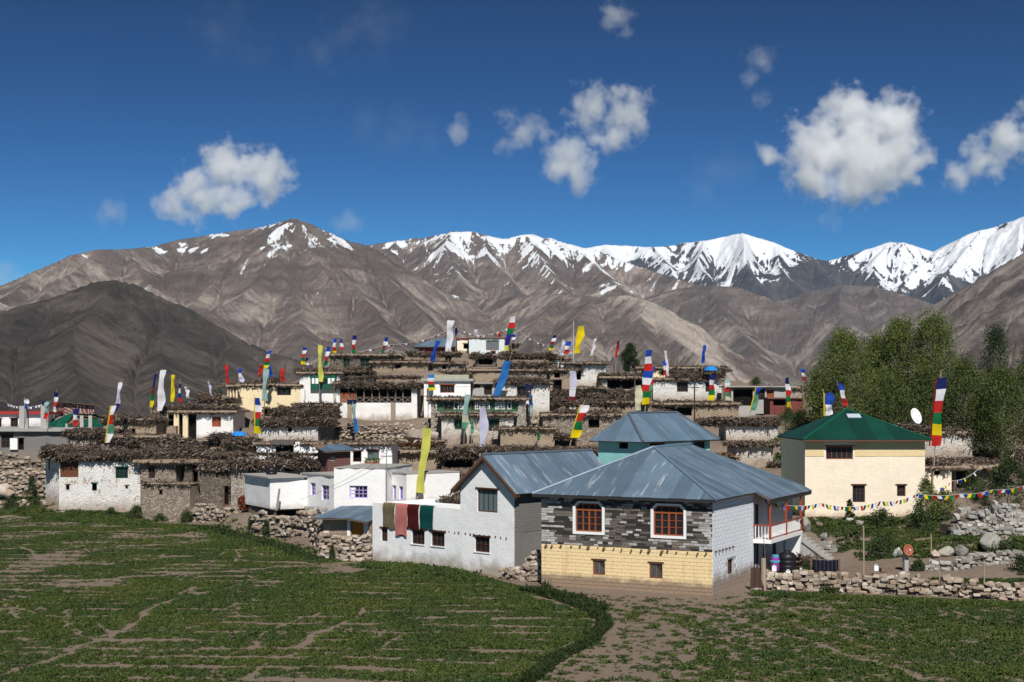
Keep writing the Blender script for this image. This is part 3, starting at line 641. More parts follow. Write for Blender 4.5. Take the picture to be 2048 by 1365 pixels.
        if lintel and s.low > 0 and st in ('brown', 'orange', 'green', 'shutter', 'void', 'door', 'small', 'greens', 'oldgreen', 'brown2', 'orange5'):
            l = MB(); bx(l, a-.12, d+.004, c+.12, d+.10, -.05, .1); s.add(l, 'lintel', WOODOLD if st in ('void', 'door', 'small', 'shutter') else fm, parent=w)
        return w
    def flat(s, mat=None, th=.22, over=.22, z=None, joists=True, edge=None, name='roof'):
        z = s.h if z is None else z; L, D = s.L, s.dep; mb = MB(); n = max(3, int(L/.6))
        # slab with a wavering edge
        fr = [(-over+(L+2*over)*i/n) for i in range(n+1)]
        ptsF = [Vector((x, -over+random.uniform(-.07, .07), z+.005)) for x in fr]; ptsB = [Vector((x, D+over*.5, z+.005)) for x in fr]
        for i in range(n):
            t0 = th+random.uniform(-.03, .03)
            a, b, c, d = ptsF[i], ptsF[i+1], ptsB[i+1], ptsB[i]
            k = len(mb.v); up = Vector((0, 0, th))
            mb.v += [tuple(q) for q in (a, b, c, d, a+up, b+up, c+up, d+up)]
            mb.f += [(k, k+3, k+2, k+1), (k+4, k+5, k+6, k+7), (k, k+1, k+5, k+4), (k+2, k+3, k+7, k+6)]
            if i == 0: mb.f.append((k, k+4, k+7, k+3))
            if i == n-1: mb.f.append((k+1, k+2, k+6, k+5))
        s.roof = s.add(mb, name, mat or MUDROOF); s.zt = z+th
        if mat is None:     # layer of twigs showing under the earth, ragged at the eave
            V, Fc, tn = sticks(-over-.05, L+over+.05, -over-.16, .15, z-.1, .2, 70, seed=s.seed % 7919, lenr=(.25, .7), core=False, along=.5); s.add(npmesh('twig_fringe', V, Fc, BRUSHM, False, {'tone': tn}), 'twig_fringe', None, kind='stuff', parent=s.roof)
            V, Fc, tn = sticks(-over, L+over, -over, D*.8, z+th, .12, 16, seed=s.seed % 7907, lenr=(.3, 1.0), core=False, along=.5); s.add(npmesh('loose_sticks', V, Fc, BRUSHM, False, {'tone': tn}), 'loose_sticks', None, kind='stuff', parent=s.roof)
        if joists:
            jb = MB(); x = .3
            while x < L-.2:
                q = .05+random.uniform(-.012, .012); zz = z-.07
                jb.tube([(x, -over-random.uniform(-.05, .12), zz), (x, .3, zz)], q, 5); x += random.uniform(.45, .75)
            if jb.v: s.add(jb, 'joists', WOODOLD, kind='stuff', parent=s.roof)
        return s
    def brush(s, x0=None, x1=None, y0=-.45, y1=1.6, hgt=.6, z=None, dens=110, red=False, **k):
        x0 = -.35 if x0 is None else x0; x1 = s.L+.35 if x1 is None else x1; z = s.zt if z is None else z
        V, Fc, tn = sticks(x0, x1, y0, y1, z-.04, hgt, dens, seed=int(s.seed+x0*13+y0*7+z*31) % 99991, **k)
        me = npmesh('brushwood', V, Fc, BRUSHR if red else BRUSHM, False, {'tone': tn})
        s.nb = getattr(s, 'nb', 0)+1
        return s.add(me, 'brushwood', None, kind='stuff')
    def pbrush(s, px0, px1, py_bot, py_top, y0=-.4, y1=1.4, **k):
        """brush heap measured on the photo, standing y0..y1 behind the front plane"""
        a, z0 = s.u(px0, py_bot, off=-y0); b, z1 = s.u(px1, py_top, off=-y0)
        _, z1b = s.u(px0, py_top, off=-y0)
        return s.brush(min(a, b), max(a, b), y0, y1, hgt=max(.2, (z1+z1b)/2-z0)*.68, z=z0, **k)
def sheet_roof(s, planes, mat, ridgemat=None, w=.95, name='roof', th=.03):
    """pitched metal roof: every plane is cut into single overlapping sheets (children of the roof)"""
    core = MB(); first = None; sheets = []
    for pl in planes:
        pl = [Vector(p) for p in pl]; o = pl[0]; ex = (pl[1]-pl[0]).normalized(); nrm = ex.cross(pl[2]-pl[0]).normalized()
        if nrm.z < 0: nrm = -nrm
        ev = nrm.cross(ex)
        uv = [((p-o).dot(ex), (p-o).dot(ev)) for p in pl]
        u0, u1 = min(q[0] for q in uv), max(q[0] for q in uv)
        core.prism([p-nrm*.10 for p in pl] if (pl[1]-pl[0]).cross(pl[2]-pl[0]).z > 0 else [p-nrm*.10 for p in reversed(pl)], nrm*.07)
        n = max(1, int(round((u1-u0)/w)))
        for i in range(n):
            a, b = u0+(u1-u0)*i/n, u0+(u1-u0)*(i+1)/n+.04
            poly = uv
            for lim, sg in ((a, 1), (b, -1)):
                out = []
                for p, q in zip(poly, poly[1:]+poly[:1]):
                    ip = sg*(p[0]-lim) >= 0; iq = sg*(q[0]-lim) >= 0
                    if ip: out.append(p)
                    if ip != iq:
                        t = (lim-p[0])/(q[0]-p[0]); out.append((lim, p[1]+t*(q[1]-p[1])))
                poly = out
                if not poly: break
            if len(poly) < 3: continue
            lift = nrm*(.012*(i % 2)+random.uniform(0, .006))
            sheets.append((poly, [o+ex*x+ev*y+lift for x, y in poly], nrm))
    r = s.add(core, name, WOODOLD)
    for poly, pts, nrm in sheets:
        mb = MB(); k = len(pts); a = sum((p for p in pts), Vector())/k
        up = [p+nrm*th*.3 for p in pts]
        if (pts[1]-pts[0]).cross(pts[2]-pts[0]).dot(nrm) < 0: pts = pts[::-1]; up = up[::-1]; poly = poly[::-1]
        mb.v = [tuple(p) for p in pts]+[tuple(p) for p in up]
        mb.f = [tuple(reversed(range(k))), tuple(range(k, 2*k))]+[(i, (i+1) % k, k+(i+1) % k, k+i) for i in range(k)]
        me = mb.mesh('roof_sheet', mat)
        for an, ix in (('cu', 0), ('cv', 1)):
            at = me.attributes.new(an, 'FLOAT', 'POINT'); at.data.foreach_set('value', [q[ix] for q in poly]*2)
        mobj('roof_sheet', me, r)
    return r
# one lump of stone in several shapes, shared by every dry stone wall and boulder
STONE_MESH = []
def _stone_shapes(mat, tagname):
    out = []
    for q in range(7):
        rr = random.Random(100+q); mb = MB()
        # rounded block: cube with cut corners
        pts = []; k = .30
        V = []; 
        for sx in (-1, 1):
            for sy in (-1, 1):
                for sz in (-1, 1):
                    for ax in range(3):
                        v = [sx*.5, sy*.5, sz*.5]; v[ax] *= (1-k*rr.uniform(.7, 1.8))
                        V.append([c+rr.uniform(-.06, .06) for c in v])
        me = bpy.data.meshes.new('stone'); import bmesh
        bm = bmesh.new()
        for v in V: bm.verts.new(v)
        bmesh.ops.convex_hull(bm, input=bm.verts); bm.to_mesh(me); bm.free(); me.materials.append(mat); out.append(me)
    return out
SM = _stone_shapes(STONES, 'a'); SMG = _stone_shapes(STONESG, 'b')
def stone_stuff(items, mat, name, parent, shapes):
    """many stones joined: items (loc, rot z, scale)"""
    vv = []; ff = []; n = 0
    for (lc, rz, scl) in items:
        me = random.choice(shapes); co = np.empty(len(me.vertices)*3, dtype=np.float32); me.vertices.foreach_get('co', co); co = co.reshape(-1, 3)*np.array(scl)
        c_, s_ = math.cos(rz), math.sin(rz); co = np.stack([co[:, 0]*c_-co[:, 1]*s_, co[:, 0]*s_+co[:, 1]*c_, co[:, 2]], -1)+np.array(lc)
        vv.append(co); ff += [tuple(i+n for i in p.vertices) for p in me.polygons]; n += len(co)
    me = bpy.data.meshes.new(name); me.from_pydata(np.concatenate(vv).tolist(), [], ff); me.materials.append(mat); me.update()
    return mobj(name, me, parent)
STONE_TONES = attrmix('stone_tones', (.18, .14, .10), (.52, .46, .39), mid=(.34, .275, .21))
def drystone(label, path, hts, size=.34, thick=.5, shapes=None, grey=False, maxobj=170, ground=True, name='dry_stone_wall', cat='wall', rag=.22, group=None):
    """dry stone wall along ground points path [(px, py, Y)...] with heights hts"""
    shapes = shapes or (SMG if grey else SM)
    W = [P(*p) for p in path]; root = empty(name, W[0], 0, label=label, cat=cat, group=group); o0 = W[0]
    core = MB(); items = []
    for (a, b, ha, hb) in zip(W[:-1], W[1:], hts[:-1], hts[1:]):
        d = b-a; L = math.hypot(d.x, d.y); ex = Vector((d.x/L, d.y/L, 0)); ny = Vector((-ex.y, ex.x, 0)); rz = math.atan2(ex.y, ex.x)
        if ground:
            for t in (0, .25, .5, .75, 1):
                p = a+d*t
                for off in (-.9, thick+.4): q = p+ny*off; GROUND.append((q.x, q.y, p.z))
        q = [a+ny*.14, b+ny*.14, b+ny*thick, a+ny*thick]
        lo = [v-o0+Vector((0, 0, -.6)) for v in q]; hi = [v-o0+Vector((0, 0, h-.12)) for v, h in zip(q, (ha, hb, hb, ha))]
        k = len(core.v); core.v += [tuple(v) for v in lo+hi]
        core.f += [tuple(k+i for i in f) for f in ((0, 3, 2, 1), (4, 5, 6, 7), (0, 1, 5, 4), (1, 2, 6, 5), (2, 3, 7, 6), (3, 0, 4, 7))]
        z = 0; H = max(ha, hb)
        while z < H:
            sh = size*random.uniform(.38, .8); x = random.uniform(-.2, 0)
            while x < L:
                w = size*random.choice([.6, .8, 1, 1.2, 1.5])*random.uniform(.85, 1.15); t = min(1, max(0, (x+w/2)/L)); h = ha+(hb-ha)*t
                top = h+random.uniform(-rag, rag)
                if z+sh*.4 < top and x+w/2 < L+.1:
                    p = a+ex*(x+w/2)+ny*random.uniform(.02, .24)+Vector((0, 0, d.z*t+z+sh/2+random.uniform(-.03, .03)))
                    items.append((p-o0, rz+random.uniform(-.25, .25), (w*random.uniform(.85, 1.02), random.uniform(.3, .45), sh*random.uniform(.85, 1.08))))
                    if z+sh*1.5 > top:   # coping stones lie across the top
                        items.append((p-o0+ny*.25+Vector((0, 0, .03)), rz+random.uniform(-.6, .6), (w, .4, sh)))
                x += w
            z += sh*.9
    core_o = core.build('core', STONED, root)
    items.sort(key=lambda i: -i[2][0]*i[2][2]); big = items[:maxobj]; rest = items[maxobj:]
    for (lc, rz, scl) in big: mobj('stone', random.choice(shapes), root, lc, (random.uniform(-.3, .3), random.uniform(-.22, .22), rz), scl)
    if rest: tag(stone_stuff(rest, None, 'small_stones', root, shapes), kind='stuff').data.materials[0] if False else None
    if rest:
        for ch in root.children:
            if ch.name.startswith('small_stones'):
                me = ch.data; me.materials.clear(); me.materials.append(STONE_TONES_G if grey else STONE_TONES)
                n = len(me.vertices); at = me.attributes.new('tone', 'FLOAT', 'POINT')
                co = np.empty(n*3, dtype=np.float32); me.vertices.foreach_get('co', co); co = co.reshape(-1, 3)
                at.data.foreach_set('value', np.clip(.5+.75*vnoise(co[:, 0]*2.3+co[:, 2]*4.1, co[:, 1]*2.3+co[:, 2]*3.3, 5), 0, 1).astype(np.float32)); ch['kind'] = 'stuff'
    return root
STONE_TONES_G = attrmix('grey_stone_tones', (.16, .15, .13), (.45, .435, .405), mid=(.30, .285, .255))
def boulder(label, px, py, Y, w, h, grey=True, sub=0, group=None):
    p = P(px, py, Y); import bmesh
    bm = bmesh.new(); bmesh.ops.create_icosphere(bm, subdivisions=3, radius=.5)
    r = random.Random(int(px*31+py))
    o1, o2 = r.uniform(0, 50), r.uniform(0, 50)
    cuts = [Vector((r.uniform(-1, 1), r.uniform(-1, 1), r.uniform(-.3, 1))).normalized() for _ in range(9)]
    for v in bm.verts:
        c = v.co
        for d in cuts:
            e = c.dot(d)-.31
            if e > 0: c -= d*e*.85
        n = float(fbm(np.array([c.x*4+o1]), np.array([c.y*4+c.z*5+o2]), 3, 3)[0]); v.co = c*(1+.12*n)
    me = bpy.data.meshes.new('boulder'); bm.to_mesh(me); bm.free(); me.materials.append(STONESG if grey else STONES)
    o = mobj('boulder', me, None, p+Vector((0, 0, h*.36)), (r.uniform(-.2, .2), r.uniform(-.2, .2), r.uniform(0, 6)), (w, w*.8, h)); tag(o, label, 'rock', group)
    GROUND.append((p.x, p.y-w*.6, p.z)); return o
# ---------------------------------------------------------------- village houses (photo pixels + distance)
def vh(name, label, A, B, yt, dep, mat, win=(), roof='flat', brush=(), amp=.035, sidemat=None, root=None, rm=None, over=.22, th=.22, joists=True, cat='house', low=1.2):
    h = House(name, label, A, B, yt, dep, cat=cat, root=root, low=low)
    h.walls(mat, win, amp=amp, sidemat=sidemat)
    if roof == 'flat': h.flat(rm, over=over, th=th, joists=joists)
    for b in brush:
        h.brush(**b) if isinstance(b, dict) else h.pbrush(*b[:4], **(b[4] if len(b) > 4 else {}))
    return h
def veranda(h, r, posts, mat=WOODOLD, rail=False, depth=1.4):
    """open gallery in the front wall: dark room behind, posts and a rail in the opening"""
    a, b, c, d = r; mb = MB(); D = depth
    mb.quad((a, D, b), (c, D, b), (c, D, d), (a, D, d)); mb.quad((a, 0.01, b), (c, .01, b), (c, D, b), (a, D, b)); mb.quad((a, .01, d), (a, D, d), (c, D, d), (c, .01, d))
    mb.quad((a, .01, b), (a, D, b), (a, D, d), (a, .01, d)); mb.quad((c, .01, b), (c, .01, d), (c, D, d), (c, D, b))
    g = h.add(mb, 'gallery', WOODB)
    for x, w in posts:
        m = MB().box(x-w/2, -.02, b, x+w/2, w+.03, d); h.add(m, 'post', mat, parent=g)
    if rail:
        m = MB().box(a, -.03, b+.62, c, .03, b+.67); h.add(m, 'rail', WOODOLD, parent=g)
        n = max(2, int((c-a)/.7))
        for i in range(n):
            x0 = a+(c-a)*i/n; x1 = a+(c-a)*(i+1)/n
            for p, q in (((x0, 0, b+.05), (x1, 0, b+.62)), ((x0, .02, b+.62), (x1, .02, b+.05))):
                h.add(MB().tube([p, q], .02, 4), 'brace', CEMENTL, parent=g)
    return g
# ---- left edge
h = vh('concrete_house', 'unfinished concrete house with bare pillars on its slab at the left edge', (-60, 905, 150), (137, 149), 863, 9, CEMENT, [(2, 868, 27, 896, 'brown'), (32, 876, 48, 900, 'small')], rm=SLAB, over=.5, th=.32, joists=False)
for (x, w) in ((35, .55), (47, .3), (78, .55), (86, .35), (128, .22)):
    a, z = h.u(x, 858); h.add(MB().box(a, .3+w*.2, h.zt+.003, a+w, .3+w*1.2, h.zt+(2.35 if w > .25 else .5)), 'pillar', CEMENTL)
a, z = h.u(22, 890); h.add(MB().box(a, -.02, 0.3, a+.8, -.25, 1.5), 'block_panel', WPAINT)
vh('white_house', 'white house with a red roof edge behind bare concrete pillars', (-70, 862, 162), (84, 162), 829, 7, WHITE, [(21, 837, 36, 858, 'brown'), (-12, 838, 3, 858, 'brown')], rm=plain('red_oxide_edge', (.34, .03, .03), .6), th=.3, over=.4, joists=False)
h = House('green_roofed_house', 'low house with a bright green tin roof behind concrete posts', (92, 866, 156), (196, 156), 856, 7, ground=True); h.walls(MUD)
z0, L, D = h.h, h.L, 7
sheet_roof(h, [[(-.5, -.5, z0), (L*.36, -.5, z0), (L*.36, 3, z0+1.5), (1.6, 3, z0+1.5)], [(L*.36, -.5, z0), (L+.6, -.5, z0+.1), (L+.6, 3, z0+1.0), (L*.36, 3, z0+1.0)], [(L+.6, 7, z0), (-.5, 7, z0), (1.6, 3.02, z0+1.5), (L*.8, 3.02, z0+1.2)]], corrugated('bright_green_sheet', (.005, .10, .06), wornamt=.15))
for x in (170, 187):
    a, _ = h.u(x, 850); h.add(MB().box(a-.2, -1.2, -1, a+.18, -.85, 1.9), 'post', CEMENTL)
t = NT('red_scroll_mural', .85, .15); v = t.co(sc_=(1, 1, 1)); wv = t.n('TexWave', wave_type='RINGS', rings_direction='SPHERICAL'); 
wv.inputs['Scale'].default_value = .8; wv.inputs['Distortion'].default_value = 9; wv.inputs['Detail'].default_value = 2; wv.inputs['Detail Scale'].default_value = 1.2; t.l(v, wv.inputs['Vector'])
t.col(t.mix(t.ramp(wv.outputs['Fac'], [(.6, 0), (.7, .85)]), (.13, .06, .05), (.42, .32, .29))); MURAL = t.m
h = House('painted_shed', 'small shed with a red and white scroll mural under a tilted tin roof', (129, 832, 168), (188, 170), 808, 4); h.walls(MURAL)
sheet_roof(h, [[(-.3, -.5, h.h+.25), (h.L+.7, -.5, h.h-.15), (h.L+.7, 4.4, h.h-.15), (-.3, 4.4, h.h+.25)]], corrugated('grey_tin', (.10, .10, .10), wornamt=.2))
vh('stone_house', 'low stone house half buried under brushwood beside the concrete house', (140, 912, 145), (212, 146), 872, 5, STONE, brush=[(128, 214, 874, 852, dict(y1=3))])
# ---- L1 big white house at the field's edge
h1 = vh('whitewashed_house', 'whitewashed house with shaggy brush roof and green window at the field edge', (118, 1026, 135), (281, 137), 922, 7.5, WHITE2,
   [(119, 921, 157, 955, 'plankb'), (231, 935, 256, 957, 'green'), (184, 967, 194, 982, 'greens'), (132, 970, 139, 980, 'small'), (251, 972, 256, 978, 'small')], amp=.06,
   brush=[dict(y0=-.55, y1=2.2, hgt=.6, dens=150, droop=.7), dict(y0=2, y1=7.4, hgt=.6, dens=95), (86, 200, 905, 885, dict(y0=3, y1=7)), dict(x0=-1.6, x1=.9, y0=0, y1=7, hgt=.9, dens=120)])
h1b = House('wing', '', (91, 1000, 137.5), (119, 136), 915, 5, root=h1); h1b.walls(WHITE2, [(97, 921, 100, 940, 'small')], amp=.05); h1b.flat(th=.15)
h = vh('stone_house', 'tan rubble stone house with an earth roof joined to the whitewashed house', (282, 1030, 136.5), (352, 136), 926, 8, STONE, [(297, 934, 310, 957, 'brown')], th=.3, over=.6, amp=.07,
   brush=[(284, 352, 915, 895, dict(y0=1.2, y1=7)), (284, 395, 905, 885, dict(y0=4, y1=7.5))])
vh('stone_house', 'dark rubble house with a narrow doorway right of the earth roofed one', (351, 1030, 138), (459, 134), 924, 6, STONED, [(384, 930, 396, 985, 'door'), (430, 955, 440, 968, 'small')], th=.28, over=.4, amp=.07, brush=[(350, 392, 912, 885, dict(y0=.8, y1=5)), (398, 462, 912, 900, dict(y0=-.3, y1=3))])
# earth and brush roofed huts between
vh('brush_hut', 'low mud hut under brushwood left of the pillared veranda', (205, 882, 152), (312, 152), 842, 6, MUD, [(262, 858, 271, 870, 'small')], brush=[(200, 316, 846, 824, dict(y1=4)), (206, 255, 868, 856, dict(y0=-1.5, y1=.2))], amp=.08)
vh('brush_hut', 'broad brush covered hut directly behind the whitewashed house', (195, 905, 146), (330, 146), 876, 6, STONED, brush=[(190, 345, 884, 868, dict(y1=4)), (255, 390, 892, 872, dict(y0=-.8, y1=3.5))], amp=.08)
# ---- L7 pillared veranda house
h = vh('veranda_house', 'white house with a pillared veranda and stacked twigs on its roof', (318, 884, 157), (466, 157), 826, 7, WHITE, [(424, 834, 442, 854, 'plank'), (330, 829, 393, 879, 'void')], th=.25, over=.5,
   brush=[(328, 470, 822, 804, dict(y0=-.2, y1=3.5)), (392, 470, 806, 790, dict(y0=3, y1=6))], low=2)
g = veranda(h, (h.u(331, 0)[0], .0+h.u(0, 878)[1], h.u(392, 0)[0], h.h-.1), [])
for x in (332, 354, 372): a, _ = h.u(x, 850); h.add(MB().box(a-.28, -.35, h.u(0, 878)[1], a+.28, .15, h.h-.02), 'pillar', CREAM)
h.add(MB().box(h.u(318, 0)[0], -1.5, -1, h.u(358, 0)[0], -.4, h.u(0, 852)[1]), 'terrace', MUD)
a, z = h.u(316, 855); b, z2 = h.u(331, 815); lad = MB()
for q in (0, .45): lad.tube([(a-1.0+q, -1.7, z-.2), (b-1.0+q, -.4, z2+.6)], .05, 5)
for i in range(7): tt = i/7; lad.tube([(a-1.0+(b-a)*tt, -1.7+1.3*tt, z+(z2-z)*tt+.2), (a-.55+(b-a)*tt, -1.7+1.3*tt, z+(z2-z)*tt+.2)], .03, 4)
lo = lad.build('ladder', WOODOLD, None, label='weathered wooden ladder leaning on the veranda roof edge', cat='ladder'); lo.matrix_world = h.M
vh('mud_hut', 'small mud and stone hut with brush eaves below the veranda house', (398, 935, 143), (458, 143), 884, 5, MUD, [(434, 884, 448, 895, 'small')], brush=[(418, 475, 880, 862, dict(y1=2.5, y0=-.7)), (396, 420, 890, 882)], amp=.07)
tag(MB().lathe([(0.05, 0), (.7, .02), (.62, .35), (.3, .62), (.05, .66)], 9).build('tarpaulin', TARP, None), 'crumpled blue tarpaulin on brush below the veranda house', 'tarpaulin').matrix_world = Matrix.Translation(P(478, 872, 142)) @ Matrix.Diagonal((1.1, .8, .7, 1))
# ---- L13, L14 brush banded house
h13 = vh('brush_eaved_house', 'stone house with a long band of hanging brushwood along its eave', (462, 1006, 128.5), (622, 128.5), 934, 1.9, STONEW, [(496, 937, 512, 956, 'green'), (569, 934, 588, 944, 'greens')], amp=.07, th=.2,
   brush=[(457, 657, 936, 908, dict(y0=-.55, y1=1.8, dens=170, droop=.8)), (460, 640, 910, 904, dict(y0=.8, y1=1.9))])
vh('stone_hut', 'dark stone hut with a woven brush door left of the brush eaved house', (400, 1014, 131), (463, 131), 940, 4, STONED, [(448, 972, 458, 1010, 'door'), (432, 928, 458, 956, 'shutter')], amp=.08, brush=[(398, 470, 940, 915, dict(y0=-.3, y1=3))])
vh('stone_hut', 'whitish stone hut carrying a round heap of dark brushwood', (452, 912, 139), (516, 139), 890, 4, STONEW, brush=[(446, 512, 896, 868, dict(y0=-.8, y1=3, red=False, dens=150))], amp=.06)
# ---- L11
vh('low_stone_house', 'low whitewashed stone house crowned with a big brush heap in the village centre left', (517, 886, 151), (636, 150), 850, 6, WHITE2, [(576, 856, 584, 864, 'small')], sidemat=CEMENT, amp=.06, th=.18,  # grey sidemat puts the shade of the receding right wall into its colour
   brush=[(505, 660, 852, 826, dict(y0=-.5, y1=2.5, dens=150)), (540, 665, 834, 806, dict(y0=2, y1=6, dens=110))])
# ---- L8 cream house
vh('cream_house', 'cream house with joist ends and a brown four-light window', (474, 832, 168), (601, 170), 772, 8, CREAM, [(554, 774, 582, 791, 'brown')], brush=[(505, 560, 768, 752, dict(y0=2, y1=5)), (400, 480, 800, 778, dict(y0=1, y1=6)), (460, 505, 830, 815, dict(y0=-2.5, y1=-.5)), (530, 575, 828, 806, dict(y0=-3, y1=-.8, red=True))])
h = House('cream_gallery', 'narrow cream gallery with dark timber posts on the cream house side', (455, 812, 166), (475, 166.5), 774, 5); h.walls(CREAM); h.flat(over=.3)
for x in (457, 463, 469): a, _ = h.u(x, 800); h.add(MB().box(a, -.06, .3, a+.12, .004, h.h), 'post', WOODB)
# ---- L9 tall white house with green bay
h9 = vh('tall_white_house', 'tall white house with a dark green glazed bay under its eave', (599, 828, 170), (680, 170), 748, 8, WHITE, th=.2, over=.35, brush=[(592, 745, 745, 739, dict(y0=0, y1=3)), (590, 660, 740, 734, dict(y0=3, y1=6))], low=2)
r = h9.rect(622, 751, 673, 779); bay = MB().box(r[0], -.5, r[1], r[2], .004, r[3]); bo = h9.add(bay, 'bay', GREENP)
for i, (x0, x1) in enumerate(((625, 630), (632, 638), (642, 655), (657, 662), (664, 670))):
    q = h9.rect(x0, 757, x1, 768); m = MB().box(q[0], -.53, q[1], q[2], -.49, q[3])
    h9.add(m, 'pane', WPAINT if i != 2 else GLASS, parent=bo)
h = House('wing', '', (672, 800, 173), (745, 173), 750, 6, root=h9); h.walls(WHITE, [(686, 750, 701, 759, 'green'), (714, 750, 729, 759, 'green')]); h.flat(over=.35)
# ---- L10 gallery house
h10 = vh('gallery_house', 'white house with a long dark timber gallery under a thick brush roof', (672, 842, 166), (834, 166), 774, 7, WHITE, amp=.05, th=.2, over=.4, low=2.5,
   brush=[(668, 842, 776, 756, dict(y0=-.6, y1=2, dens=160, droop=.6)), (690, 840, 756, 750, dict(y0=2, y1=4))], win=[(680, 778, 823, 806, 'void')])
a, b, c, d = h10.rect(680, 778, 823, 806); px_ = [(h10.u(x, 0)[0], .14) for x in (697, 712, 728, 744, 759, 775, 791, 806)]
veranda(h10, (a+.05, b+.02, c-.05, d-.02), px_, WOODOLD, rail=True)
q = h10.rect(681, 786, 710, 806); h10.add(MB().box(q[0], .02, q[1], q[2], .06, q[3]), 'plywood_panel', WOODO)
for x in (699, 786): a, _ = h10.u(x, 820); h10.add(MB().box(a-.25, -.025, -.3, a+.3, .01, b-.03, .02), 'mud_strip', MUD)
# ---- L12 long white house
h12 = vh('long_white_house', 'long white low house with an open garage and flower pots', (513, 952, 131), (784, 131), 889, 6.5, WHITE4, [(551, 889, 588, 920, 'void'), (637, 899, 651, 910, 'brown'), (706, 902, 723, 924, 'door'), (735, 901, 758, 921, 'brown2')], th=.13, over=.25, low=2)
q = h12.rect(545, 880, 592, 890); h12.add(MB().box(q[0], -.4, q[1], q[2], .6, q[3]), 'lintel_beam', plain('grey_brown_beam', (.10, .085, .08), .8))
q = h12.rect(589, 884, 601, 950); h12.add(MB().box(q[0], -.4, q[1]-1, q[2], -.003, q[3]), 'pier', WHITE4)
for i, x in enumerate((733, 739, 746, 752, 757)):
    a, z = h12.u(x, 930); p = MB().lathe([(.1, 0), (.16, .3), (.14, .3)], 9, (a, -.5, z)).build('flower_pot', plain('terracotta', (.35, .10, .05), .8)); p.matrix_world = h12.M
    tag(p, ['leftmost', 'second', 'middle', 'fourth', 'rightmost'][i]+' terracotta flower pot on the ledge under the long white house window', 'flower pot', 'flower pots under the window')
    pl = MB()
    for k in range(26):
        an = random.uniform(0, 6.3); e = random.uniform(.05, .28); c = Vector((a+e*math.cos(an)*.8, -.5+e*math.sin(an)*.6, z+.3+random.uniform(0, .35))); u = Vector((random.uniform(-1, 1), random.uniform(-1, 1), random.uniform(-1, 1))).normalized()*.08; w = u.cross(Vector((.3, .8, .2))).normalized()*.05
        pl.quad(c-u, c+w, c+u, c-w)
    o = pl.build('plant', plain('pot_plant_leaf', (.05, .12, .03), .7)); o.parent = p
bm_ = plain('brown_brick', (.15, .075, .065), .9, .3, 9)
h = House('brick_shed', 'small brown brick shed with a slanting blue tin roof', (655, 950, 126.5), (701, 127.5), 902, 2.5); h.walls(bm_, [(661, 914, 671, 922, 'wgrid')], amp=.01)
for j in range(11):
    for i in range(11):
        x0 = (i+(j % 2)*.5)*h.L/11.5; z0 = .05+j*h.h/11.2
        if x0+h.L/12 < h.L and not (any(a-.1 < x0+.12 < c and b-.1 < z0+.08 < d+.02 for _, (a, b, c, d), _ in h.win)): h.add(MB().box(x0, -.03, z0, x0+h.L/11.5-.02, .01, z0+h.h/11.2-.025), 'brick', bm_)
sheet_roof(h, [[(-.5, -.6, h.h-.05), (h.L+.35, -.6, h.h+.05), (h.L+.35, 2.7, h.h+.5), (-.5, 2.7, h.h+.5)]], BLUEROOF2)
# ---- L15 white house with lilac windows
h15 = House('lilac_window_house', 'bright white flat roofed house with lilac painted windows', (668, 1023, 113), (771, 112), 937, 7); h15.walls(WHITE4, [(699, 972, 735, 997, 'lilac')], amp=.012); h15.flat(SLAB, th=.08, over=.05, joists=False)
w = House('wing', '', (607, 1020, 117.5), (669, 113.2), 948, 5.5, root=h15); w.walls(WHITE4, [(621, 966, 631, 991, 'lilac2'), (643, 971, 658, 1001, 'lilac2')], amp=.012); w.flat(SLAB, th=.1, over=.1, joists=False)
w2 = House('wing', '', (540, 1019, 115.5), (609, 117), 957, 6, root=h15, low=-.05, ground=False); w2.walls(WHITE4, amp=.012); w2.flat(SLAB, th=.12, over=.3, joists=False)
w2b = House('wing', '', (526, 1015, 117.5), (541, 115.6), 960, 5.5, root=h15, low=.05, ground=False); w2b.walls(WHITE4, amp=.01)
w3 = House('wing', '', (781, 1003, 114), (813, 112), 946, 5, root=h15); w3.walls(WHITE4, [(785, 971, 792, 1000, 'lilac2'), (798, 973, 806, 1000, 'lilac2')], amp=.012); w3.flat(SLAB, th=.08, over=.05, joists=False)
w3b = House('wing', '', (770, 1010, 112.3), (782, 114), 937, 4, root=h15); w3b.walls(WHITE4, amp=.01)
h15.add(MB().box(h15.L*.55, -.4, -1.5, h15.L+5, .5, -.4), 'ledge', WHITE4)
for (x0, x1, y, d) in ((548, 552, 1018, 3),):
    pass
o = MB().tube([P(553, 1022, 114.6), P(559, 978, 114.8)], .09, 6).build('stove_pipe', plain('grey_pipe', (.2, .2, .2), .6), None, label='grey pipe leaning on the white front below the slab roof', cat='pipe')
void = House('undercroft', 'dark open undercroft below the slab roofed white room', (548, 1046, 116), (607, 117.5), 1019, 5, cat='cellar', ground=True); void.walls(STONED, [(552, 1020, 603, 1044, 'void')], amp=.05)
tank = MB().lathe([(.02, 0), (.72, 0), (.74, .3), (.70, .33), (.74, .38), (.74, .7), (.70, .73), (.74, .78), (.74, 1.15), (.55, 1.35), (.25, 1.42), (.25, 1.5), (.02, 1.5)], 18).build('water_tank', BLACKP, None, True, label='black plastic water tank on the slab roof of the white house', cat='water tank'); tank.matrix_world = Matrix.Translation(P(543, 955, 119)) @ Matrix.Scale(.62, 4)
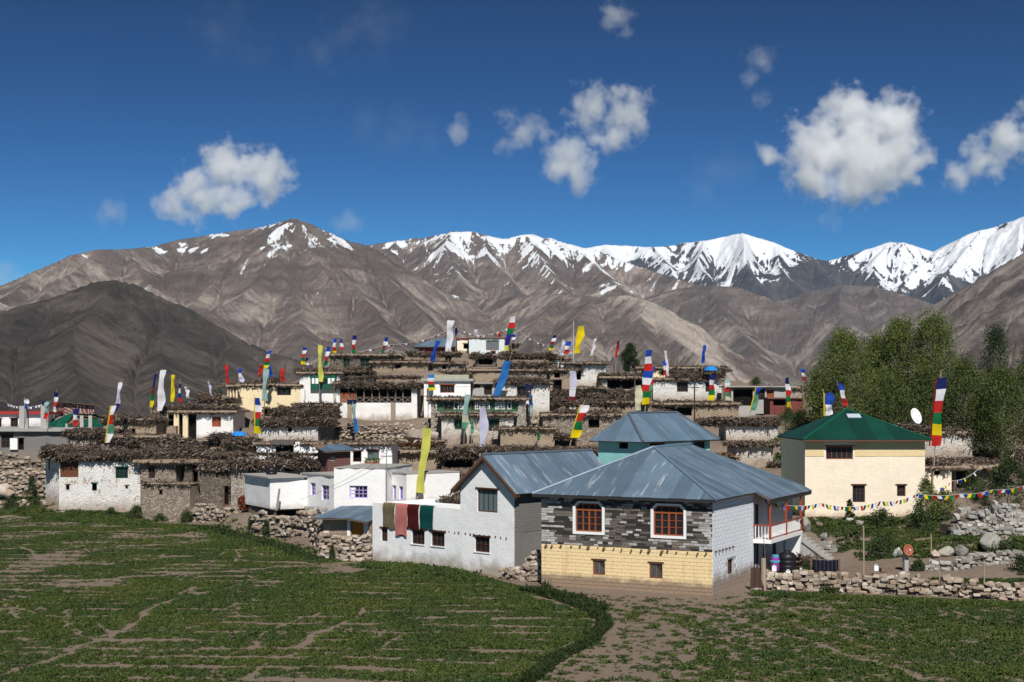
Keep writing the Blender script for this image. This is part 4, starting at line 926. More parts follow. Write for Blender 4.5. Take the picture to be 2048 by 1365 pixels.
# ---- L17 mud shed with blue roof
h = House('mud_shed', 'mud brick shed with a blue tin roof and ochre door', (645, 1076, 104.5), (742, 103), 1036, 3.4); h.walls(MUD, [(702, 1044, 727, 1073, 'ochre')], amp=.03)
q = h.rect(695, 1040, 701, 1076); h.add(MB().box(q[0], -.06, q[1]-.5, q[2], .004, q[3]), 'white_pier', WHITE4); q = h.rect(728, 1040, 737, 1076); h.add(MB().box(q[0], -.06, q[1]-.5, q[2], .004, q[3]), 'white_pier', WHITE4)
sheet_roof(h, [[(-.4, -.8, h.h+.0), (h.L*.6, -.8, h.h+.1), (h.L*.6, 3.6, h.h+.7), (-.4, 3.6, h.h+.6)], [(h.L*.6, -.8, h.h+.1), (h.L+.1, -.8, h.h-.15), (h.L+.1, 3.6, h.h+.5), (h.L*.6, 3.6, h.h+.7)]], BLUEROOF2)
# ---- middle: M4, M5, M6
h4 = vh('white_block_house', 'clean white house with an orange four-light window and grey slab roof', (848, 836, 163), (941, 163), 763, 7, WHITE4, [(880, 770, 909, 786, 'orange')], rm=SLAB, th=.3, over=.35, joists=False, low=2)
h4.add(MB().box(h4.L*.15, 2.5, h4.zt+.003, h4.L*.95, 2.9, h4.zt+.5), 'parapet', plaster('mossy_parapet', (.42, .43, .33), amount=.8))
vh('grey_house', 'small grey cement house with a hanging rail right of the white block', (943, 815, 165), (998, 165), 768, 6, CEMENTL, [(948, 770, 960, 776, 'small'), (968, 772, 984, 790, 'brown')], rm=SLAB, th=.15, over=.5)
h5 = House('green_gallery_house', 'old house with a faded green glazed timber gallery', (862, 886, 153), (1052, 153), 800, 6, low=2); h5.walls(STONEW, [(874, 801, 1036, 824, 'void')], amp=.05, sidemat=WHITE2); h5.flat(over=.5, th=.2)
h5.pbrush(855, 1054, 798, 792, y0=-.4, y1=3, dens=60)
a, b, c, d = h5.rect(874, 801, 1036, 824); g = h5.add(MB().box(a+.06, .1, b+.03, c-.06, .35, d-.03), 'gallery', GREENOLD)
for (x0, x1, nc, mt) in ((888, 896, 1, WOODB), (898, 906, 1, WOODB), (908, 917, 1, WPAINT), (920, 927, 2, WPAINT), (950, 979, 6, WPAINT), (990, 997, 2, WPAINT), (999, 1010, 3, WPAINT), (1015, 1023, 1, WPAINT), (942, 948, 1, WOODB)):
    q = h5.rect(x0, 804, x1, 819); m = MB(); e = .07; y0 = .05
    m.box(q[0], y0, q[1], q[0]+e, .12, q[3]); m.box(q[2]-e, y0, q[1], q[2], .12, q[3]); m.box(q[0]+e, y0, q[1], q[2]-e, .12, q[1]+e); m.box(q[0]+e, y0, q[3]-e, q[2]-e, .12, q[3])
    for i in range(1, nc): x = q[0]+(q[2]-q[0])*i/nc; m.box(x-.035, y0, q[1]+e, x+.035, .11, q[3]-e)
    if nc > 1:
        for z in (1/3, 2/3): zz = q[1]+(q[3]-q[1])*z; m.box(q[0]+e, y0+.004, zz-.03, q[2]-e, .105, zz+.03)
    wo_ = h5.add(m, 'window', mt); h5.add(MB().quad((q[0]+.02, .095, q[1]+.02), (q[2]-.02, .095, q[1]+.02), (q[2]-.02, .095, q[3]-.02), (q[0]+.02, .095, q[3]-.02)), 'pane', GLASS, parent=wo_)
p5 = House('porch', '', (883, 886, 151), (1027, 151), 832, 3, root=h5); p5.walls(WHITE3, [(909, 840, 925, 859, 'oldgreen'), (977, 840, 999, 862, 'oldgreen')], amp=.07); p5.flat(over=.45, th=.16)
p5.pbrush(878, 1030, 829, 824, y0=-.35, y1=1.5, dens=60)
h6 = vh('whitewashed_house', 'whitewashed house with brown windows and brush roof right of the blue banner', (994, 834, 160), (1099, 160), 768, 7, WHITE2, [(1034, 774, 1063, 794, 'brown'), (1044, 810, 1055, 823, 'small')], amp=.06, low=2.5,
   brush=[(990, 1102, 768, 750, dict(y0=-.4, y1=3, dens=140))])
# ---- slope below the gallery houses
vh('mud_ruin', 'mud walled enclosure with streaked plaster below the old green gallery', (1001, 896, 146), (1109, 146), 859, 5, MUD, [(988, 862, 1001, 890, 'door')], amp=.08, th=.12, brush=[(1105, 1150, 880, 858, dict(y0=0, y1=3)), (985, 1110, 859, 853, dict(y0=1, y1=4, dens=50))])
vh('brush_barn', 'dark open barn under a tangled brush heap left of the gable roof', (884, 938, 137), (951, 137), 912, 5, STONED, [(888, 914, 945, 936, 'void')], amp=.06, brush=[(878, 957, 917, 888, dict(y0=-.8, y1=3.5, dens=170, droop=.6))])
vh('mud_hut', 'mud hut with pole eaves behind the long yellow banner', (779, 944, 139), (884, 139), 906, 5, MUD, [(782, 908, 794, 932, 'door'), (808, 928, 816, 942, 'small')], amp=.08, th=.25, over=.5, brush=[(772, 880, 904, 898, dict(y0=0, y1=3, dens=60)), (790, 870, 893, 880, dict(y0=3, y1=5, dens=60, red=True))])
vh('cement_wall', 'grey cement retaining wall with a brush top behind the low blue roofs', (812, 992, 118), (926, 117), 948, 1.2, CEMENT, cat='wall', th=.06, over=.08, joists=False)
vh('earth_barn', 'earth roofed barn heaped with brush just behind the gable roof', (948, 960, 124), (1180, 124), 908, 5, STONED, brush=[(920, 1200, 908, 888, dict(y0=-.5, y1=4.8, dens=120)), (1120, 1245, 912, 893, dict(y0=.5, y1=4, red=True, dens=150))], amp=.06)
vh('stone_house', 'long rubble stone house with a dark window behind the turquoise roof', (1086, 892, 150), (1240, 150), 832, 6, STONE, [(1177, 839, 1199, 856, 'small')], amp=.08, brush=[(1110, 1240, 830, 812, dict(y0=-.2, y1=4)), (1092, 1150, 893, 868, dict(y0=-3, y1=-.8)), (1110, 1290, 812, 790, dict(y0=4, y1=9))])
vh('stone_tower', 'narrow mud and stone tower with a tall dark doorway beside the pale banner', (1100, 832, 168), (1152, 168), 742, 6, MUD, [(1105, 760, 1124, 792, 'void'), (1108, 744, 1120, 756, 'small')], amp=.06, brush=[(1098, 1155, 745, 733, dict(y0=-.3, y1=2)), (1095, 1300, 796, 774, dict(y0=-2.5, y1=1.5, dens=140))], low=3)
h = vh('flat_roofed_house', 'whitewashed house with a thin projecting flat roof near the hill top right', (1132, 778, 177), (1212, 177), 728, 7, WHITE2, [(1153, 732, 1162, 760, 'small')], sidemat=MUD, th=.14, over=.6, amp=.05, brush=[(1140, 1165, 740, 730, dict(y0=-.8, y1=.2))], low=2.5)
vh('veranda_house', 'house with a deep dark veranda and plank roof right of the flat roofed one', (1206, 790, 173), (1292, 173), 757, 6, WHITE2, [(1214, 760, 1288, 779, 'void')], amp=.04, over=.5, brush=[(1202, 1296, 758, 740, dict(y0=-.3, y1=3.5, dens=130)), (1185, 1300, 792, 772, dict(y0=-3, y1=-.6, dens=150)), (1190, 1300, 815, 792, dict(y0=-6, y1=-3, dens=120))], low=2.5)
h13w = vh('long_whitewashed_house', 'long whitewashed house with brush parapet and blue tarpaulin on the right ridge', (1306, 806, 170), (1443, 170), 760, 7, WHITE2, [(1354, 766, 1376, 784, 'brown'), (1411, 767, 1424, 784, 'brown')], amp=.05, th=.14, over=.3, low=2.5,
   brush=[(1348, 1450, 758, 738, dict(y0=-.3, y1=2.5, dens=150)), (1408, 1462, 742, 728, dict(y0=2.4, y1=5)), (1300, 1465, 812, 795, dict(y0=-3.2, y1=-.7, dens=140)), (1322, 1400, 748, 735, dict(y0=3, y1=5))])
tp = MB().lathe([(.02, 0), (.75, .02), (.7, .25), (.35, .42), (.02, .45)], 10).build('tarpaulin', TARP, None); tp.matrix_world = Matrix.Translation(P(1422, 742, 169)) @ Matrix.Diagonal((1.1, .9, 1.2, 1)); tag(tp, 'bright blue tarpaulin folded on the brush parapet of the long whitewashed house', 'tarpaulin')
vh('cream_hut', 'low cream hut behind the long whitewashed house roof', (1275, 760, 182), (1330, 182), 738, 4, CREAM, [(1284, 741, 1290, 748, 'small')])
vh('mud_terrace_house', 'mud house with a shadowed pole gallery below the long whitewashed house', (1300, 850, 157), (1478, 157), 810, 5, MUD, [(1330, 815, 1384, 832, 'void')], amp=.07, brush=[(1298, 1480, 812, 800, dict(y0=-.2, y1=3, dens=90)), (1240, 1340, 838, 812, dict(y0=-1.5, y1=1.5)), (1355, 1480, 868, 828, dict(y0=-4.5, y1=-1, dens=140))])
vh('small_whitewashed_hut', 'small low whitewashed hut under thick sticks left of the green roof', (1452, 882, 143), (1556, 143), 850, 5, WHITE2, amp=.06, th=.15, brush=[(1405, 1560, 850, 828, dict(y0=-.5, y1=3.5, dens=150))], low=2)
vh('round_whitewashed_hut', 'flaking whitewashed hut with a flat stick roof beside the green roofed house', (1471, 936, 128), (1546, 128), 891, 5, WHITE3, amp=.1, th=.12, over=.35, brush=[(1458, 1560, 892, 880, dict(y0=-.6, y1=3, dens=130)), (1440, 1475, 936, 905, dict(y0=-1, y1=1.5, red=True)), (1540, 1570, 936, 915, dict(y0=-1, y1=1.5))])
h = vh('slab_roofed_house', 'house with a long grey slab roof and dark open front on the right', (1462, 832, 163), (1582, 163), 775, 6, CEMENTL, [(1466, 778, 1506, 812, 'void'), (1533, 780, 1548, 796, 'plank'), (1508, 780, 1530, 800, 'brown')], rm=SLAB, th=.15, over=.5, joists=False, amp=.02)
vh('maroon_shed', 'maroon walled shed with a rusty roof left of the poplars', (1540, 830, 157), (1606, 157), 798, 4, REDW, [(1546, 800, 1575, 812, 'small')], rm=plain('rust_sheet', (.17, .075, .05), .8), th=.14, over=.3, joists=False)
vh('stone_house', 'pale rubble house beyond the slab roof beside the poplars', (1572, 800, 170), (1640, 170), 778, 5, STONEW, brush=[(1470, 1640, 778, 770, dict(y0=0, y1=3, dens=60))])
# ---- hill top
h7 = vh('hilltop_house', 'pale blue-white house with a red framed window on the hilltop', (938, 716, 196), (1009, 196), 677, 6, plaster('pale_blue_white', (.66, .72, .73), amount=.3), [(972, 681, 998, 701, 'redwin'), (982, 703, 991, 716, 'door')], th=.14, over=.2, rm=WOODOLD, low=2.5)
w = House('wing', '', (914, 706, 199), (944, 199), 679, 5, root=h7); w.walls(CREAM2, [(927, 688, 942, 698, 'small')]); w.flat(plain('dark_red_edge', (.20, .03, .03), .7), th=.16, joists=False)
w = House('wing', '', (1009, 712, 199), (1037, 199), 690, 5, root=h7); w.walls(STONED); w.flat(th=.12)
h8 = House('temple', 'hilltop temple with a low blue hipped roof and red eave', (838, 706, 202), (915, 202), 694, 6); h8.walls(REDW)
L = h8.L; z0 = h8.h; sheet_roof(h8, [[(-.9, -.6, z0), (L+.6, -.6, z0), (L*.85, 3, z0+1.35), (L*.5, 3, z0+1.35)], [(-.9, 6.6, z0), (-.9, -.6, z0), (L*.5, 3, z0+1.35)], [(L+.6, 6.6, z0), (-.9, 6.6, z0), (L*.5, 3, z0+1.35), (L*.85, 3, z0+1.35)]], BLUEROOF2)
vh('brush_topped_house', 'mud house under a deep brush mass left below the hilltop temple', (748, 762, 182), (905, 182), 728, 8, MUD, amp=.08, over=.3, brush=[(740, 910, 730, 720, dict(y0=-.3, y1=2.5, dens=120)), (815, 920, 712, 700, dict(y0=4, y1=8)), (745, 850, 758, 748, dict(y0=-1.5, y1=-.3))], low=3)
vh('brush_topped_house', 'stone house with green shuttered front under brush near the left ridge flags', (660, 742, 179), (800, 179), 712, 7, STONED, [(686, 717, 700, 736, 'oldgreen'), (720, 717, 740, 734, 'oldgreen')], amp=.06, brush=[(655, 802, 713, 708, dict(y0=-.2, y1=3, dens=80)), (690, 830, 740, 730, dict(y0=-1.6, y1=-.4))], low=3)
vh('brush_barn', 'low dark barn with a domed brush roof in front of the hilltop house', (955-5, 735, 188), (992, 188), 712, 4, STONED, [(957, 717, 986, 730, 'void')], amp=.06, brush=[(940, 990, 717, 700, dict(y0=-.6, y1=3, dens=150))], low=2.5)
vh('whitewashed_cottage', 'whitewashed cottage below the brush topped ridge right of the hilltop house', (1032, 764, 178), (1108, 178), 734, 7, WHITE2, [(1070, 735, 1082, 750, 'small')], amp=.05, brush=[(1018, 1112, 735, 718, dict(y0=-.4, y1=3.5, dens=140)), (1000, 1112, 716, 700, dict(y0=4, y1=9, dens=130))], low=2.5)
vh('mud_bank_house', 'bare mud slope house with brush edges below the hilltop barn', (940, 766, 179), (1004, 179), 742, 5, MUD, amp=.12, rm=MUDROOF, th=.2, over=.3, brush=[(930, 1010, 742, 736, dict(y0=2, y1=4, dens=60)), (850, 945, 752, 738, dict(y0=-1, y1=2, dens=90))], low=2.5)
vh('whitewashed_cottage', 'tiny whitewashed cottage on the ridge beside the yellow banner', (1103, 742, 186), (1140, 186), 719, 4, WHITE, brush=[(1100, 1130, 722, 710, dict(y0=1, y1=3))])
vh('ridge_wall_house', 'low dark wooden roofed house on the right ridge beside the conifer', (1330, 760, 184), (1420, 184), 738, 5, WOODOLD and STONED, [(1337, 742, 1345, 752, 'small')], brush=[(1330, 1455, 738, 730, dict(y0=0, y1=3, dens=80))])
# ---- R1 green roof house
hg = House('green_roofed_house', 'large cream house with a dark green hipped roof', (1610, 1033, 104), (1850, 104), 880, 9.2); hg.walls(CREAM2, [(1652, 893, 1706, 919, 'orange5'), (1705, 971, 1730, 1005, 'brown'), (1794, 971, 1811, 993, 'brown')], amp=.02)
L, D, z0 = hg.L, 9.2, hg.h; bw = hg.rect(1652, 893, 1706, 919); zb = hg.u(1700, 913)[1]
bnd = MB(); bnd.box(.02, -.03, zb, bw[0]-.15, .01, z0-.01); bnd.box(bw[2]+.15, -.03, zb, L-.02, .01, z0-.01); hg.add(bnd, 'upper_band', plaster('yellow_cream_band', (.74, .58, .33), amount=.25, zlo=.1))
ap = z0+2.2; ax, ay = L*.47, 4.7
e00, e10, e11, e01 = (-.25, -.65, z0+.02), (L+.3, -.65, z0+.02), (L+.3, D+.7, z0+.02), (-.25, D+.7, z0+.02); pk = (ax, ay, ap)
rt = sheet_roof(hg, [[e00, e10, pk], [e01, e00, pk], [e10, e11, pk], [e11, e01, pk]], GREENROOF, w=1.3)
for e in (e00, e10): hg.add(MB().tube([Vector(e)+Vector((0, 0, .03)), Vector(pk)+Vector((0, 0, .03))], .08, 6), 'ridge_cap', GREENP, parent=rt)
hg.add(MB().box(-.2, -.62, z0-.14, L+.25, -.57, z0-.02), 'fascia', WOODB)
D2 = ay+.65
nrm = Vector((0, -(ap-z0), D2)).normalized(); cpt = Vector((L*.5, -.65+D2*.76, z0+(ap-z0)*.76)); e2 = Vector((0, D2, ap-z0)).normalized()
sk = MB(); 
sk.prism([cpt+Vector((-.5, 0, 0))-e2*.35+nrm*.02, cpt+Vector((.5, 0, 0))-e2*.35+nrm*.02, cpt+Vector((.5, 0, 0))+e2*.35+nrm*.02, cpt+Vector((-.5, 0, 0))+e2*.35+nrm*.02], nrm*.05); hg.add(sk, 'skylight_sheet', plain('clear_ribbed_sheet', (.45, .52, .6), .3, .3, 8))
hg.add(MB().box(-.05, -.12, -1, L+.05, .05, -.02, .03), 'stone_plinth', STONE)
vh('cream_annexe', 'small cream annexe with an earth roof joined right of the green roofed house', (1851, 988, 107), (1903, 107), 937, 5, CREAM2, [(1868, 936, 1880, 950, 'small')], th=.12, over=.25, amp=.03, brush=[(1850, 1905, 933, 915, dict(y0=1, y1=4, dens=80))])
vh('earth_roofed_shed', 'low shed with a broad earth roof and sticks at the right', (1908, 985, 116), (1985, 117), 938, 8, STONED, [(1912, 942, 1936, 978, 'void')], th=.25, over=.7, amp=.06, brush=[(1880, 2000, 925, 915, dict(y0=4, y1=8, dens=70)), (1955, 2050, 940, 912, dict(y0=1, y1=5, dens=120))])
vh('whitewashed_hut', 'shaded whitewashed hut below the poplars behind the satellite dish', (1842, 920, 128), (1945, 128), 868, 5, WHITE3, amp=.07, brush=[(1790, 1870, 868, 840, dict(y0=-.4, y1=3, dens=150)), (1868, 1950, 866, 850, dict(y0=-.2, y1=3))])
vh('stone_shed', 'stone shed with a long stick roof under the trees at the right edge', (1950, 960, 130), (2110, 131), 914, 6, STONED, brush=[(1935, 2110, 916, 896, dict(y0=-.6, y1=5, dens=110))], amp=.06)
# ---- M3 turquoise house (its corner faces the camera)
ht = House('turquoise_house', 'turquoise house with a blue hipped tin roof in the village centre', (1284, 1027, 113.85), (1419.7, 120.4), 885, 4.6, low=1.5); ht.walls(TURQ, [(1388, 884, 1411, 905, 'brown'), (1300, 887, 1330, 896, 'small'), (1238, 884, 1256, 898, 'small', 'L')], amp=.01)
L, z0, D = ht.L, ht.h, 4.6; ov = .6; rz_ = z0+2.3
pa_, pb_ = Vector((1.1, D*.5, rz_)), Vector((L-1.6, D*.5, rz_))
c00, c10, c11, c01 = Vector((-ov, -ov, z0+.03)), Vector((L+ov, -ov, z0+.03)), Vector((L+ov, D+ov, z0+.03)), Vector((-ov, D+ov, z0+.03))
rt = sheet_roof(ht, [[c00, c10, pb_, pa_], [c10, c11, pb_], [c11, c01, pa_, pb_], [c01, c00, pa_]], BLUEROOF2)
RIDGE = plain('grey_ridge_cap', (.09, .11, .14), .5)
for a, b in ((c00, pa_), (pa_, pb_), (c10, pb_)): ht.add(MB().tube([a+Vector((0, 0, .04)), b+Vector((0, 0, .04))], .11, 6), 'ridge_cap', RIDGE, parent=rt)

# ---- small filler houses and walls on the crowded slope
vh('mud_house', 'low mud walled house with a pale roof edge behind the green bay house', (745, 742, 177), (856, 177), 726, 4, MUD, [(790, 729, 802, 737, 'small')], amp=.07, over=.4, th=.16, brush=[(760, 850, 724, 719, dict(y0=0, y1=2.5, dens=80))], low=3)
vh('rubble_house', 'small rubble house between the brush topped house and the mud slope', (862, 745, 181), (930, 181), 728, 4, STONE, [(884, 731, 892, 739, 'small')], amp=.08, over=.3, th=.14, brush=[(858, 905, 728, 722, dict(y0=0, y1=2.5, dens=80))], low=3)
vh('mud_house', 'mud house with two dark openings left below the hilltop barn', (690, 730, 183), (770, 183), 714, 4, MUD, [(705, 717, 714, 727, 'small'), (738, 717, 750, 728, 'void')], amp=.06, over=.35, th=.14, low=3)
vh('stone_store', 'stone store with a brush fringe above the brown windowed whitewashed house', (1012, 752, 172), (1104, 172), 742, 4, STONE, amp=.07, over=.3, th=.14, low=3)
vh('rubble_store', 'rubble store wedged between the cream house and the low stone house', (590, 836, 161), (672, 161), 812, 3.5, STONE, [(652, 818, 662, 830, 'small')], amp=.08, over=.25, th=.15, brush=[(586, 676, 812, 803, dict(y0=-.3, y1=2.5, dens=120))], low=2.5)
vh('mud_store', 'mud store with brush edge right of the stone tower', (1152, 800, 166), (1210, 166), 778, 4, MUD, [(1168, 783, 1178, 795, 'small')], amp=.07, over=.3, th=.14, brush=[(1150, 1212, 779, 772, dict(y0=-.2, y1=2.5, dens=100))], low=2.5)
vh('mud_store', 'tan mud store with a pale roof edge above the turquoise roof', (1215, 824, 154), (1300, 154), 806, 4, MUD, [(1240, 809, 1250, 818, 'small')], amp=.07, over=.3, th=.14, low=2.5)
vh('stone_byre', 'stone byre with a dark doorway left of the brush barn', (842, 905, 146), (884, 146), 884, 4, STONE, [(868, 888, 878, 903, 'small')], amp=.08, over=.3, th=.14, brush=[(838, 888, 886, 879, dict(y0=-.2, y1=2.5, dens=100))], low=2)
vh('rubble_terrace', 'rubble terrace wall right of the turquoise house', (1418, 960, 124), (1475, 124), 915, 3, STONE, amp=.1, over=.15, th=.1, joists=False, cat='wall', brush=[(1425, 1470, 915, 905, dict(y0=-.2, y1=2, red=True))])
vh('lower_stone_terrace', 'projecting rubble terrace below the tan stone house', (284, 1042, 132.6), (380, 131.2), 968, 2.2, STONE, [(318, 980, 325, 990, 'small')], amp=.09, over=.06, th=.08, joists=False, cat='wall')
# ---------------------------------------------------------------- gable house with the long low wall
hb = House('gable_house', 'pale blue-white gable house with a long low wing and blue tin roof', (745, 1119, 99.3), (1029, 89.9), 1002, 6, low=1.0)
L = hb.L; g0 = hb.u(921, 1100)[0]; ez = 5.55; lowz = 3.95
win = [(762, 1057, 775, 1083), (823, 1061, 849, 1089), (862, 1064, 889, 1093), (949, 1074, 979, 1105), (789, 1060, 808, 1072)]
win2 = (954, 979, 995, 1025)
ops = [hb.rect(*w) for w in win]; op2 = hb.rect(*win2)
mb = MB(); wall_panel(mb, (0, 0, 0), (1, 0, 0), (0, -1, 0), g0, lowz, [o for o in ops if o[2] < g0], .2, amp=.015, low=1, seed=3)
wall_panel(mb, (g0, 0, 0), (1, 0, 0), (0, -1, 0), L-g0, ez, [tuple((o[0]-g0, o[1], o[2]-g0, o[3])) for o in ops+[op2] if o[0] > g0], .2, amp=.012, low=1, seed=4)
gm = (g0+L)/2; apx = ez+1.95
mb.poly([(g0, 0, ez), (L, 0, ez), (gm, 0, apx)]); mb.quad((g0, 0, lowz), (g0, 10, lowz), (g0, 10, ez), (g0, 0, ez)); mb.quad((g0, 10, 0), (L, 10, 0), (L, 10, ez), (g0, 10, ez)); mb.poly([(g0, 10, ez), (L, 10, ez), (gm, 10, apx)])
mb.quad((0, 6, -1), (0, 0, -1), (0, 0, lowz), (0, 6, lowz)); mb.quad((0, .25, lowz-.3), (g0, .25, lowz-.3), (g0, 6, lowz-.3), (0, 6, lowz-.3)); mb.quad((0, .25, lowz), (0, .25, lowz-.3), (g0, .25, lowz-.3), (g0, .25, lowz)); mb.quad((0, 0, lowz), (g0, 0, lowz), (g0, .25, lowz), (0, .25, lowz))
hb.add(mb, 'wall', BLUEW)
sd = MB(); wall_panel(sd, (L, 0, 0), (0, 1, 0), (1, 0, 0), 10, ez, [], low=1, amp=.01); hb.add(sd, 'side_wall', CEMENT)
for j in range(17):      # block courses left bare on the side wall
    for i in range(9):
        x0 = (i+(j % 2)*.5)*.42; z0 = 2.75+j*.165
        if x0+.4 < 4.2 and z0 < ez-.2: hb.add(MB().box(L-.005, x0, z0, L+.022, x0+.4, z0+.15), 'block', CEMENT)
for i, (w, o) in enumerate(zip(win, ops)): hb.window('brown', o, 'F', .2, lintel=i != 4)
hb.window('brown2', op2, 'F', .2)
for o in ops[1:4]: hb.add(MB().box(o[0]-.06, -.05, o[1]-.06, o[2]+.06, .03, o[1]-.003), 'sill', WPAINT)
# small holes of the scaffold row become short stubs
for i in range(24):
    x = 2.2+i*(L-2.6)/24+random.uniform(-.1, .1); _, z = hb.u(870, 1056)
    hb.add(MB().box(x, -.022, 2.42+random.uniform(-.07, .07)-.012*x, x+random.uniform(.07, .14), .01, 2.55-.012*x), 'putlog', WOODB)
ov = .55; rise = (apx-ez)/((L-g0)/2); over = .42
def rp(x, y, lift=.1): return Vector((x, y, apx+lift-abs(x-gm)*rise))
xl, xr = g0-ov, L+ov
rt = sheet_roof(hb, [[rp(xr, -over), rp(xr, 10.4), rp(gm, 10.4), rp(gm, -over)], [rp(xl, 10.4), rp(xl, -over), rp(gm, -over), rp(gm, 10.4)]], BLUEROOF, w=.85)
hb.add(MB().tube([rp(gm, -over, .14), rp(gm, 10.4, .14)], .1, 6), 'ridge_cap', RIDGE, parent=rt)
for x in (xl, xr):
    m = MB(); a, b = rp(x, -over, -.03), rp(gm, -over, -.03); m.prism([a, b, b+Vector((0, 0, -.2)), a+Vector((0, 0, -.2))], (0, .05, 0)); hb.add(m, 'bargeboard', WOODB, parent=rt)
    m = MB(); a, b = rp(x, -over+.06, -.06), rp(gm, -over+.06, -.06); c, d = rp(gm, .0, -.06), rp(x, .0, -.06); m.quad(a, d, c, b); hb.add(m, 'soffit', WOODB, parent=rt)
# carpets hung over the low wall
def carpet(name, label, x0, x1, y1, mat, thick=.03):
    a, _ = hb.u(x0, 1010); b, _ = hb.u(x1, 1010); _, zb_ = hb.u((x0+x1)/2, y1)
    nx, nz = 6, 10; V = []; r = random.Random(x0)
    ph = r.uniform(0, 6)
    prof = [(.55, lowz+.02), (.30, lowz+.05), (.0, lowz+.06), (-.06, lowz-.02)]+[(-.08-.02*math.sin(k*.9+ph), lowz-.02-(lowz-.02-zb_)*k/nz) for k in range(1, nz+1)]
    m = MB(); n = len(prof)
    for side in (0, 1):
        for i in range(nx+1):
            for k, (y, z) in enumerate(prof):
                x = a+(b-a)*i/nx; w = .03*math.sin(i*1.7+k*.5+ph)*(k/n); m.v.append((x+.04*math.sin(k*.6+ph)*(k/n), y-w-(thick if side else 0)*(1 if k > 2 else 0), z+(thick if side and k <= 2 else 0)+.06*math.sin(i*.9+ph)*(k == n-1)))
    N = (nx+1)*n
    for i in range(nx):
        for k in range(n-1):
            q = (i*n+k, (i+1)*n+k, (i+1)*n+k+1, i*n+k+1); m.f.append(q); m.f.append(tuple(reversed([N+t for t in q])))
    o = m.build(name, mat, None, True, label=label, cat='carpet', group='carpets airing on the low wall'); o.matrix_world = hb.M; return o
def carpetmat(name, c1, c2, scale=2.2):
    t = NT(name, .95, .05); v = t.co(sc_=(1, .0, 1)); f = t.vor(v, scale*1.5, feat='F1', rnd=.35); n = t.noise(v, 9, 3, .6)
    r_ = t.math('SINE', t.math('MULTIPLY', t.math('ADD', f, t.math('MULTIPLY', n, .16)), 26))
    t.col(t.mix(t.ramp(r_, [(.42, 0), (.58, 1)]), c1, c2)); return t.m
carpet('carpet', 'patterned brown and cream carpet hanging over the low wall', 768, 791, 1056, carpetmat('cream_brown_carpet', (.05, .04, .022), (.33, .28, .17)))
carpet('carpet', 'pink patterned carpet hanging longest over the low wall', 793, 816, 1071, carpetmat('pink_carpet', (.40, .12, .11), (.48, .22, .19)))
carpet('carpet', 'plain dark maroon carpet beside the pink one on the low wall', 817, 839, 1058, carpetmat('maroon_carpet', (.055, .008, .008), (.075, .012, .012)))
carpet('carpet', 'dark teal carpet at the end of the row on the low wall', 842, 868, 1058, carpetmat('teal_carpet', (.004, .045, .04), (.008, .075, .068)))
vh('tin_lean_to', 'low lean-to with blue tin sheets behind the carpet wall', (820, 1030, 104), (924, 98.5), 1017, 4, CEMENT, roof=None, ground=False) if False else None
hl = House('tin_lean_to', 'low lean-to with blue tin sheets behind the carpet wall', (815, 1030, 108), (915, 100.5), 1012, 3.0, cat='shed', ground=False); hl.walls(CEMENT)
sheet_roof(hl, [[(-.3, -.5, hl.h), (hl.L*.5, -.5, hl.h), (hl.L*.5, 3.2, hl.h+.35), (-.3, 3.2, hl.h+.2)], [(hl.L*.5, -.5, hl.h), (hl.L+.3, -.5, hl.h+.05), (hl.L+.3, 3.2, hl.h+.6), (hl.L*.5, 3.2, hl.h+.35)]], BLUEROOF)
hp = vh('brush_stack', 'mound of cut brushwood leaning beside the gable wall', (884, 1012, 105), (922, 104), 1008, 2.5, STONED, roof=None, cat='brush stack'); hp.zt = 0; hp.pbrush(882, 930, 1010, 978, y0=-.3, y1=2.2, dens=220)

# ---------------------------------------------------------------- stone house in front
hs = House('stone_and_yellow_house', 'two storey house of dark stone over yellow blocks with a blue hipped roof', (1083, 1171, 85.4), (1425, 80.5), 990, 16.2, low=1.2)
L, D, zf, zw = hs.L, 16.2, 2.52, 5.42
SL = randcol('pale_block_stone', [(.34, .335, .32), (.46, .455, .44), (.27, .26, .245), (.52, .51, .49), (.38, .36, .33)], bump=.4)
SD = randcol('dark_slate_stone', [(.105, .096, .087), (.165, .146, .128), (.085, .078, .072), (.20, .168, .14), (.13, .112, .097)], bump=.8, nscale=9, var=.6)
MORT = plain('dark_mortar', (.075, .07, .065), .95, .3, 6)
YB = plaster('yellow_block_paint', (.77, .57, .27), amount=.12, speck=.05, zlo=.75, base=(.21, .15, .11), dirt=(.35, .22, .1))
WB = plaster('white_block_paint', (.72, .745, .79), amount=.1, speck=.05, zlo=.85, base=(.24, .18, .14))
def coat(name, c, base, zlo, streak, amt):
    t = NT(name, .9, .15); v = t.wco((1, 1, 1)); z = t.sep(v, 2)
    n1 = t.noise(v, 1.2, 6, .65); n2 = t.noise(v, 8, 4, .7); n3 = t.noise(t.wco((2.2, 2.2, .18)), 1.4, 4, .6)
    cc = t.mix(n1, tuple(x*.9 for x in c), c); cc = t.mix(t.ramp(n3, [(.55, 0), (.72, amt)]), cc, streak)
    cc = t.mix(t.math('MULTIPLY', t.rnd(), .12), cc, tuple(x*.7 for x in c))
    cc = t.mix(t.ramp(t.math('ADD', t.math('MULTIPLY', z, 1/zlo), t.math('MULTIPLY', t.math('SUBTRACT', n1, .5), 1.0)), [(.55, .92), (1.0, 0)]), cc, base)
    t.col(cc); t.bump(n2, .3, .02); return t.m
w1 = [hs.rect(1151, 1007, 1205, 1064), hs.rect(1307, 1012, 1368, 1072)]; w0 = [hs.rect(1186, 1121, 1210, 1150), hs.rect(1299, 1127, 1325, 1158)]
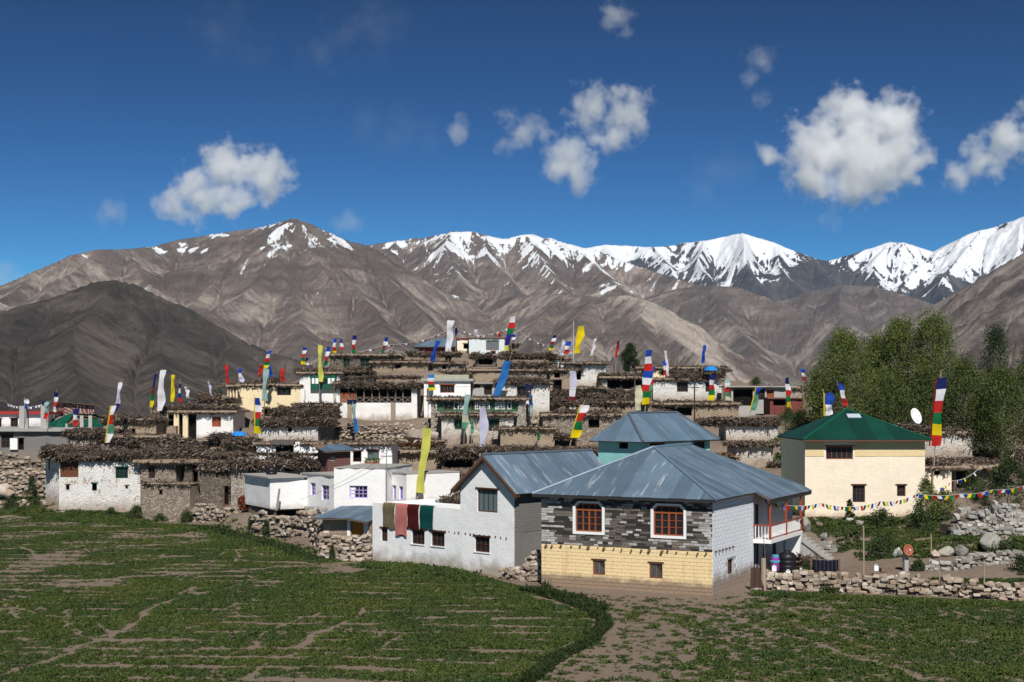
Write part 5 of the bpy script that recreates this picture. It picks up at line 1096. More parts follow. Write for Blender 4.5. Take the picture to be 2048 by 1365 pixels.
core = MB(); wall_panel(core, (0, 0, zf), (1, 0, 0), (0, -1, 0), L, zw-zf, [(w[0], w[1]-zf, w[2], w[3]-zf) for w in w1], .3, amp=0, low=0)
wall_panel(core, (0, 0, 0), (0, 1, 0), (-1, 0, 0), D, zw, [], amp=.0, low=1.2); core.quad((0, D, -1), (L, D, -1), (L, D, zw), (0, D, zw)); core.quad((0, 0, zw), (L, 0, zw), (L, D, zw), (0, D, zw))
fw = hs.add(core, 'front_wall', MORT); lc_ = MB(); wall_panel(lc_, (0, 0, 0), (1, 0, 0), (0, -1, 0), L, zf, w0, .3, amp=0, low=1.2); lw = hs.add(lc_, 'lower_wall', coat('yellow_joint', (.50, .355, .155), (.17, .125, .095), .95, (.33, .2, .08), .4))
rw = MB(); dw = hs.rect(1456, 1118, 1466, 1149, 'R'); wr = (dw[0], dw[1], dw[2]+.12, dw[3])
rops = [wr, (7.7, .35, 8.7, 2.35), (7.75, 2.62, 8.65, 4.7), (10.6, 2.62, 11.4, 4.6), (9.6, 1.2, 10.1, 2.0), (11.6, .35, 12.4, 2.2)]
wall_panel(rw, (L, 0, 0), (0, 1, 0), (1, 0, 0), D, zw, rops, .25, amp=0, low=1.2); sw = hs.add(rw, 'side_wall', plaster('white_joint', (.45, .46, .48), amount=.1, speck=0, zlo=.85, base=(.2, .15, .12)))
def blockmesh(mat, name):
    m = MB(); e = .035; n0 = [(-.5, 0, -.5), (.5, 0, -.5), (.5, 0, .5), (-.5, 0, .5)]; f = [(-.5+e, -1, -.5+e*1.6), (.5-e, -1, -.5+e*1.6), (.5-e, -1, .5-e*1.6), (-.5+e, -1, .5-e*1.6)]
    m.v = n0+f; m.f = [(4, 5, 6, 7), (0, 1, 5, 4), (1, 2, 6, 5), (2, 3, 7, 6), (3, 0, 4, 7)]
    return m.mesh(name, mat)
hitf = lambda x0, x1, z0, z1, ops_: any(a < x1 and c > x0 and b < z1 and d > z0 for a, b, c, d in ops_)
# yellow blocks: the paint is one coat, so the colour is set in house coordinates
def worldplaster(src, name):
    return src
YC = coat('yellow_block_coat', (.83, .65, .37), (.25, .18, .135), .85, (.50, .30, .10), .6); WC = coat('white_block_coat', (.72, .745, .79), (.25, .19, .15), 1.25, (.5, .5, .5), .3)
ymesh = blockmesh(YC, 'block'); wmesh = blockmesh(WC, 'block')
ch, bl = .209, .447; nrow = 14
for j in range(nrow):
    z0 = -.42+j*ch; x = -(j % 2)*bl*.5
    while x < L:
        a, b = max(.0, x), min(L, x+bl); x += bl
        if b-a < .06: continue
        z1 = min(z0+ch, zf-.02)
        segs = [(a, b)]
        for (p, q, r_, t_) in w0:
            if q < (z0+z1)/2 < t_:
                ns = []
                for (u, v) in segs:
                    if u < p: ns.append((u, min(v, p)))
                    if v > r_: ns.append((max(u, r_), v))
                segs = [s_ for s_ in ns if s_[1]-s_[0] > .05]
        for (u, v) in segs: mobj('block', ymesh, lw, ((u+v)/2, .0, (z0+z1)/2), None, (v-u-.008, .032+random.uniform(0, .006), z1-z0-.008))
ch, bl = .235, .56
for j in range(26):
    z0 = -.45+j*ch; x = -(j % 2)*bl*.5
    if z0 > zw-.1: break
    while x < 7.5:
        a, b = max(.0, x), min(7.5, x+bl); x += bl; z1 = min(z0+ch, zw-.02)
        if b-a < .06 or hitf(a+.05, b-.05, z0+.06, z1-.06, [wr]): continue
        o = mobj('block', wmesh, sw, (L, (a+b)/2, (z0+z1)/2), (0, 0, R(90)), (b-a-.006, .025+random.uniform(0, .004), z1-z0-.006))
# stone facing of the upper storey
lm, dm = blockmesh(SL, 'stone'), blockmesh(SD, 'stone'); st = []
surr = [(w[0]-.17, w[1]-.17, w[2]+.17, w[3]+.15) for w in w1]
z = zf
while z < zw-.03:
    hh = random.uniform(.11, .185); hh = min(hh, zw-z); x = 0
    while x < L-.01:
        quoin = x < .75 or x > L-.85; nearw = any(abs(x-s_[2]) < .25 or abs(x+.3-s_[0]) < .25 for s_ in surr)
        light = random.random() < (.72 if quoin else (.45 if nearw else .2))
        w = random.uniform(.24, .44) if light else random.uniform(.3, .8); w = min(w, L-x)
        if w < .12: break
        a, b = x, x+w; x = b
        for s_ in surr:
            if s_[1] < z+hh*.5 < s_[3]:
                if a < s_[0] < b: b = s_[0]; x = s_[2] if x < s_[2] else x
                elif s_[0] <= a < s_[2]: a = b = 0; x = max(x, s_[2])
        if b-a < .08: continue
        if light: st.append((a, b, z, z+hh, True))
        else:
            k = 1 if random.random() < .35 else 2
            for q in range(k): st.append((a, b, z+hh*q/k, z+hh*(q+1)/k, False))
    z += hh
st.sort(key=lambda s_: -(s_[1]-s_[0])*(s_[3]-s_[2])*(3 if s_[4] else 1))
for (a, b, z0, z1, lt) in st[:290]: mobj('stone', lm if lt else dm, fw, ((a+b)/2, 0, (z0+z1)/2), (random.uniform(-.01, .01), random.uniform(-.015, .015), random.uniform(-.01, .01)), (b-a-.014, random.uniform(.02, .055), z1-z0-.012))
rest = MB()
for (a, b, z0, z1, lt) in st[290:]: d_ = random.uniform(.015, .05); rest.box(a+.007, -d_, z0+.005, b-.007, .002, z1-.006, .004)
if rest.v: hs.add(rest, 'slate_courses', attrmix('slate_plain', (.05, .046, .042), (.1, .09, .08)), parent=fw, kind='stuff')
# upper windows with white octagonal surrounds
def octa(a, b, c, d, k): return [(a, b), (c, b), (c, d-k), (c-k, d), (a+k, d), (a, d-k)]
for (a, b, c, d) in w1:
    s_ = .15; O = octa(a-s_, b-s_, c+s_, d+s_*.8, .34); I = octa(a+.005, b+.005, c-.005, d-.005, .24); m = MB()
    for i in range(6):
        j = (i+1) % 6; y0, y1 = -.075, .12
        m.quad((O[i][0], y0, O[i][1]), (O[j][0], y0, O[j][1]), (I[j][0], y0, I[j][1]), (I[i][0], y0, I[i][1])); m.quad((O[i][0], 0.02, O[i][1]), (O[j][0], .02, O[j][1]), (O[j][0], y0, O[j][1]), (O[i][0], y0, O[i][1])); m.quad((I[i][0], y0, I[i][1]), (I[j][0], y0, I[j][1]), (I[j][0], y1, I[j][1]), (I[i][0], y1, I[i][1]))
    win_ = hs.add(m, 'window', WPAINT)
    f = MB(); e = .085; y0, y1 = .03, .11; zt = b+(d-b)*.76; i1 = .02
    f.box(a+i1, y0, b+i1, a+e, y1, d-.24); f.box(c-e, y0, b+i1, c-i1, y1, d-.24); f.box(a+e, y0, b+i1, c-e, y1, b+e); f.box(a+e, y0, zt-.05, c-e, y1, zt+.05); f.box(a+.22, y0, d-e, c-.22, y1, d-i1)
    for sg, xx in ((1, a), (-1, c)): f.prism([Vector((xx+sg*.02, y0, d-.24)), Vector((xx+sg*.25, y0, d-.02)), Vector((xx+sg*.29, y0, d-e)), Vector((xx+sg*e, y0, d-.28))], (0, y1-y0, 0))
    for i in range(1, 4): x = a+e+(c-a-2*e)*i/4; ww = .055 if i == 2 else .04; f.box(x-ww, y0+.006, b+e, x+ww, y1-.01, zt-.05); f.box(x-.025, y0+.006, zt+.05, x+.025, y1-.01, d-e)
    for i in range(4):
        xa, xb = a+e+(c-a-2*e)*i/4+.05, a+e+(c-a-2*e)*(i+1)/4-.05
        for k in (1, 2): zz = b+e+(zt-.05-b-e)*k/3; f.box(xa, y0+.02, zz-.018, xb, y1-.02, zz+.018)
    hs.add(f, 'frame', WOODO, parent=win_)
    for i in range(4):
        xa, xb = a+e+(c-a-2*e)*i/4, a+e+(c-a-2*e)*(i+1)/4; hs.add(MB().quad((xa, .09, b+.05), (xb, .09, b+.05), (xb, .09, d-.06), (xa, .09, d-.06)), 'pane', GLASS, parent=win_)
    cu = MB()
    for i in range(12):
        x0 = a+e+(c-a-2*e)*(.27+.46*i/12); cu.quad((x0, .16+.02*(i % 2), b+.08), (x0+(c-a)*.04, .16+.02*((i+1) % 2), b+.08), (x0+(c-a)*.04, .16+.02*((i+1) % 2), zt-.1), (x0, .16+.02*(i % 2), zt-.1))
for w in w0:
    wo2 = hs.window('two', w, 'F', .1, lintel=False); gr = MB(); a, b, c, d = w
    for i in range(-9, 10):
        for sg in (1, -1):
            p = Vector((a+.08, .03, b+.08+(d-b)*(i/9.))); q = p+Vector((c-a-.16, 0, sg*(c-a-.16)*1.0))
            t0, t1 = 0., 1.
            for lim, s2 in ((b+.07, 1), (d-.07, -1)):
                f0, f1 = s2*(p.z-lim), s2*(q.z-lim)
                if f0 < 0 and f1 < 0: t0 = 2
                elif f0 < 0: t0 = max(t0, -f0/(f1-f0))
                elif f1 < 0: t1 = min(t1, f0/(f0-f1))
            if t1-t0 > .05: gr.tube([p.lerp(q, t0), p.lerp(q, t1)], .005, 3)
    hs.add(gr, 'lattice_grille', CEMENTL, parent=wo2)
    hs.add(MB().box(w[0]-.1, -.06, w[3]+.004, w[2]+.1, .02, w[3]+.09), 'lintel', WOODB, parent=wo2)
for i in range(19):
    x = .3+i*.56+random.uniform(-.17, .17); r_ = random.uniform(.035, .085)
    hs.add(MB().tube([(x, -.08-random.uniform(0, .12), zf-.1-random.uniform(-.03, .05)), (x, .05, zf-.08)], r_, 8), 'joist_end', WOODOLD)
for i in range(6): y = .35+i*.62; hs.add(MB().tube([(L+.16, y, zf-.02), (L-.03, y, zf)], .055, 6), 'joist_end', WOODB)
wn = hs.window('brown', (wr[0], wr[1], wr[2], wr[3]), 'R', .2, lintel=False)
for r_, stl in zip(rops[1:], ('door', 'door', 'door', 'small', 'door')): hs.window(stl, r_, 'R', .2, lintel=False)
# hipped roof, the right plane runs on over the balcony
o1, oe, of = .4, 1.25, .5; rz_ = 8.22; sl = (rz_-5.5)/(L/2+o1); ze = 5.5-sl*(oe-o1); ez = 5.5
A0, B0, C0, D0 = Vector((-o1, -of, ez)), Vector((L+o1, -of, ez)), Vector((L+o1, D+.5, ez)), Vector((-o1, D+.5, ez)); r0, r1 = Vector((L/2, 4.65, rz_)), Vector((L/2, 11.2, rz_))
E0, E1 = Vector((L+oe, 7.1, ze)), Vector((L+oe, D+.5-.2, ze)); n0 = Vector((L+o1, 7.1, ez))
rt = sheet_roof(hs, [[A0, B0, r0], [B0, n0, Vector((L/2, 7.1, rz_)), r0], [E0, E1, r1, Vector((L/2, 7.1, rz_))], [C0, D0, r1], [D0, A0, r0, r1], [E1, C0, r1]], BLUEROOF, w=.95)
for a, b in ((A0, r0), (B0, r0), (r0, r1)): hs.add(MB().tube([a+Vector((0, 0, .03)), b+Vector((0, 0, .05))], .085, 6), 'ridge_cap', plain('blue_ridge_cap', (.13, .19, .26), .4), parent=rt)
hs.add(MB().box(-o1, -of+.01, ez-.17, L+o1, -of+.05, ez-.02), 'fascia', plain('dark_fascia', (.03, .028, .03), .7), parent=rt)
m = MB().prism([E0+Vector((-.05, 0, -.03)), E1+Vector((-.05, 0, -.03)), E1+Vector((-.05, 0, -.25)), E0+Vector((-.05, 0, -.25))], (-.04, 0, 0)); hs.add(m, 'fascia', plain('dark_fascia', (.03, .028, .03), .7), parent=rt)
# balcony
b0, b1, be = 7.5, 14.5, 1.15
bal = hs.add(MB().box(L+.004, b0, 2.36, L+be, b1, 2.6), 'balcony', WPAINT)
for y in (b0+.08, (b0+b1)/2, b1-.1): hs.add(MB().box(L+be-.14, y-.07, 2.6, L+be-.02, y+.07, ze+.12), 'post', WOODR, parent=bal)
hs.add(MB().box(L+be-.11, b0, 3.42, L+be-.05, b1, 3.5), 'rail', WOODR, parent=bal); hs.add(MB().box(L+.01, b0+.05, 3.42, L+be-.12, b0+.11, 3.5), 'rail', WOODR, parent=bal); hs.add(MB().box(L+be-.11, b0, 2.66, L+be-.06, b1, 2.71), 'rail', WOODR, parent=bal)
for i in range(34):
    y = b0+.2+i*(b1-b0-.3)/34
    if abs(y-(b0+b1)/2) > .12: hs.add(MB().box(L+be-.095, y-.025, 2.715, L+be-.065, y+.025, 3.415), 'baluster', WPAINT, parent=bal)
for i in range(5): x = L+.15+i*.2; hs.add(MB().box(x-.02, b0+.065, 2.61, x+.02, b0+.095, 3.415), 'baluster', WPAINT, parent=bal)
m = MB().prism([Vector((L+.1, b1-.1, .1)), Vector((L+be-.25, b1-.1, .1)), Vector((L+be, b1-.1, 2.355)), Vector((L+.1, b1-.1, 2.355))], (0, -.22, 0)); hs.add(m, 'buttress', WPAINT)
stp = MB(); sx = L+.3
stair = empty('stair', hs.M @ Vector((sx+.2, b1+.3, 0)), hs.ang+R(0), label='pale concrete outside stair descending from the balcony', cat='stair')
for i in range(12): MB().box(.28*i, 0, -.3, .28*i+.3, 1.0, 2.45-i*.2).build('step', CEMENTL, stair)
MB().prism([Vector((0, -.1, 2.45)), Vector((0, -.1, 2.2)), Vector((3.35, -.1, -.1)), Vector((3.35, -.1, .2))], (0, .09, 0)).build('stringer', CEMENTL, stair)
# ---------------------------------------------------------------- dry stone walls, boulders, yard
drystone('pale dry stone wall below the dark rubble house at the field edge', [(382, 1047, 128.5), (500, 1058, 122)], [1.75, 1.6], .29, maxobj=150)
drystone('tumbled dry stone wall between the field and the white lilac windowed house', [(503, 1074, 115.5), (560, 1078, 113.5), (612, 1086, 110), (640, 1098, 106)], [2.0, 1.75, 2.3, 2.0], .30, maxobj=170)
drystone('grey mortared stone pier below the white house corner', [(607, 1066, 112), (640, 1068, 110)], [2.0, 1.9], .36, maxobj=60, grey=True, rag=.03)
drystone('curved dry stone wall under the mud shed', [(639, 1112, 104.5), (642, 1122, 101), (690, 1124, 100), (744, 1120, 99.6)], [1.7, 1.75, 1.6, 1.65], .29, maxobj=170)
drystone('low field wall of pale stones at the left edge', [(-30, 1022, 142), (60, 1024, 141), (112, 1026, 140)], [.9, .95, .8], .3, maxobj=90)
drystone('high terrace wall of pale rubble left of the whitewashed house', [(-40, 992, 146), (40, 994, 145), (92, 992, 144)], [4.6, 4.0, 3.6], .33, maxobj=180, rag=.5)
drystone('long dry stone garden wall along the right field', [(1530, 1181, 83), (1640, 1184, 82.3), (1720, 1187, 82), (1800, 1190, 81.2), (1900, 1195, 80.4), (1985, 1200, 79.5), (2080, 1202, 79.2), (2260, 1206, 78.6)], [.95, 1.0, 1.0, 1.05, .95, .85, .8, .8], .30, maxobj=280, rag=.12)
drystone('upper garden edging of grey stones at the right', [(1830, 1142, 87), (1920, 1140, 87.3), (2030, 1126, 89)], [.45, .5, .6], .34, maxobj=70, grey=True)
drystone('heaped wall of big pale grey stones below the bushes at the right edge', [(1905, 1075, 95), (1960, 1072, 95.5), (2060, 1078, 96)], [.9, 1.5, 1.0], .38, maxobj=190, grey=True, rag=.7, thick=1.6)
drystone('second row of heaped grey stones behind the garden at the right', [(1925, 1046, 98.5), (2000, 1040, 99), (2060, 1044, 99)], [1.0, 1.1, 1.0], .4, maxobj=90, grey=True, rag=.4)
drystone('stone rubble slope between the gable house and the yellow blocks', [(1000, 1160, 89.5), (1045, 1164, 88), (1082, 1163, 87)], [.35, .9, 1.9], .28, maxobj=110, rag=.35, name='stone_heap', cat='stone heap')
drystone('slope of loose field stones below the long gallery house', [(665, 880, 157), (740, 884, 156), (850, 884, 156)], [1.5, 1.9, 1.5], .24, maxobj=200, rag=.75, name='stone_heap', cat='stone heap')
drystone('rubble terrace wall below the brown windowed whitewashed house', [(1048, 868, 155), (1110, 868, 155), (1135, 868, 155)], [2.0, 2.2, 1.8], .36, maxobj=100, rag=.3)
BI = 0
for (lb, px, py, Y, w, h, g) in [('big tan boulder against the terrace wall at the left edge', 8, 992, 143.6, 1.9, 1.7, 0), ('smaller tan boulder left of the round shrub', 20, 996, 143.2, 1.5, 1.2, 0),
    ('large grey boulder beside the green house bank by the balcony end', 1612, 1060, 99, 1.2, 1.1, 1), ('pale flat boulder on the grass below the large cream house', 1718, 1052, 101, 1.1, .5, 1), ('long pale boulder in the grass below the lower brown window', 1700, 1046, 102, .9, .6, 1),
    ('white round boulder on the bank right of the rusty dish', 1926, 1112, 90, 1.2, .85, 1), ('broad grey boulder at the bank top near the stone heap', 1984, 1098, 92, 1.9, 1.3, 1), ('smaller grey boulder beside the broad one', 2010, 1090, 92.5, 1.1, .9, 1),
    ('grey boulder half hidden in the bank shrubs right of the rusty dish', 1895, 1112, 90.2, 1.3, .8, 1), ('brownish flat boulder just right of the rusty dish post', 1870, 1114, 90, 1.0, .5, 0), ('pale boulder low in the bank left of the rusty dish', 1795, 1112, 91, .8, .7, 1),
    ('smooth tan boulder behind the yellow banner on the slope', 866, 880, 151, 1.7, 1.2, 0), ('huge pale smooth boulder on the slope below the gallery house', 832, 884, 150, 2.6, 1.8, 0), ('rounded grey boulder right of the lower garden boulders', 2040, 1120, 89.4, 1.2, .8, 1),
    ('flat white stone on the dark soil beside the yellow house', 1512, 1180, 82.5, .7, .15, 1)]:
    boulder(lb, px, py, Y, w, h, bool(g))
# yard things
def put(mb, name, mat, px, py, Y, label, cat, s=1, rz=0, smooth=False, group=None):
    o = mb.build(name, mat, None, smooth, label=label, cat=cat); o.matrix_world = Matrix.Translation(P(px, py, Y)) @ Matrix.Rotation(rz, 4, 'Z') @ Matrix.Scale(s, 4); return o
TANK = [(.02, 0), (.5, 0), (.52, .12), (.49, .15), (.52, .19), (.52, .38), (.49, .41), (.52, .45), (.52, .64), (.49, .67), (.52, .71), (.52, .88), (.38, 1.06), (.18, 1.12), (.18, 1.2), (.02, 1.2)]
put(MB().lathe(TANK, 20), 'water_tank', BLACKP, 1574, 1144, 89, 'large black plastic water tank under the balcony', 'water tank', 1.12, 0, True)
b = put(MB().lathe([(.02, 0), (.28, 0), (.3, .25), (.28, .5), (.02, .5)], 14), 'barrel', plain('purple_plastic', (.20, .03, .22), .5), 1550, 1141, 88, 'stacked purple and cyan plastic tubs beside the black tank', 'tub', .95)
MB().lathe([(.02, 0), (.30, 0), (.34, .12), (.3, .14), (.02, .14)], 14, (0, 0, .503)).build('tub', plain('cyan_plastic', (.08, .45, .55), .5), b); MB().lathe([(.02, 0), (.28, .0), (.3, .2), (.02, .2)], 14, (0, 0, .65)).build('tub', plain('violet_plastic', (.32, .06, .38), .5), b); MB().lathe([(.02, 0), (.2, 0), (.23, .14), (.02, .16)], 14, (.03, 0, .855)).build('tub', plain('cyan_plastic', (.08, .45, .55), .5), b)
for (px, py, lb) in ((1576, 1152, 'white jerrycan below the black tank'), (1548, 1143, 'small white container before the purple tubs'), (1604, 1146, 'white container beside the striped blanket'), (1752, 1142, 'pale blue can standing in the yard beyond the tall post')):
    j = put(MB().box(-.13, -.09, 0, .13, .09, .3), 'jerrycan', WPAINT, px, py, 86.5, lb, 'jerrycan'); MB().tube([(-.07, 0, .3), (-.05, 0, .37), (.05, 0, .37), (.07, 0, .3)], .02, 5).build('handle', WPAINT, j); MB().lathe([(.035, .3), (.035, .35)], 8, (.09, 0, 0)).build('cap', plain('cyan_plastic', (.08, .45, .55), .5), j)
rs = empty('rusty_sheet', P(1500, 1176, 82.6), R(-20), label='dark rusty metal sheet leaning at the corner of the side wall', cat='metal sheet')
for i in range(5): m = MB().prism([Vector((.16*i, .05*(i % 2), -.1)), Vector((.16*i+.16, .05*((i+1) % 2), -.1)), Vector((.16*i+.14, .35+.05*((i+1) % 2), 1.15)), Vector((.16*i-.02, .35+.05*(i % 2), 1.15))], (0, .02, 0)).build('panel', plain('rusted_iron', (.055, .03, .024), .9, .5, 6), rs)
def post(label, px, py0, py1, Y, r, mat=WOODPALE, tilt=0, k=7):
    p = P(px, py0, Y); q = P(px+tilt, py1, Y); m = MB(); m.tube([Vector((0, 0, -.4)), (q-p)*.5+Vector((.015, 0, 0)), q-p], r, k, r*.8); o = m.build('post', mat, None, label=label, cat='post'); o.location = p; return o
post('thick weathered gate post at the end of the garden wall', 1527, 1178, 1117, 82.6, .17)
post('tall thin pole rising from the garden wall', 1727, 1190, 1052, 82.2, .05)
post('short fence stake on the right part of the garden wall', 1968, 1192, 1120, 80, .04); post('fence stake in the vegetable plot', 1879, 1160, 1128, 84, .04, tilt=-2); post('thin stake on the bank right of the rusty dish', 1862, 1112, 1068, 90, .04)
post('thin leaning pole carrying wires over the balcony', 1531, 1118, 1060, 83, .02, WOODOLD, -6)
def dish(label, px, py, Y, r, mat, postmat, ph, tiltz=0, el=25, square=False):
    root = empty('satellite_dish', P(px, py, Y)-Vector((0, 0, ph)), R(tiltz), label=label, cat='satellite dish'); m = MB(); n = 22; rings = 6
    for side in (0, 1):
        for i in range(rings+1):
            q = r*i/rings
            for k in range(n): t = 2*math.pi*k/n; m.v.append((q*math.cos(t)*.92, (q*q)*.28/r+(.02 if side else 0)*1, q*math.sin(t)))
    N = (rings+1)*n
    for i in range(rings):
        for k in range(n):
            q = (i*n+k, i*n+(k+1) % n, (i+1)*n+(k+1) % n, (i+1)*n+k); m.f.append(q); m.f.append(tuple(N+t for t in reversed(q)))
    for k in range(n): m.f.append((rings*n+k, rings*n+(k+1) % n, N+rings*n+(k+1) % n, N+rings*n+k))
    for i, v in enumerate(m.v): m.v[i] = (v[0], -v[1]+.0, v[2])
    d = m.build('reflector', mat, root, True); d.location = (0, 0, ph); d.rotation_euler = (R(el), 0, 0)
    a = MB().tube([(0, -.05*r, -r*.9), (0, -.75*r, -r*.15)], .018, 5).build('arm', postmat, root); a.location = (0, 0, ph); a.rotation_euler = (R(el), 0, 0)
    f = MB().tube([(0, -.72*r, -r*.16), (0, -.9*r, -r*.05)], .045, 7).build('feed_horn', WPAINT, root); f.location = (0, 0, ph); f.rotation_euler = (R(el), 0, 0)
    (MB().box(-.13, .1, -.3, .13, .36, ph-r*.3) if square else MB().tube([(0, .15, -.3), (0, .15, ph)], .04, 7)).build('mast', postmat, root); return root
dish('large white satellite dish on the brush roof beside the poplars', 1829, 834, 124, .72, WPAINT, CEMENTL, .8, 35, -20)
dish('rusty orange satellite dish on a concrete post in the garden', 1815, 1101, 87, .36, plain('rusted_dish', (.33, .10, .06), .8, .3, 6), CEMENTL, 1.5, 15, -12, True)
dish('small white dish lying on the brush near the yellow banner', 832, 888, 146, .38, WPAINT, CEMENTL, .4, -40, -20)
t = NT('striped_blanket', .95, .1); s_ = t.math('SINE', t.math('MULTIPLY', t.sep(t.co(), 0), 26)); t.col(t.mix(t.ramp(s_, [(.45, 0), (.55, 1)]), (.008, .009, .014), (.03, .028, .045))); BLK = t.m
ln = empty('washing_line', P(1622, 1150, 86), 0, label='washing line with a dark striped blanket in the yard', cat='washing line')
for x in (0, 1.75): MB().tube([(x, 0, -.3), (x, 0, 1.0)], .035, 5).build('stake', WOODOLD, ln)
MB().tube([(0, 0, .97), (.9, 0, .9), (1.75, 0, .97)], .012, 4).build('rope', WOODPALE, ln)
bl_ = MB(); nx, nz = 14, 7
for i in range(nx+1):
    for k in range(nz+1): bl_.v.append((.1+1.55*i/nx, -.05-.05*math.sin(i*1.5)*(k/nz), .94-.06*math.sin(math.pi*i/nx)-.72*k/nz-.05*math.sin(i*.8)*(k == nz)))
for i in range(nx):
    for k in range(nz): bl_.f.append((i*(nz+1)+k, (i+1)*(nz+1)+k, (i+1)*(nz+1)+k+1, i*(nz+1)+k+1))
bo_ = bl_.build('blanket', BLK, ln, True); sm_ = bo_.modifiers.new('solid', 'SOLIDIFY'); sm_.thickness = .02
put(MB().box(-.35, -.25, 0, .35, .25, .22, .02), 'crate', WOODOLD, 1772, 1144, 87.5, 'low brown wooden crate beyond the tall garden pole', 'crate')
wp = House('wood_pile', 'heap of split logs and scrap below the outside stair', (1592, 1140, 91), (1645, 90), 1135, 1, cat='wood pile'); V, Fc, tn = sticks(0, wp.L, -.5, 1.5, 0, 1.0, 90, seed=5, lenr=(.4, .9)); V = V; wp.add(npmesh('logs', V, Fc, BRUSHM, False, {'tone': tn}), 'logs', None, kind='stuff')
rock_pile = drystone('small white rubble pile beside the outside stair', [(1640, 1108, 95), (1668, 1106, 94.5)], [1.1, .7], .4, maxobj=40, grey=True, name='stone_heap', cat='stone heap', thick=.8, rag=.4)
hr = House('red_bush_heap', 'rust red heap of dead brush beside the dark stone hut', (478, 1020, 121), (512, 121), 1012, 1.5, cat='brush heap'); hr.zt = 0; V, Fc, tn = sticks(0, hr.L, -.3, 1.2, 0, 1.0, 240, seed=9, lenr=(.2, .6)); hr.add(npmesh('twigs', V, Fc, attrmix('rust_red_brush', (.10, .025, .015), (.42, .16, .10), mid=(.24, .07, .04)), False, {'tone': tn}), 'twigs', None, kind='stuff')
steps = empty('stone_steps', P(520, 1040, 117.5), R(-15), label='rough concrete steps beside the slab roofed white room', cat='steps')
for i in range(6): MB().box(0, .3*i, -.5, 1.3, .3*i+.3, .2*i+.1, .02).build('step', CEMENTL, steps)
# utility poles
def upole(label, px, py0, py1, Y, r=.07, arms=True, mat=WOODOLD):
    p = P(px, py0, Y); h = (py0-py1)/F*Y; o = empty('utility_pole', p, 0, label=label, cat='utility pole'); MB().tube([(0, 0, -.5), (0, 0, h)], r, 7, r*.8).build('shaft', mat, o)
    if arms:
        MB().box(-.45, -.04, h-.35, .45, .04, h-.27).build('crossarm', mat, o)
        for x in (-.4, .4): MB().lathe([(.03, 0), (.045, .06), (.03, .12)], 7, (x, 0, h-.27)).build('insulator', WPAINT, o)
    return o
upole('rusty utility pole behind the turquoise roof', 1389, 850, 770, 148, .09, True, plain('rusted_iron', (.055, .03, .024), .9, .5, 6))
upole('slim electricity pole before the gallery house', 668, 872, 762, 153, .06); upole('thin pole with crossarm at the white lilac windowed house', 773, 1003, 905, 111.5, .04, True, plain('grey_pipe', (.2, .2, .2), .6))
upole('steel mast beside the yellow banner', 1147, 760, 642, 177, .05, False, plain('grey_steel', (.45, .45, .46), .4)); upole('leaning stove pole on the tall white house', 610, 822, 780, 168, .05, False)
# solar street lamps with blue panels
def solar(label, px, py0, py1, Y, lean=0):
    p = P(px, py0, Y); h = (py0-py1)/F*Y; o = empty('solar_lamp', p, 0, label=label, cat='solar lamp'); MB().tube([(0, 0, -.3), (lean, 0, h)], .05, 7).build('pole', plain('grey_steel', (.45, .45, .46), .4), o)
    m = MB().prism([Vector((lean-.5, -.25, h-.05)), Vector((lean+.5, -.25, h-.05)), Vector((lean+.5, .3, h+.4)), Vector((lean-.5, .3, h+.4))], (0, -.03, .04)).build('solar_panel', plain('solar_cell', (.01, .015, .04), .2, .3, 8, .6), o)
    MB().box(lean-.12, -.7, h-.35, lean+.12, -.05, h-.28).build('lamp_head', plain('grey_steel', (.45, .45, .46), .4), o); return o
solar('solar street lamp in front of the brown windowed whitewashed house', 1060, 850, 778, 154, -.1)
solar('solar street lamp with a pale blue pole below the gallery house', 710, 868, 808, 154, -.35)

# ---------------------------------------------------------------- ground
def gp(px, py, Y): p = P(px, py, Y); GROUND.append((p.x, p.y, p.z))
EDGE = [(-400, 1000), (-60, 1016), (0, 1021), (118, 1032), (280, 1042), (385, 1050), (505, 1076), (636, 1112), (745, 1123), (1000, 1162), (1083, 1182), (1425, 1197), (1530, 1184), (2048, 1202), (2500, 1215)]
edge_at = lambda px: np.interp(px, [e[0] for e in EDGE], [e[1] for e in EDGE])
for x in np.arange(-70, 75, 5.):
    for y in np.arange(14, 150, 5.):
        px = CX+x/y*F; py = HZ+CAMZ/y*F
        if py > edge_at(px)+5: GROUND.append((x, y, 0.0))
for (px, py) in EDGE:
    Y = CAMZ*F/(py+3-HZ); GROUND.append(((px-CX)/F*Y, Y, 0.0))
for a, b in zip(EDGE[:-1], EDGE[1:]):
    for t in np.linspace(0, 1, 8)[1:-1]:
        px = a[0]+(b[0]-a[0])*t; Y = CAMZ*F/(a[1]+(b[1]-a[1])*t+3-HZ); GROUND.append(((px-CX)/F*Y, Y, 0.0))
for (px, py, Y) in [(1540, 1150, 86.5), (1600, 1150, 87), (1680, 1152, 86.5), (1760, 1152, 86.5), (1830, 1152, 86), (1920, 1160, 85), (2000, 1165, 84), (2060, 1160, 84), (1700, 1135, 89), (1600, 1135, 90), (1760, 1120, 91.5), (1700, 1100, 93), (1760, 1085, 95.5), (1840, 1085, 95.5), (1650, 1080, 97), (1700, 1062, 99), (1800, 1062, 99), (1860, 1060, 99), (1900, 1110, 91), (1960, 1105, 92), (2040, 1110, 91), (1640, 1050, 101), (1720, 1046, 102), (1800, 1044, 102), (1880, 1040, 103), (1960, 1010, 106), (2040, 1000, 108), (2100, 1080, 95), (60, 1003, 143), (0, 1002, 143), (100, 1003, 142), (40, 996, 144.5)]: gp(px, py, Y)
for x in np.arange(-120, 125, 12.):
    for (y, z) in ((222, 9 if abs(x) < 25 else 3), (240, 2), (262, -1), (285, -2)): GROUND.append((x, y, z))
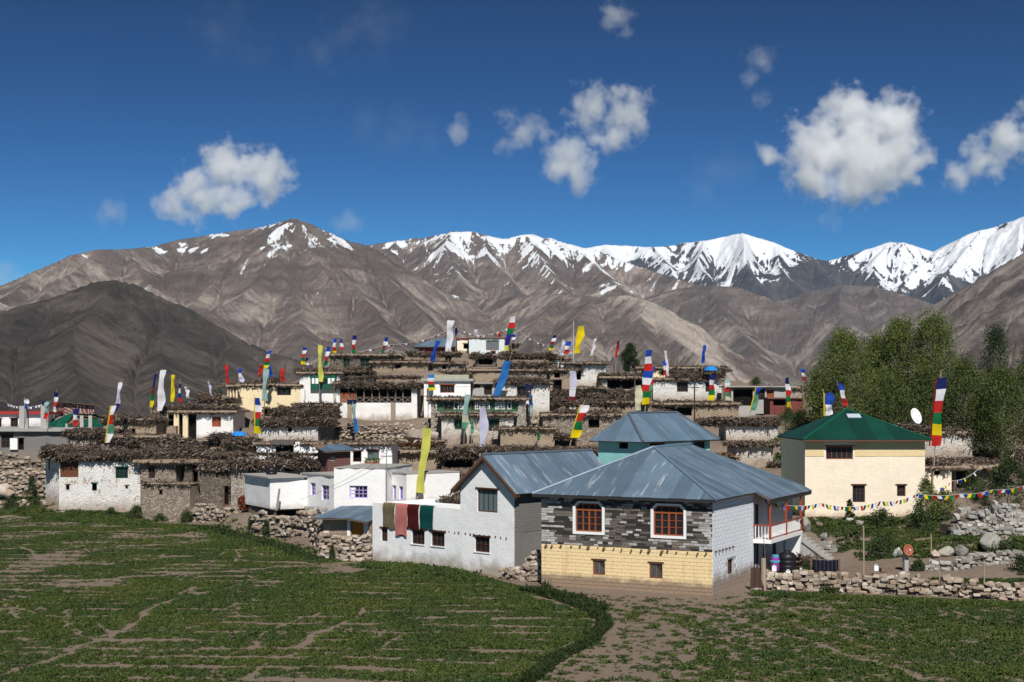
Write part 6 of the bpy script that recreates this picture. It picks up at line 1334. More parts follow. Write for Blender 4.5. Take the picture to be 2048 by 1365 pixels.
for y in np.arange(20, 230, 12.):
    zz = np.interp(y, [0, 130, 170, 200, 240], [0, 0, 3, 3, 0]); GROUND.append((-115, y, zz)); GROUND.append((115, y, zz*1.0)); GROUND.append((-95, y, zz)); GROUND.append((100, y, zz))
GR = np.array(GROUND)
def ground_z(x, y):
    x = np.asarray(x, float).ravel(); y = np.asarray(y, float).ravel(); out = np.empty(len(x))
    for i in range(0, len(x), 4000):
        d2 = (x[i:i+4000, None]-GR[None, :, 0])**2+(y[i:i+4000, None]-GR[None, :, 1])**2
        w = 1/(d2+.35)**2; out[i:i+4000] = (w*GR[None, :, 2]).sum(1)/w.sum(1)
    return out
gxs = np.concatenate([-np.geomspace(9000, 82, 14), np.arange(-80, 81, 1.15), np.geomspace(82, 9000, 14)])
gys = np.concatenate([np.array([-400, -150, -50, 0]), np.arange(14, 232, 1.15), np.geomspace(236, 14000, 26)])
GX, GY = np.meshgrid(gxs, gys, indexing='ij'); GZ = ground_z(GX, GY).reshape(GX.shape)
far = (np.abs(GX) > 130) | (GY > 290); GZ = np.where(far, -2-4*np.clip(np.hypot(GX, GY)/3000, 0, 3), GZ)
infield = (CAMZ*F/np.maximum(GY, 1)+HZ > edge_at(CX+GX/np.maximum(GY, 1)*F)) & (GY < 150) & (GY > 0)
GZ = GZ+np.where(infield, .025, .10)*fbm(GX*.9, GY*.9, 4, 12)
def gz_at(x, y):
    i = np.clip(np.searchsorted(gxs, x)-1, 0, len(gxs)-2); j = np.clip(np.searchsorted(gys, y)-1, 0, len(gys)-2)
    u = (x-gxs[i])/(gxs[i+1]-gxs[i]); v = (y-gys[j])/(gys[j+1]-gys[j])
    return GZ[i, j]*(1-u)*(1-v)+GZ[i+1, j]*u*(1-v)+GZ[i, j+1]*(1-u)*v+GZ[i+1, j+1]*u*v
nx, ny = GX.shape; idx = np.arange(nx*ny).reshape(nx, ny); Fc = np.stack([idx[:-1, :-1], idx[1:, :-1], idx[1:, 1:], idx[:-1, 1:]], -1).reshape(-1, 4)
t = NT('dry_earth', .98, .1); v = t.wco((1, 1, 1)); n1 = t.noise(v, .22, 8, .65); n2 = t.noise(v, 3, 7, .7); n3 = t.noise(v, 14, 4, .7)
c = t.mix(n1, (.15, .116, .09), (.235, .185, .147)); c = t.mix(.7, c, t.mix(n2, (.5, .5, .5), (1.5, 1.5, 1.5)), 'MULTIPLY')
c = t.mix(t.ramp(t.vor(v, 5), [(.06, .55), (.12, 0)]), c, (.36, .32, .27)); t.col(c); t.bump(t.math('ADD', n2, t.math('MULTIPLY', n3, .5)), .9, .07)
go = mobj('ground', npmesh('ground', np.stack([GX, GY, GZ], -1).reshape(-1, 3), Fc, t.m, True)); tag(go, 'dry earth ground of the fields and village mound', 'ground', kind='structure')
# ---------------------------------------------------------------- crops and plants
def leafmat(name, dark, light, rough=.75):
    t = NT(name, rough, .15); f = t.attr('tone'); t.col(t.mix(f, dark, light)); return t.m
t = NT('crop_leaf', .75, .15); n_ = t.noise(t.wco((1, 1, 0)), .16, 5, .6); f_ = t.mix(t.attr('tone'), (.020, .034, .009), (.088, .118, .026)); f_ = t.mix(t.ramp(n_, [(.38, .75), (.56, 0)]), f_, t.mix(t.attr('tone'), (.013, .028, .009), (.050, .086, .024))); t.col(t.mix(t.ramp(n_, [(.55, 0), (.72, .6)]), f_, t.mix(t.attr('tone'), (.035, .044, .010), (.13, .145, .032)))); CROPM = t.m

def leafcloud(n, spread, hgt, ln, wd, seed, up=.6, tlo=0., thi=1.):
    r = np.random.default_rng(seed); a = r.uniform(0, 6.283, n); e = spread*np.sqrt(r.random(n)); z = hgt*r.random(n)
    c = np.stack([e*np.cos(a), e*np.sin(a), z], -1); d = np.stack([np.cos(a)*(1-up)+r.normal(0, .35, n), np.sin(a)*(1-up)+r.normal(0, .35, n), up+r.normal(0, .3, n)], -1); d /= np.linalg.norm(d, axis=1)[:, None]
    s = np.cross(d, r.normal(0, 1, (n, 3))); s /= np.linalg.norm(s, axis=1)[:, None]; L = ln*r.uniform(.6, 1.3, n)[:, None]; W = wd*r.uniform(.6, 1.3, n)[:, None]
    V = np.stack([c, c+d*L*.5+s*W, c+d*L, c+d*L*.5-s*W], 1).reshape(-1, 3); F_ = np.arange(4*n).reshape(n, 4); tn = np.repeat(np.clip(tlo+(thi-tlo)*r.random(n), 0, 1), 4)
    return V, F_, tn
stash = bpy.data.collections.new('crop_clumps')      # source meshes only, not linked to the scene
for q in range(5):
    V, F_, tn = leafcloud(14, .10, .015, .095, .028, 40+q, .40)
    stash.objects.link(bpy.data.objects.new('crop_clump', npmesh('crop_clump', V, F_, CROPM, False, {'tone': tn})))
def toground(pts): return [((px-CX)/F*(CAMZ*F/(py-HZ)), CAMZ*F/(py-HZ)) for px, py in pts]
# bare lines trodden through the crop, read off the photograph and laid on the ground
LINES = [([(0, 1170), (120, 1165), (260, 1155), (400, 1148), (520, 1140), (660, 1127), (745, 1122)], .55), ([(0, 1355), (80, 1325), (150, 1300), (200, 1280), (260, 1255), (310, 1215), (360, 1188), (390, 1175)], .5),
    ([(480, 1365), (560, 1320), (620, 1280), (690, 1245), (745, 1210)], .4), ([(140, 1260), (142, 1235), (150, 1220)], .3), ([(0, 1250), (60, 1255), (140, 1252)], .3), ([(140, 1260), (155, 1275), (185, 1285)], .3),
    ([(0, 1200), (30, 1215), (80, 1228)], .3), ([(200, 1250), (205, 1262), (215, 1268)], .3), ([(370, 1197), (440, 1180), (480, 1172)], .35), ([(0, 1090), (150, 1093), (300, 1092), (420, 1090)], .5), ([(60, 1122), (160, 1118), (280, 1118)], .35),
    ([(470, 1100), (480, 1112), (470, 1125)], .3), ([(550, 1095), (590, 1110)], .4), ([(300, 1120), (350, 1105)], .3), ([(430, 1118), (450, 1105)], .3), ([(760, 1300), (790, 1285), (808, 1265)], .3), ([(140, 1190), (240, 1188), (330, 1180)], .3),
    ([(640, 1225), (560, 1250), (480, 1310)], .35), ([(0, 1310), (60, 1305), (130, 1310)], .3), ([(30, 1240), (25, 1225), (45, 1210)], .3), ([(80, 1120), (60, 1105), (40, 1095)], .3), ([(1340, 1225), (1480, 1240), (1600, 1280), (1760, 1330), (1840, 1362)], .35), ([(1050, 1190), (1180, 1225), (1200, 1245), (1190, 1270), (1140, 1300), (1060, 1355)], .5), ([(1083, 1196), (1250, 1205), (1425, 1208), (1530, 1190)], .9)]
def seg_dist(X, Y, poly):
    D = np.full(X.shape, 1e9)
    for (a, b), (c, d) in zip(poly[:-1], poly[1:]):
        L2 = (c-a)**2+(d-b)**2+1e-9; t = np.clip(((X-a)*(c-a)+(Y-b)*(d-b))/L2, 0, 1); D = np.minimum(D, np.hypot(X-a-t*(c-a), Y-b-t*(d-b)))
    return D
r = np.random.default_rng(3); N = 1020000
# sample evenly over the visible field
py = HZ+CAMZ*F/np.sqrt(r.uniform(50**2, 146**2, N)); Yc = CAMZ*F/(py-HZ); X = r.uniform(-.46, .46, N)*Yc; px = CX+X/Yc*F
m = py > edge_at(px)+2; X, Yc, px, py = X[m], Yc[m], px[m], py[m]
den = np.ones(len(X)); wx = X+fbm(X*.5, Yc*.5, 3, 2)*.6; wy = Yc+fbm(X*.5, Yc*.5, 3, 4)*.6
for pts, w in LINES: den *= np.clip((seg_dist(wx, wy, toground(pts))-w*.26-w*.3*fbm(X*.7, Yc*.7, 2, 44))/(w*.6), 0, 1)**.8
bnd = np.interp(px, [0, 1055, 1200, 1201, 2048], [3000, 3000, 3000, 0, 0])
chan = toground([(1055, 1360), (1120, 1312), (1180, 1285), (1210, 1250), (1195, 1225), (1130, 1198), (1085, 1188)])
# right hand field starts beyond the ditch
pc = np.interp(py, [1185, 1198, 1225, 1250, 1285, 1312, 1365], [1085, 1130, 1195, 1212, 1180, 1120, 1050]); right = px > pc
rows = .5+.5*np.sin((Yc+.9*fbm(X*.12, Yc*.2, 3, 21)+.05*X)*2*np.pi/2.3)
lowleft = (py > np.interp(px, [0, 400, 745, 1200], [1180, 1190, 1140, 1180])) & ~right
patch = fbm(X*.28, Yc*.28, 4, 8)
dl = np.where(lowleft, np.clip(.92+.6*patch-1.0*(rows > .78)*np.clip(.5+fbm(X*.75, Yc*.9, 3, 6)*2.2, 0, 1), 0, 1), np.clip(.62+1.0*patch-.8*(rows > .66)*np.clip(.4+fbm(X*.35, Yc*.5, 3, 26)*1.9, 0, 1), 0, 1))
pr = fbm(X*.8, Yc*.8, 4, 15); trend = np.clip((px-1350)/500., 0, 1)*.35+np.clip((py-1240)/120., -.3, 1)*.22*(px > 1400)-np.clip((1420-px)/250., 0, 1)*.35
dr = np.clip(.42+trend+1.25*fbm(X*2.3, Yc*1.5, 4, 15, .6)+.3*pr, 0.03, 1)**1.2
den *= np.where(right, dr, dl); edged = np.clip((py-edge_at(px))/np.where(right, 14, 4), 0, 1); den *= np.where(right & (px < 1540), edged, 1)
near = np.clip(92/Yc, .5, 1.6)
den *= np.clip(.95+.9*fbm(X*2.3, Yc*1.3, 3, 33), .1, 1)
keep = r.random(len(X)) < den*.62*np.where(right, .8, 1); X, Yc, right, den = X[keep], Yc[keep], right[keep], den[keep]
scl = np.clip(r.normal(1, .28, len(X)), .45, 1.8)*np.where(right, .95, .85)*(.7+.5*den)*(1+.25*fbm(X*.4, Yc*.4, 3, 19))
Z = gz_at(X, Yc)
# denser taller growth along walls and in the ditch
def strip(poly, n, wid, hs, seed):
    q = np.random.default_rng(seed); P_ = np.array(toground(poly)); sl = np.hypot(*np.diff(P_, axis=0).T); cum = np.r_[0, np.cumsum(sl)]; s = q.uniform(0, cum[-1], n)
    x = np.interp(s, cum, P_[:, 0])+q.normal(0, wid, n); y = np.interp(s, cum, P_[:, 1])+q.normal(0, wid, n); return x, y, gz_at(x, y), q.uniform(.8, 1.6, n)*hs
ex = [strip([(0, 1030), (118, 1040), (280, 1050), (385, 1058), (505, 1084), (636, 1120)], 5200, .75, 1.5, 1), strip([(740, 1130), (860, 1142), (950, 1160)], 2300, .6, 1.7, 2), strip([(1535, 1190), (1700, 1198), (2048, 1210)], 2600, .5, 1.3, 4), strip([(0, 1098), (400, 1128)], 0, 1, 1, 5)]
X = np.r_[X, *[e[0] for e in ex]]; Yc = np.r_[Yc, *[e[1] for e in ex]]; Z = np.r_[Z, *[e[2] for e in ex]]; scl = np.r_[scl, *[e[3] for e in ex]]
def scatter(name, X, Y, Z, S, coll, label, seed=1):
    me = bpy.data.meshes.new(name); me.vertices.add(len(X)); me.vertices.foreach_set('co', np.stack([X, Y, Z], -1).astype(np.float32).ravel())
    a = me.attributes.new('scl', 'FLOAT', 'POINT'); a.data.foreach_set('value', S.astype(np.float32))
    q = np.random.default_rng(seed); a = me.attributes.new('spin', 'FLOAT', 'POINT'); a.data.foreach_set('value', q.uniform(0, 6.283, len(X)).astype(np.float32))
    a = me.attributes.new('pick', 'INT', 'POINT'); a.data.foreach_set('value', q.integers(0, len(coll.objects), len(X)).astype(np.int32))
    o = mobj(name, me); tag(o, label, 'crop', kind='stuff')
    g = bpy.data.node_groups.new(name, 'GeometryNodeTree'); g.interface.new_socket('Geometry', in_out='INPUT', socket_type='NodeSocketGeometry'); g.interface.new_socket('Geometry', in_out='OUTPUT', socket_type='NodeSocketGeometry')
    nn = lambda t_: g.nodes.new(t_); gi, go_ = nn('NodeGroupInput'), nn('NodeGroupOutput'); ip = nn('GeometryNodeInstanceOnPoints'); ci = nn('GeometryNodeCollectionInfo'); ci.inputs['Collection'].default_value = coll; ci.inputs['Separate Children'].default_value = True; ci.inputs['Reset Children'].default_value = True
    ip.inputs['Pick Instance'].default_value = True
    def at(nm, ty): x = nn('GeometryNodeInputNamedAttribute'); x.data_type = ty; x.inputs['Name'].default_value = nm; return [s for s in x.outputs if s.enabled and s.name == 'Attribute'][0]
    cb = nn('ShaderNodeCombineXYZ'); l = g.links.new; l(at('spin', 'FLOAT'), cb.inputs[2]); l(gi.outputs[0], ip.inputs['Points']); l(ci.outputs[0], ip.inputs['Instance']); l(at('pick', 'INT'), ip.inputs['Instance Index']); l(cb.outputs[0], ip.inputs['Rotation']); l(at('scl', 'FLOAT'), ip.inputs['Scale']); l(ip.outputs[0], go_.inputs[0])
    o.modifiers.new('scatter', 'NODES').node_group = g; return o
scatter('crops', X, Yc, Z, scl, stash, 'low green pea and barley crop covering the field')
NCROP = len(X)
# the overgrown ditch between the two fields
DITCHM = leafmat('ditch_weed_leaf', (.010, .018, .006), (.042, .066, .018)); stash2 = bpy.data.collections.new('weed_clumps')
for q in range(4):
    V, F_, tn = leafcloud(22, .16, .12, .16, .04, 90+q, .6); stash2.objects.link(bpy.data.objects.new('weed_clump', npmesh('weed_clump', V, F_, DITCHM, False, {'tone': tn})))
dx_ = [strip([(1085, 1192), (1130, 1202), (1195, 1230), (1213, 1250), (1180, 1286), (1120, 1316), (1050, 1368)], 1500, .11, .75, 3), strip([(1060, 1183), (1110, 1192), (1160, 1204), (1200, 1222)], 600, .22, 1.0, 6), strip([(640, 1116), (600, 1108), (505, 1082), (390, 1056)], 420, .5, .9, 7)]
scatter('ditch_weeds', *[np.concatenate([d_[k] for d_ in dx_]) for k in range(4)], stash2, 'dark weeds along the ditch between the two fields', 4)
# grass on the terraces
q = np.random.default_rng(8); gxp = []; 
def patchgrass(poly, n, s=1.0):
    """scatter inside a pixel quad on sloping ground (corner pixels with distance)"""
    a, b, c, d = [np.array(P(*p)) for p in poly]; u = q.random(n)[:, None]; v = q.random(n)[:, None]; p = a*(1-u)*(1-v)+b*u*(1-v)+c*u*v+d*(1-u)*v
    k = fbm(p[:, 0]*.7, p[:, 1]*.7, 3, 3) > -.25; p = p[k]; gxp.append((p[:, 0], p[:, 1], gz_at(p[:, 0], p[:, 1]), q.uniform(.7, 1.6, len(p))*s))
patchgrass([(1610, 1050, 101), (1900, 1046, 101), (1900, 1092, 94), (1650, 1092, 95)], 3600, .95); patchgrass([(1610, 1040, 103), (1900, 1035, 103), (1900, 1050, 101), (1610, 1052, 101)], 1500, 1.7); patchgrass([(1700, 1090, 95), (1900, 1092, 94), (1890, 1118, 90), (1720, 1118, 91)], 800, 1.3)
patchgrass([(-30, 996, 144.5), (100, 996, 143.5), (110, 1010, 141.5), (-30, 1010, 142)], 1800, 1.4); patchgrass([(1860, 1165, 84.5), (2050, 1165, 84.5), (2050, 1180, 82.5), (1860, 1180, 82.5)], 900, 1.1); patchgrass([(1900, 1060, 98), (2060, 1055, 98), (2060, 1115, 91), (1900, 1115, 91)], 1300, 1.5)
patchgrass([(2060, 1040, 101), (2500, 1040, 101), (2500, 1185, 82), (2060, 1185, 82)], 4200, 1.6)
patchgrass([(95, 1024, 136), (290, 1028, 135.5), (300, 1048, 129), (95, 1038, 133)], 2600, 1.7)
patchgrass([(1540, 840, 150), (1640, 840, 150), (1640, 880, 130), (1560, 880, 130)], 700, 3)
scatter('grass', *[np.concatenate([g_[k] for g_ in gxp]) for k in range(4)], stash, 'rough green grass on the garden banks', 2)
# trees
BARK = plain('pale_poplar_bark', (.30, .27, .23), .9, .35, 4, .1)
LEAF = [leafmat('poplar_leaf', (.026, .040, .010), (.145, .175, .042)), leafmat('willow_leaf', (.022, .034, .009), (.10, .125, .034)), leafmat('conifer_needle', (.010, .020, .008), (.035, .06, .018)), leafmat('shrub_leaf', (.014, .024, .009), (.06, .085, .028))]
def crownmesh(name, h, rad, n, mat, seed, base=.18, leaf=.13, clumps=150, sharp=1.0, cl=.55):
    r = np.random.default_rng(seed); t = base+(1-base)*r.random(clumps)**.85; a = r.uniform(0, 6.283, clumps)
    prof = np.sin(np.clip((t-base)/(1-base), 0.02, 1)**(.75*sharp)*np.pi*.93+.12)**.8; e = rad*prof*np.sqrt(r.uniform(.08, 1, clumps))*(.85+.3*vnoise(a*2, t*5, seed))
    c = np.stack([e*np.cos(a), e*np.sin(a), t*h], -1); k = r.integers(0, clumps, n); off = np.clip(r.normal(0, 1, (n, 3)), -1.7, 1.7)*np.array([cl*.55, cl*.55, cl*.75])*(.6+.8*r.random(clumps)[k])[:, None]*min(1, rad/1.6)
    p = c[k]+off; p[:, 2] = np.clip(p[:, 2], base*h*.6, None)
    d = r.normal(0, 1, (n, 3)); d[:, 2] += .6; d /= np.linalg.norm(d, axis=1)[:, None]; s = np.cross(d, r.normal(0, 1, (n, 3))); s /= np.linalg.norm(s, axis=1)[:, None]
    L = leaf*r.uniform(.6, 1.4, n)[:, None]; W = L*.42
    V = np.stack([p, p+d*L*.5+s*W, p+d*L, p+d*L*.5-s*W], 1).reshape(-1, 3); tn = np.repeat(np.clip(.12+.55*r.random(clumps)[k]+.35*r.random(n), 0, 1), 4)
    return npmesh(name, V, np.arange(4*n).reshape(n, 4), mat, False, {'tone': tn}), c
def tree(label, px, py, Y, h, rad, n=9000, mat=0, seed=1, base=.18, leaf=.15, trunk=.14, sharp=1., name='poplar_tree', group=None, clumps=150, cl=.55, lean=0):
    p = P(px, py, Y); root = empty(name, p, 0, label=label, cat='tree' if 'shrub' not in name else 'shrub', group=group)
    me, c = crownmesh('crown', h, rad, n, LEAF[mat], seed, base, leaf, clumps, sharp, cl); mobj('crown', me, root)
    tb = MB(); rr = random.Random(seed); pts = [Vector((lean*t+rr.uniform(-.06, .06)*h*.05*k, rr.uniform(-.1, .1), h*t)) for k, t in enumerate((-.05, .1, .25, .4, .55, .7, .85, .95))]; tb.tube(pts, trunk, 7, trunk*.15)
    tk = tb.build('trunk', BARK, root); lb = MB()
    for k in range(min(34, len(c))):
        q_ = Vector(c[k]); t0 = max(.1, q_.z/h-.22); s_ = Vector((lean*t0, 0, h*t0)); lb.tube([s_, s_.lerp(q_, .5)+Vector((0, 0, -.1)), q_], trunk*.34, 4, trunk*.08)
    lb.build('limbs', BARK, tk, kind='stuff'); return root
for i, (lb, px, py, Y, ytop, w, n, mat, b) in enumerate([('leftmost poplar of the grove behind the green roof', 1688, 905, 138, 668, 78, 20000, 0, .15), ('second poplar from the left with a rounded crown', 1752, 905, 142, 676, 60, 12000, 0, .2), ('broad poplar in the middle of the grove', 1800, 905, 140, 645, 72, 20000, 0, .15),
    ('tallest poplar with a pale visible trunk', 1868, 905, 137, 628, 66, 16000, 0, .2), ('dark narrow poplar right of the tallest one', 1990, 905, 150, 655, 46, 11000, 2, .1), ('bushy dark willow right of the big banner', 1930, 915, 130, 728, 70, 13000, 1, .1), ('dark willow in the corner under the narrow poplar', 2005, 920, 127, 742, 78, 14000, 1, .1), ('dark tree cut by the right picture edge', 2070, 915, 133, 690, 66, 13000, 1, .1),
    ('low tree at the left foot of the grove', 1638, 895, 146, 742, 40, 8000, 0, .1), ('shadowed lower tree behind the satellite dish', 1780, 900, 133, 760, 60, 9000, 1, .1), ('shadowed tree behind the big right banner', 1860, 905, 133, 745, 62, 10000, 1, .1), ('dark tree low at the right behind the stick roofs', 1960, 905, 136, 790, 60, 8000, 1, .1), ('small conifer on the ridge right of the red flag', 1261, 745, 184, 686, 20, 5000, 2, .08)]):
    ytop += 5; k = F/Y; tree(lb, px, py, Y, (py-ytop)/k, w/k*1.05, int(n*1.5), mat, 300+i, b, 0.125, .17, 1.0, 'poplar_tree' if mat == 0 else ('conifer' if i == 12 else 'tree'), None if i == 12 else 'trees of the grove', clumps=170 if i != 12 else 90, cl=.75 if i != 12 else .4)
SH = [('round dark shrub against the terrace wall at the left', 64, 992, 143, 1.9, .65), ('wide dark shrub at the left field corner', 20, 1032, 139, 1.4, 1.6), ('dark shrub left of the whitewashed house foot', 72, 1034, 138, 1.5, 1.4), ('yellow-green shrub at the whitewashed house corner', 108, 1036, 136, 1.2, .9), ('shrub at the middle of the whitewashed house foot', 222, 1038, 134, .9, .8), ('dark shrub at the foot of the tan stone house', 272, 1042, 133, 1.2, 1.2), ('shrub below the narrow doorway of the dark rubble house', 374, 1050, 128, 1.1, .9), ('small weed shrub before the pale dry stone wall', 320, 1046, 130, .7, .9),
    ('climbing weed on the end of the pale dry stone wall', 502, 1080, 116, 1.9, .4), ('weed growing from the tumbled dry stone wall', 532, 1078, 113.5, 1.4, .4), ('small weed on the curved dry stone wall', 664, 1122, 100, 1.0, .25), ('leafy shrub standing before the cream annexe', 1853, 1046, 101, 3.0, 1.1), ('grey-green bush right of the leafy shrub', 1890, 1030, 103, 1.6, 1.2), ('big dark bush at the right edge above the stone heap', 2015, 1018, 103, 3.4, 2.6), ('bare brown bush left of the big dark bush', 1945, 1000, 107, 1.8, 1.5), ('dark weed clump at the field corner of the yellow house', 1092, 1196, 82, .7, .9),
    ('shrub on the bank left of the rusty dish', 1765, 1110, 92, 1.1, 1.4), ('low shrub on the bank right of the boulders', 2015, 1110, 91, .8, 1.2), ('bushy shrub behind the green roof tip', 1600, 872, 146, 2.4, 2.2), ('shrub behind the green roof left slope', 1575, 858, 152, 2.0, 1.6), ('tall weed at the cream house plinth', 1700, 1046, 102, 1.6, .4), ('grassy shrub below the right lower window', 1760, 1052, 101, 1.0, 1.3), ('grassy shrub at the right end of the cream house plinth', 1840, 1060, 99, 1.2, 1.5), ('small round shrub on the garden path', 1838, 1148, 87, .9, .5), ('little bush on the right ridge skyline beyond the slab roof', 1512, 772, 172, .9, .9), ('dark shrub heap at the right edge of the vegetable plot', 2040, 1150, 86, 1.0, 1.0), ('low weed in the yard beside the striped blanket', 1612, 1150, 86.4, .7, .35), ('weed on the long garden wall', 1660, 1192, 81.6, .4, .7)]
for i, (lb, px, py, Y, h, rad) in enumerate(SH):
    tree(lb, px, py, Y, h, rad, int(700+900*h*rad), 3 if i not in (3, 11, 12) else 0, 500+i, .02, .10, .03, .6, 'shrub', None, clumps=30+int(25*h), cl=.35)
# ---------------------------------------------------------------- prayer flags
CLO = {'w': (.74, .74, .78), 'l': (.58, .57, .72), 'b': (.015, .06, .38), 'n': (.012, .018, .11), 'r': (.50, .025, .02), 'm': (.20, .02, .025), 'g': (.01, .16, .05), 'y': (.75, .58, .01), 'k': (.60, .60, .12), 'c': (.60, .60, .42), 't': (.30, .45, .43), 's': (.03, .17, .48), 'o': (.10, .28, .18), 'i': (.03, .02, .22)}
CM = {}
def cloth(c):
    if c in CM: return CM[c]
    t = NT('cloth_'+{'w': 'white', 'l': 'lavender', 'b': 'blue', 'n': 'navy', 'r': 'red', 'm': 'maroon', 'g': 'green', 'y': 'yellow', 'k': 'faded_yellow', 'c': 'cream', 't': 'pale_teal', 's': 'sky_blue', 'o': 'sage', 'i': 'indigo'}[c], .85, .1)
    base = CLO[c]; v = t.co(); n = t.noise(v, 2.5, 4, .6)
    # rows of block printed script
    br = t.n('TexBrick'); br.inputs['Scale'].default_value = 9; br.inputs['Mortar Size'].default_value = .012; t.l(v, br.inputs['Vector']); pr = t.noise(t.co(sc_=(1, 1, 2.2)), 22, 2, .5)
    cc = t.mix(n, tuple(x*.8 for x in base), tuple(min(1, x*1.15) for x in base)); cc = t.mix(t.ramp(pr, [(.60, 0), (.66, .28)]), cc, tuple(x*.35 for x in base)); t.col(cc)
    tr = t.n('BsdfTranslucent'); t.l(cc, tr.inputs[0]); ms = t.n('MixShader'); ms.inputs[0].default_value = .3
    out = [x for x in t.t.nodes if x.type == 'OUTPUT_MATERIAL'][0]; t.l(t.b.outputs[0], ms.inputs[1]); t.l(tr.outputs[0], ms.inputs[2]); t.l(ms.outputs[0], out.inputs[0]); CM[c] = t.m; return t.m
def flag(label, base, top, ctop, cbot, w, cols, Y, wave=.16, pole=.035, taper=1.0, seed=0, border=None, mat=None):
    """pole from base to top pixel; cloth runs from ctop to cbot (pixel centre line), split into colour panels from the top"""
    r = random.Random(int(base[0]*13+top[1])+seed); o = P(base[0], base[1], Y); root = empty('prayer_flag', o, 0, label=label, cat='prayer flag', group='prayer flags on poles in the village')
    MB().tube([Vector((0, .12, -.4)), (P(top[0], top[1], Y)-o)*.5+Vector((r.uniform(-.03, .03), .12, 0)), P(top[0], top[1], Y)-o+Vector((0, .12, 0))], pole, 6, pole*.6).build('pole', mat or WOODPALE, root)
    n = len(cols); nv = max(3, int(24/n)); nu = 6; ph, ph2 = r.uniform(0, 6), r.uniform(0, 6); fr = r.uniform(5, 8)
    for i, c in enumerate(cols):
        m = MB()
        for k in range(nv+1):
            t = (i+k/nv)/n; cx = ctop[0]+(cbot[0]-ctop[0])*t; cy_ = ctop[1]+(cbot[1]-ctop[1])*t; ww = w*(1+(taper-1)*t)*(.94+.10*math.sin(fr*t+ph2)-.10*abs(math.sin(2.2*fr*t+ph)))
            for j in range(nu+1):
                u = j/nu; dx = (u-.5)*ww+u*w*.15*math.sin(fr*1.3*t+ph)+w*.05*math.sin(4.5*t+ph2)*t; dy = u*w*.10*math.sin(fr*t+ph2)
                p = P(cx+dx, cy_+dy, Y)-o; p.y += -.05+wave*(.2+u)*math.sin(fr*t+ph+u*2.2)-.08+.03*math.sin(17*t+ph); m.v.append(tuple(p))
        for k in range(nv):
            for j in range(nu): a = k*(nu+1)+j; m.f.append((a, a+nu+1, a+nu+2, a+1))
        m.build('cloth_panel', cloth(c), root, True)
    if border:
        m = MB(); pts = []
        for k in range(13):
            t = k/12; cx = ctop[0]+(cbot[0]-ctop[0])*t; cy_ = ctop[1]+(cbot[1]-ctop[1])*t; pts.append(P(cx-w*.5*(1+(taper-1)*t)-.6, cy_, Y)-o+Vector((0, -.06, 0)))
        m.tube(pts, .06, 5).build('border', cloth(border), root)
    return root
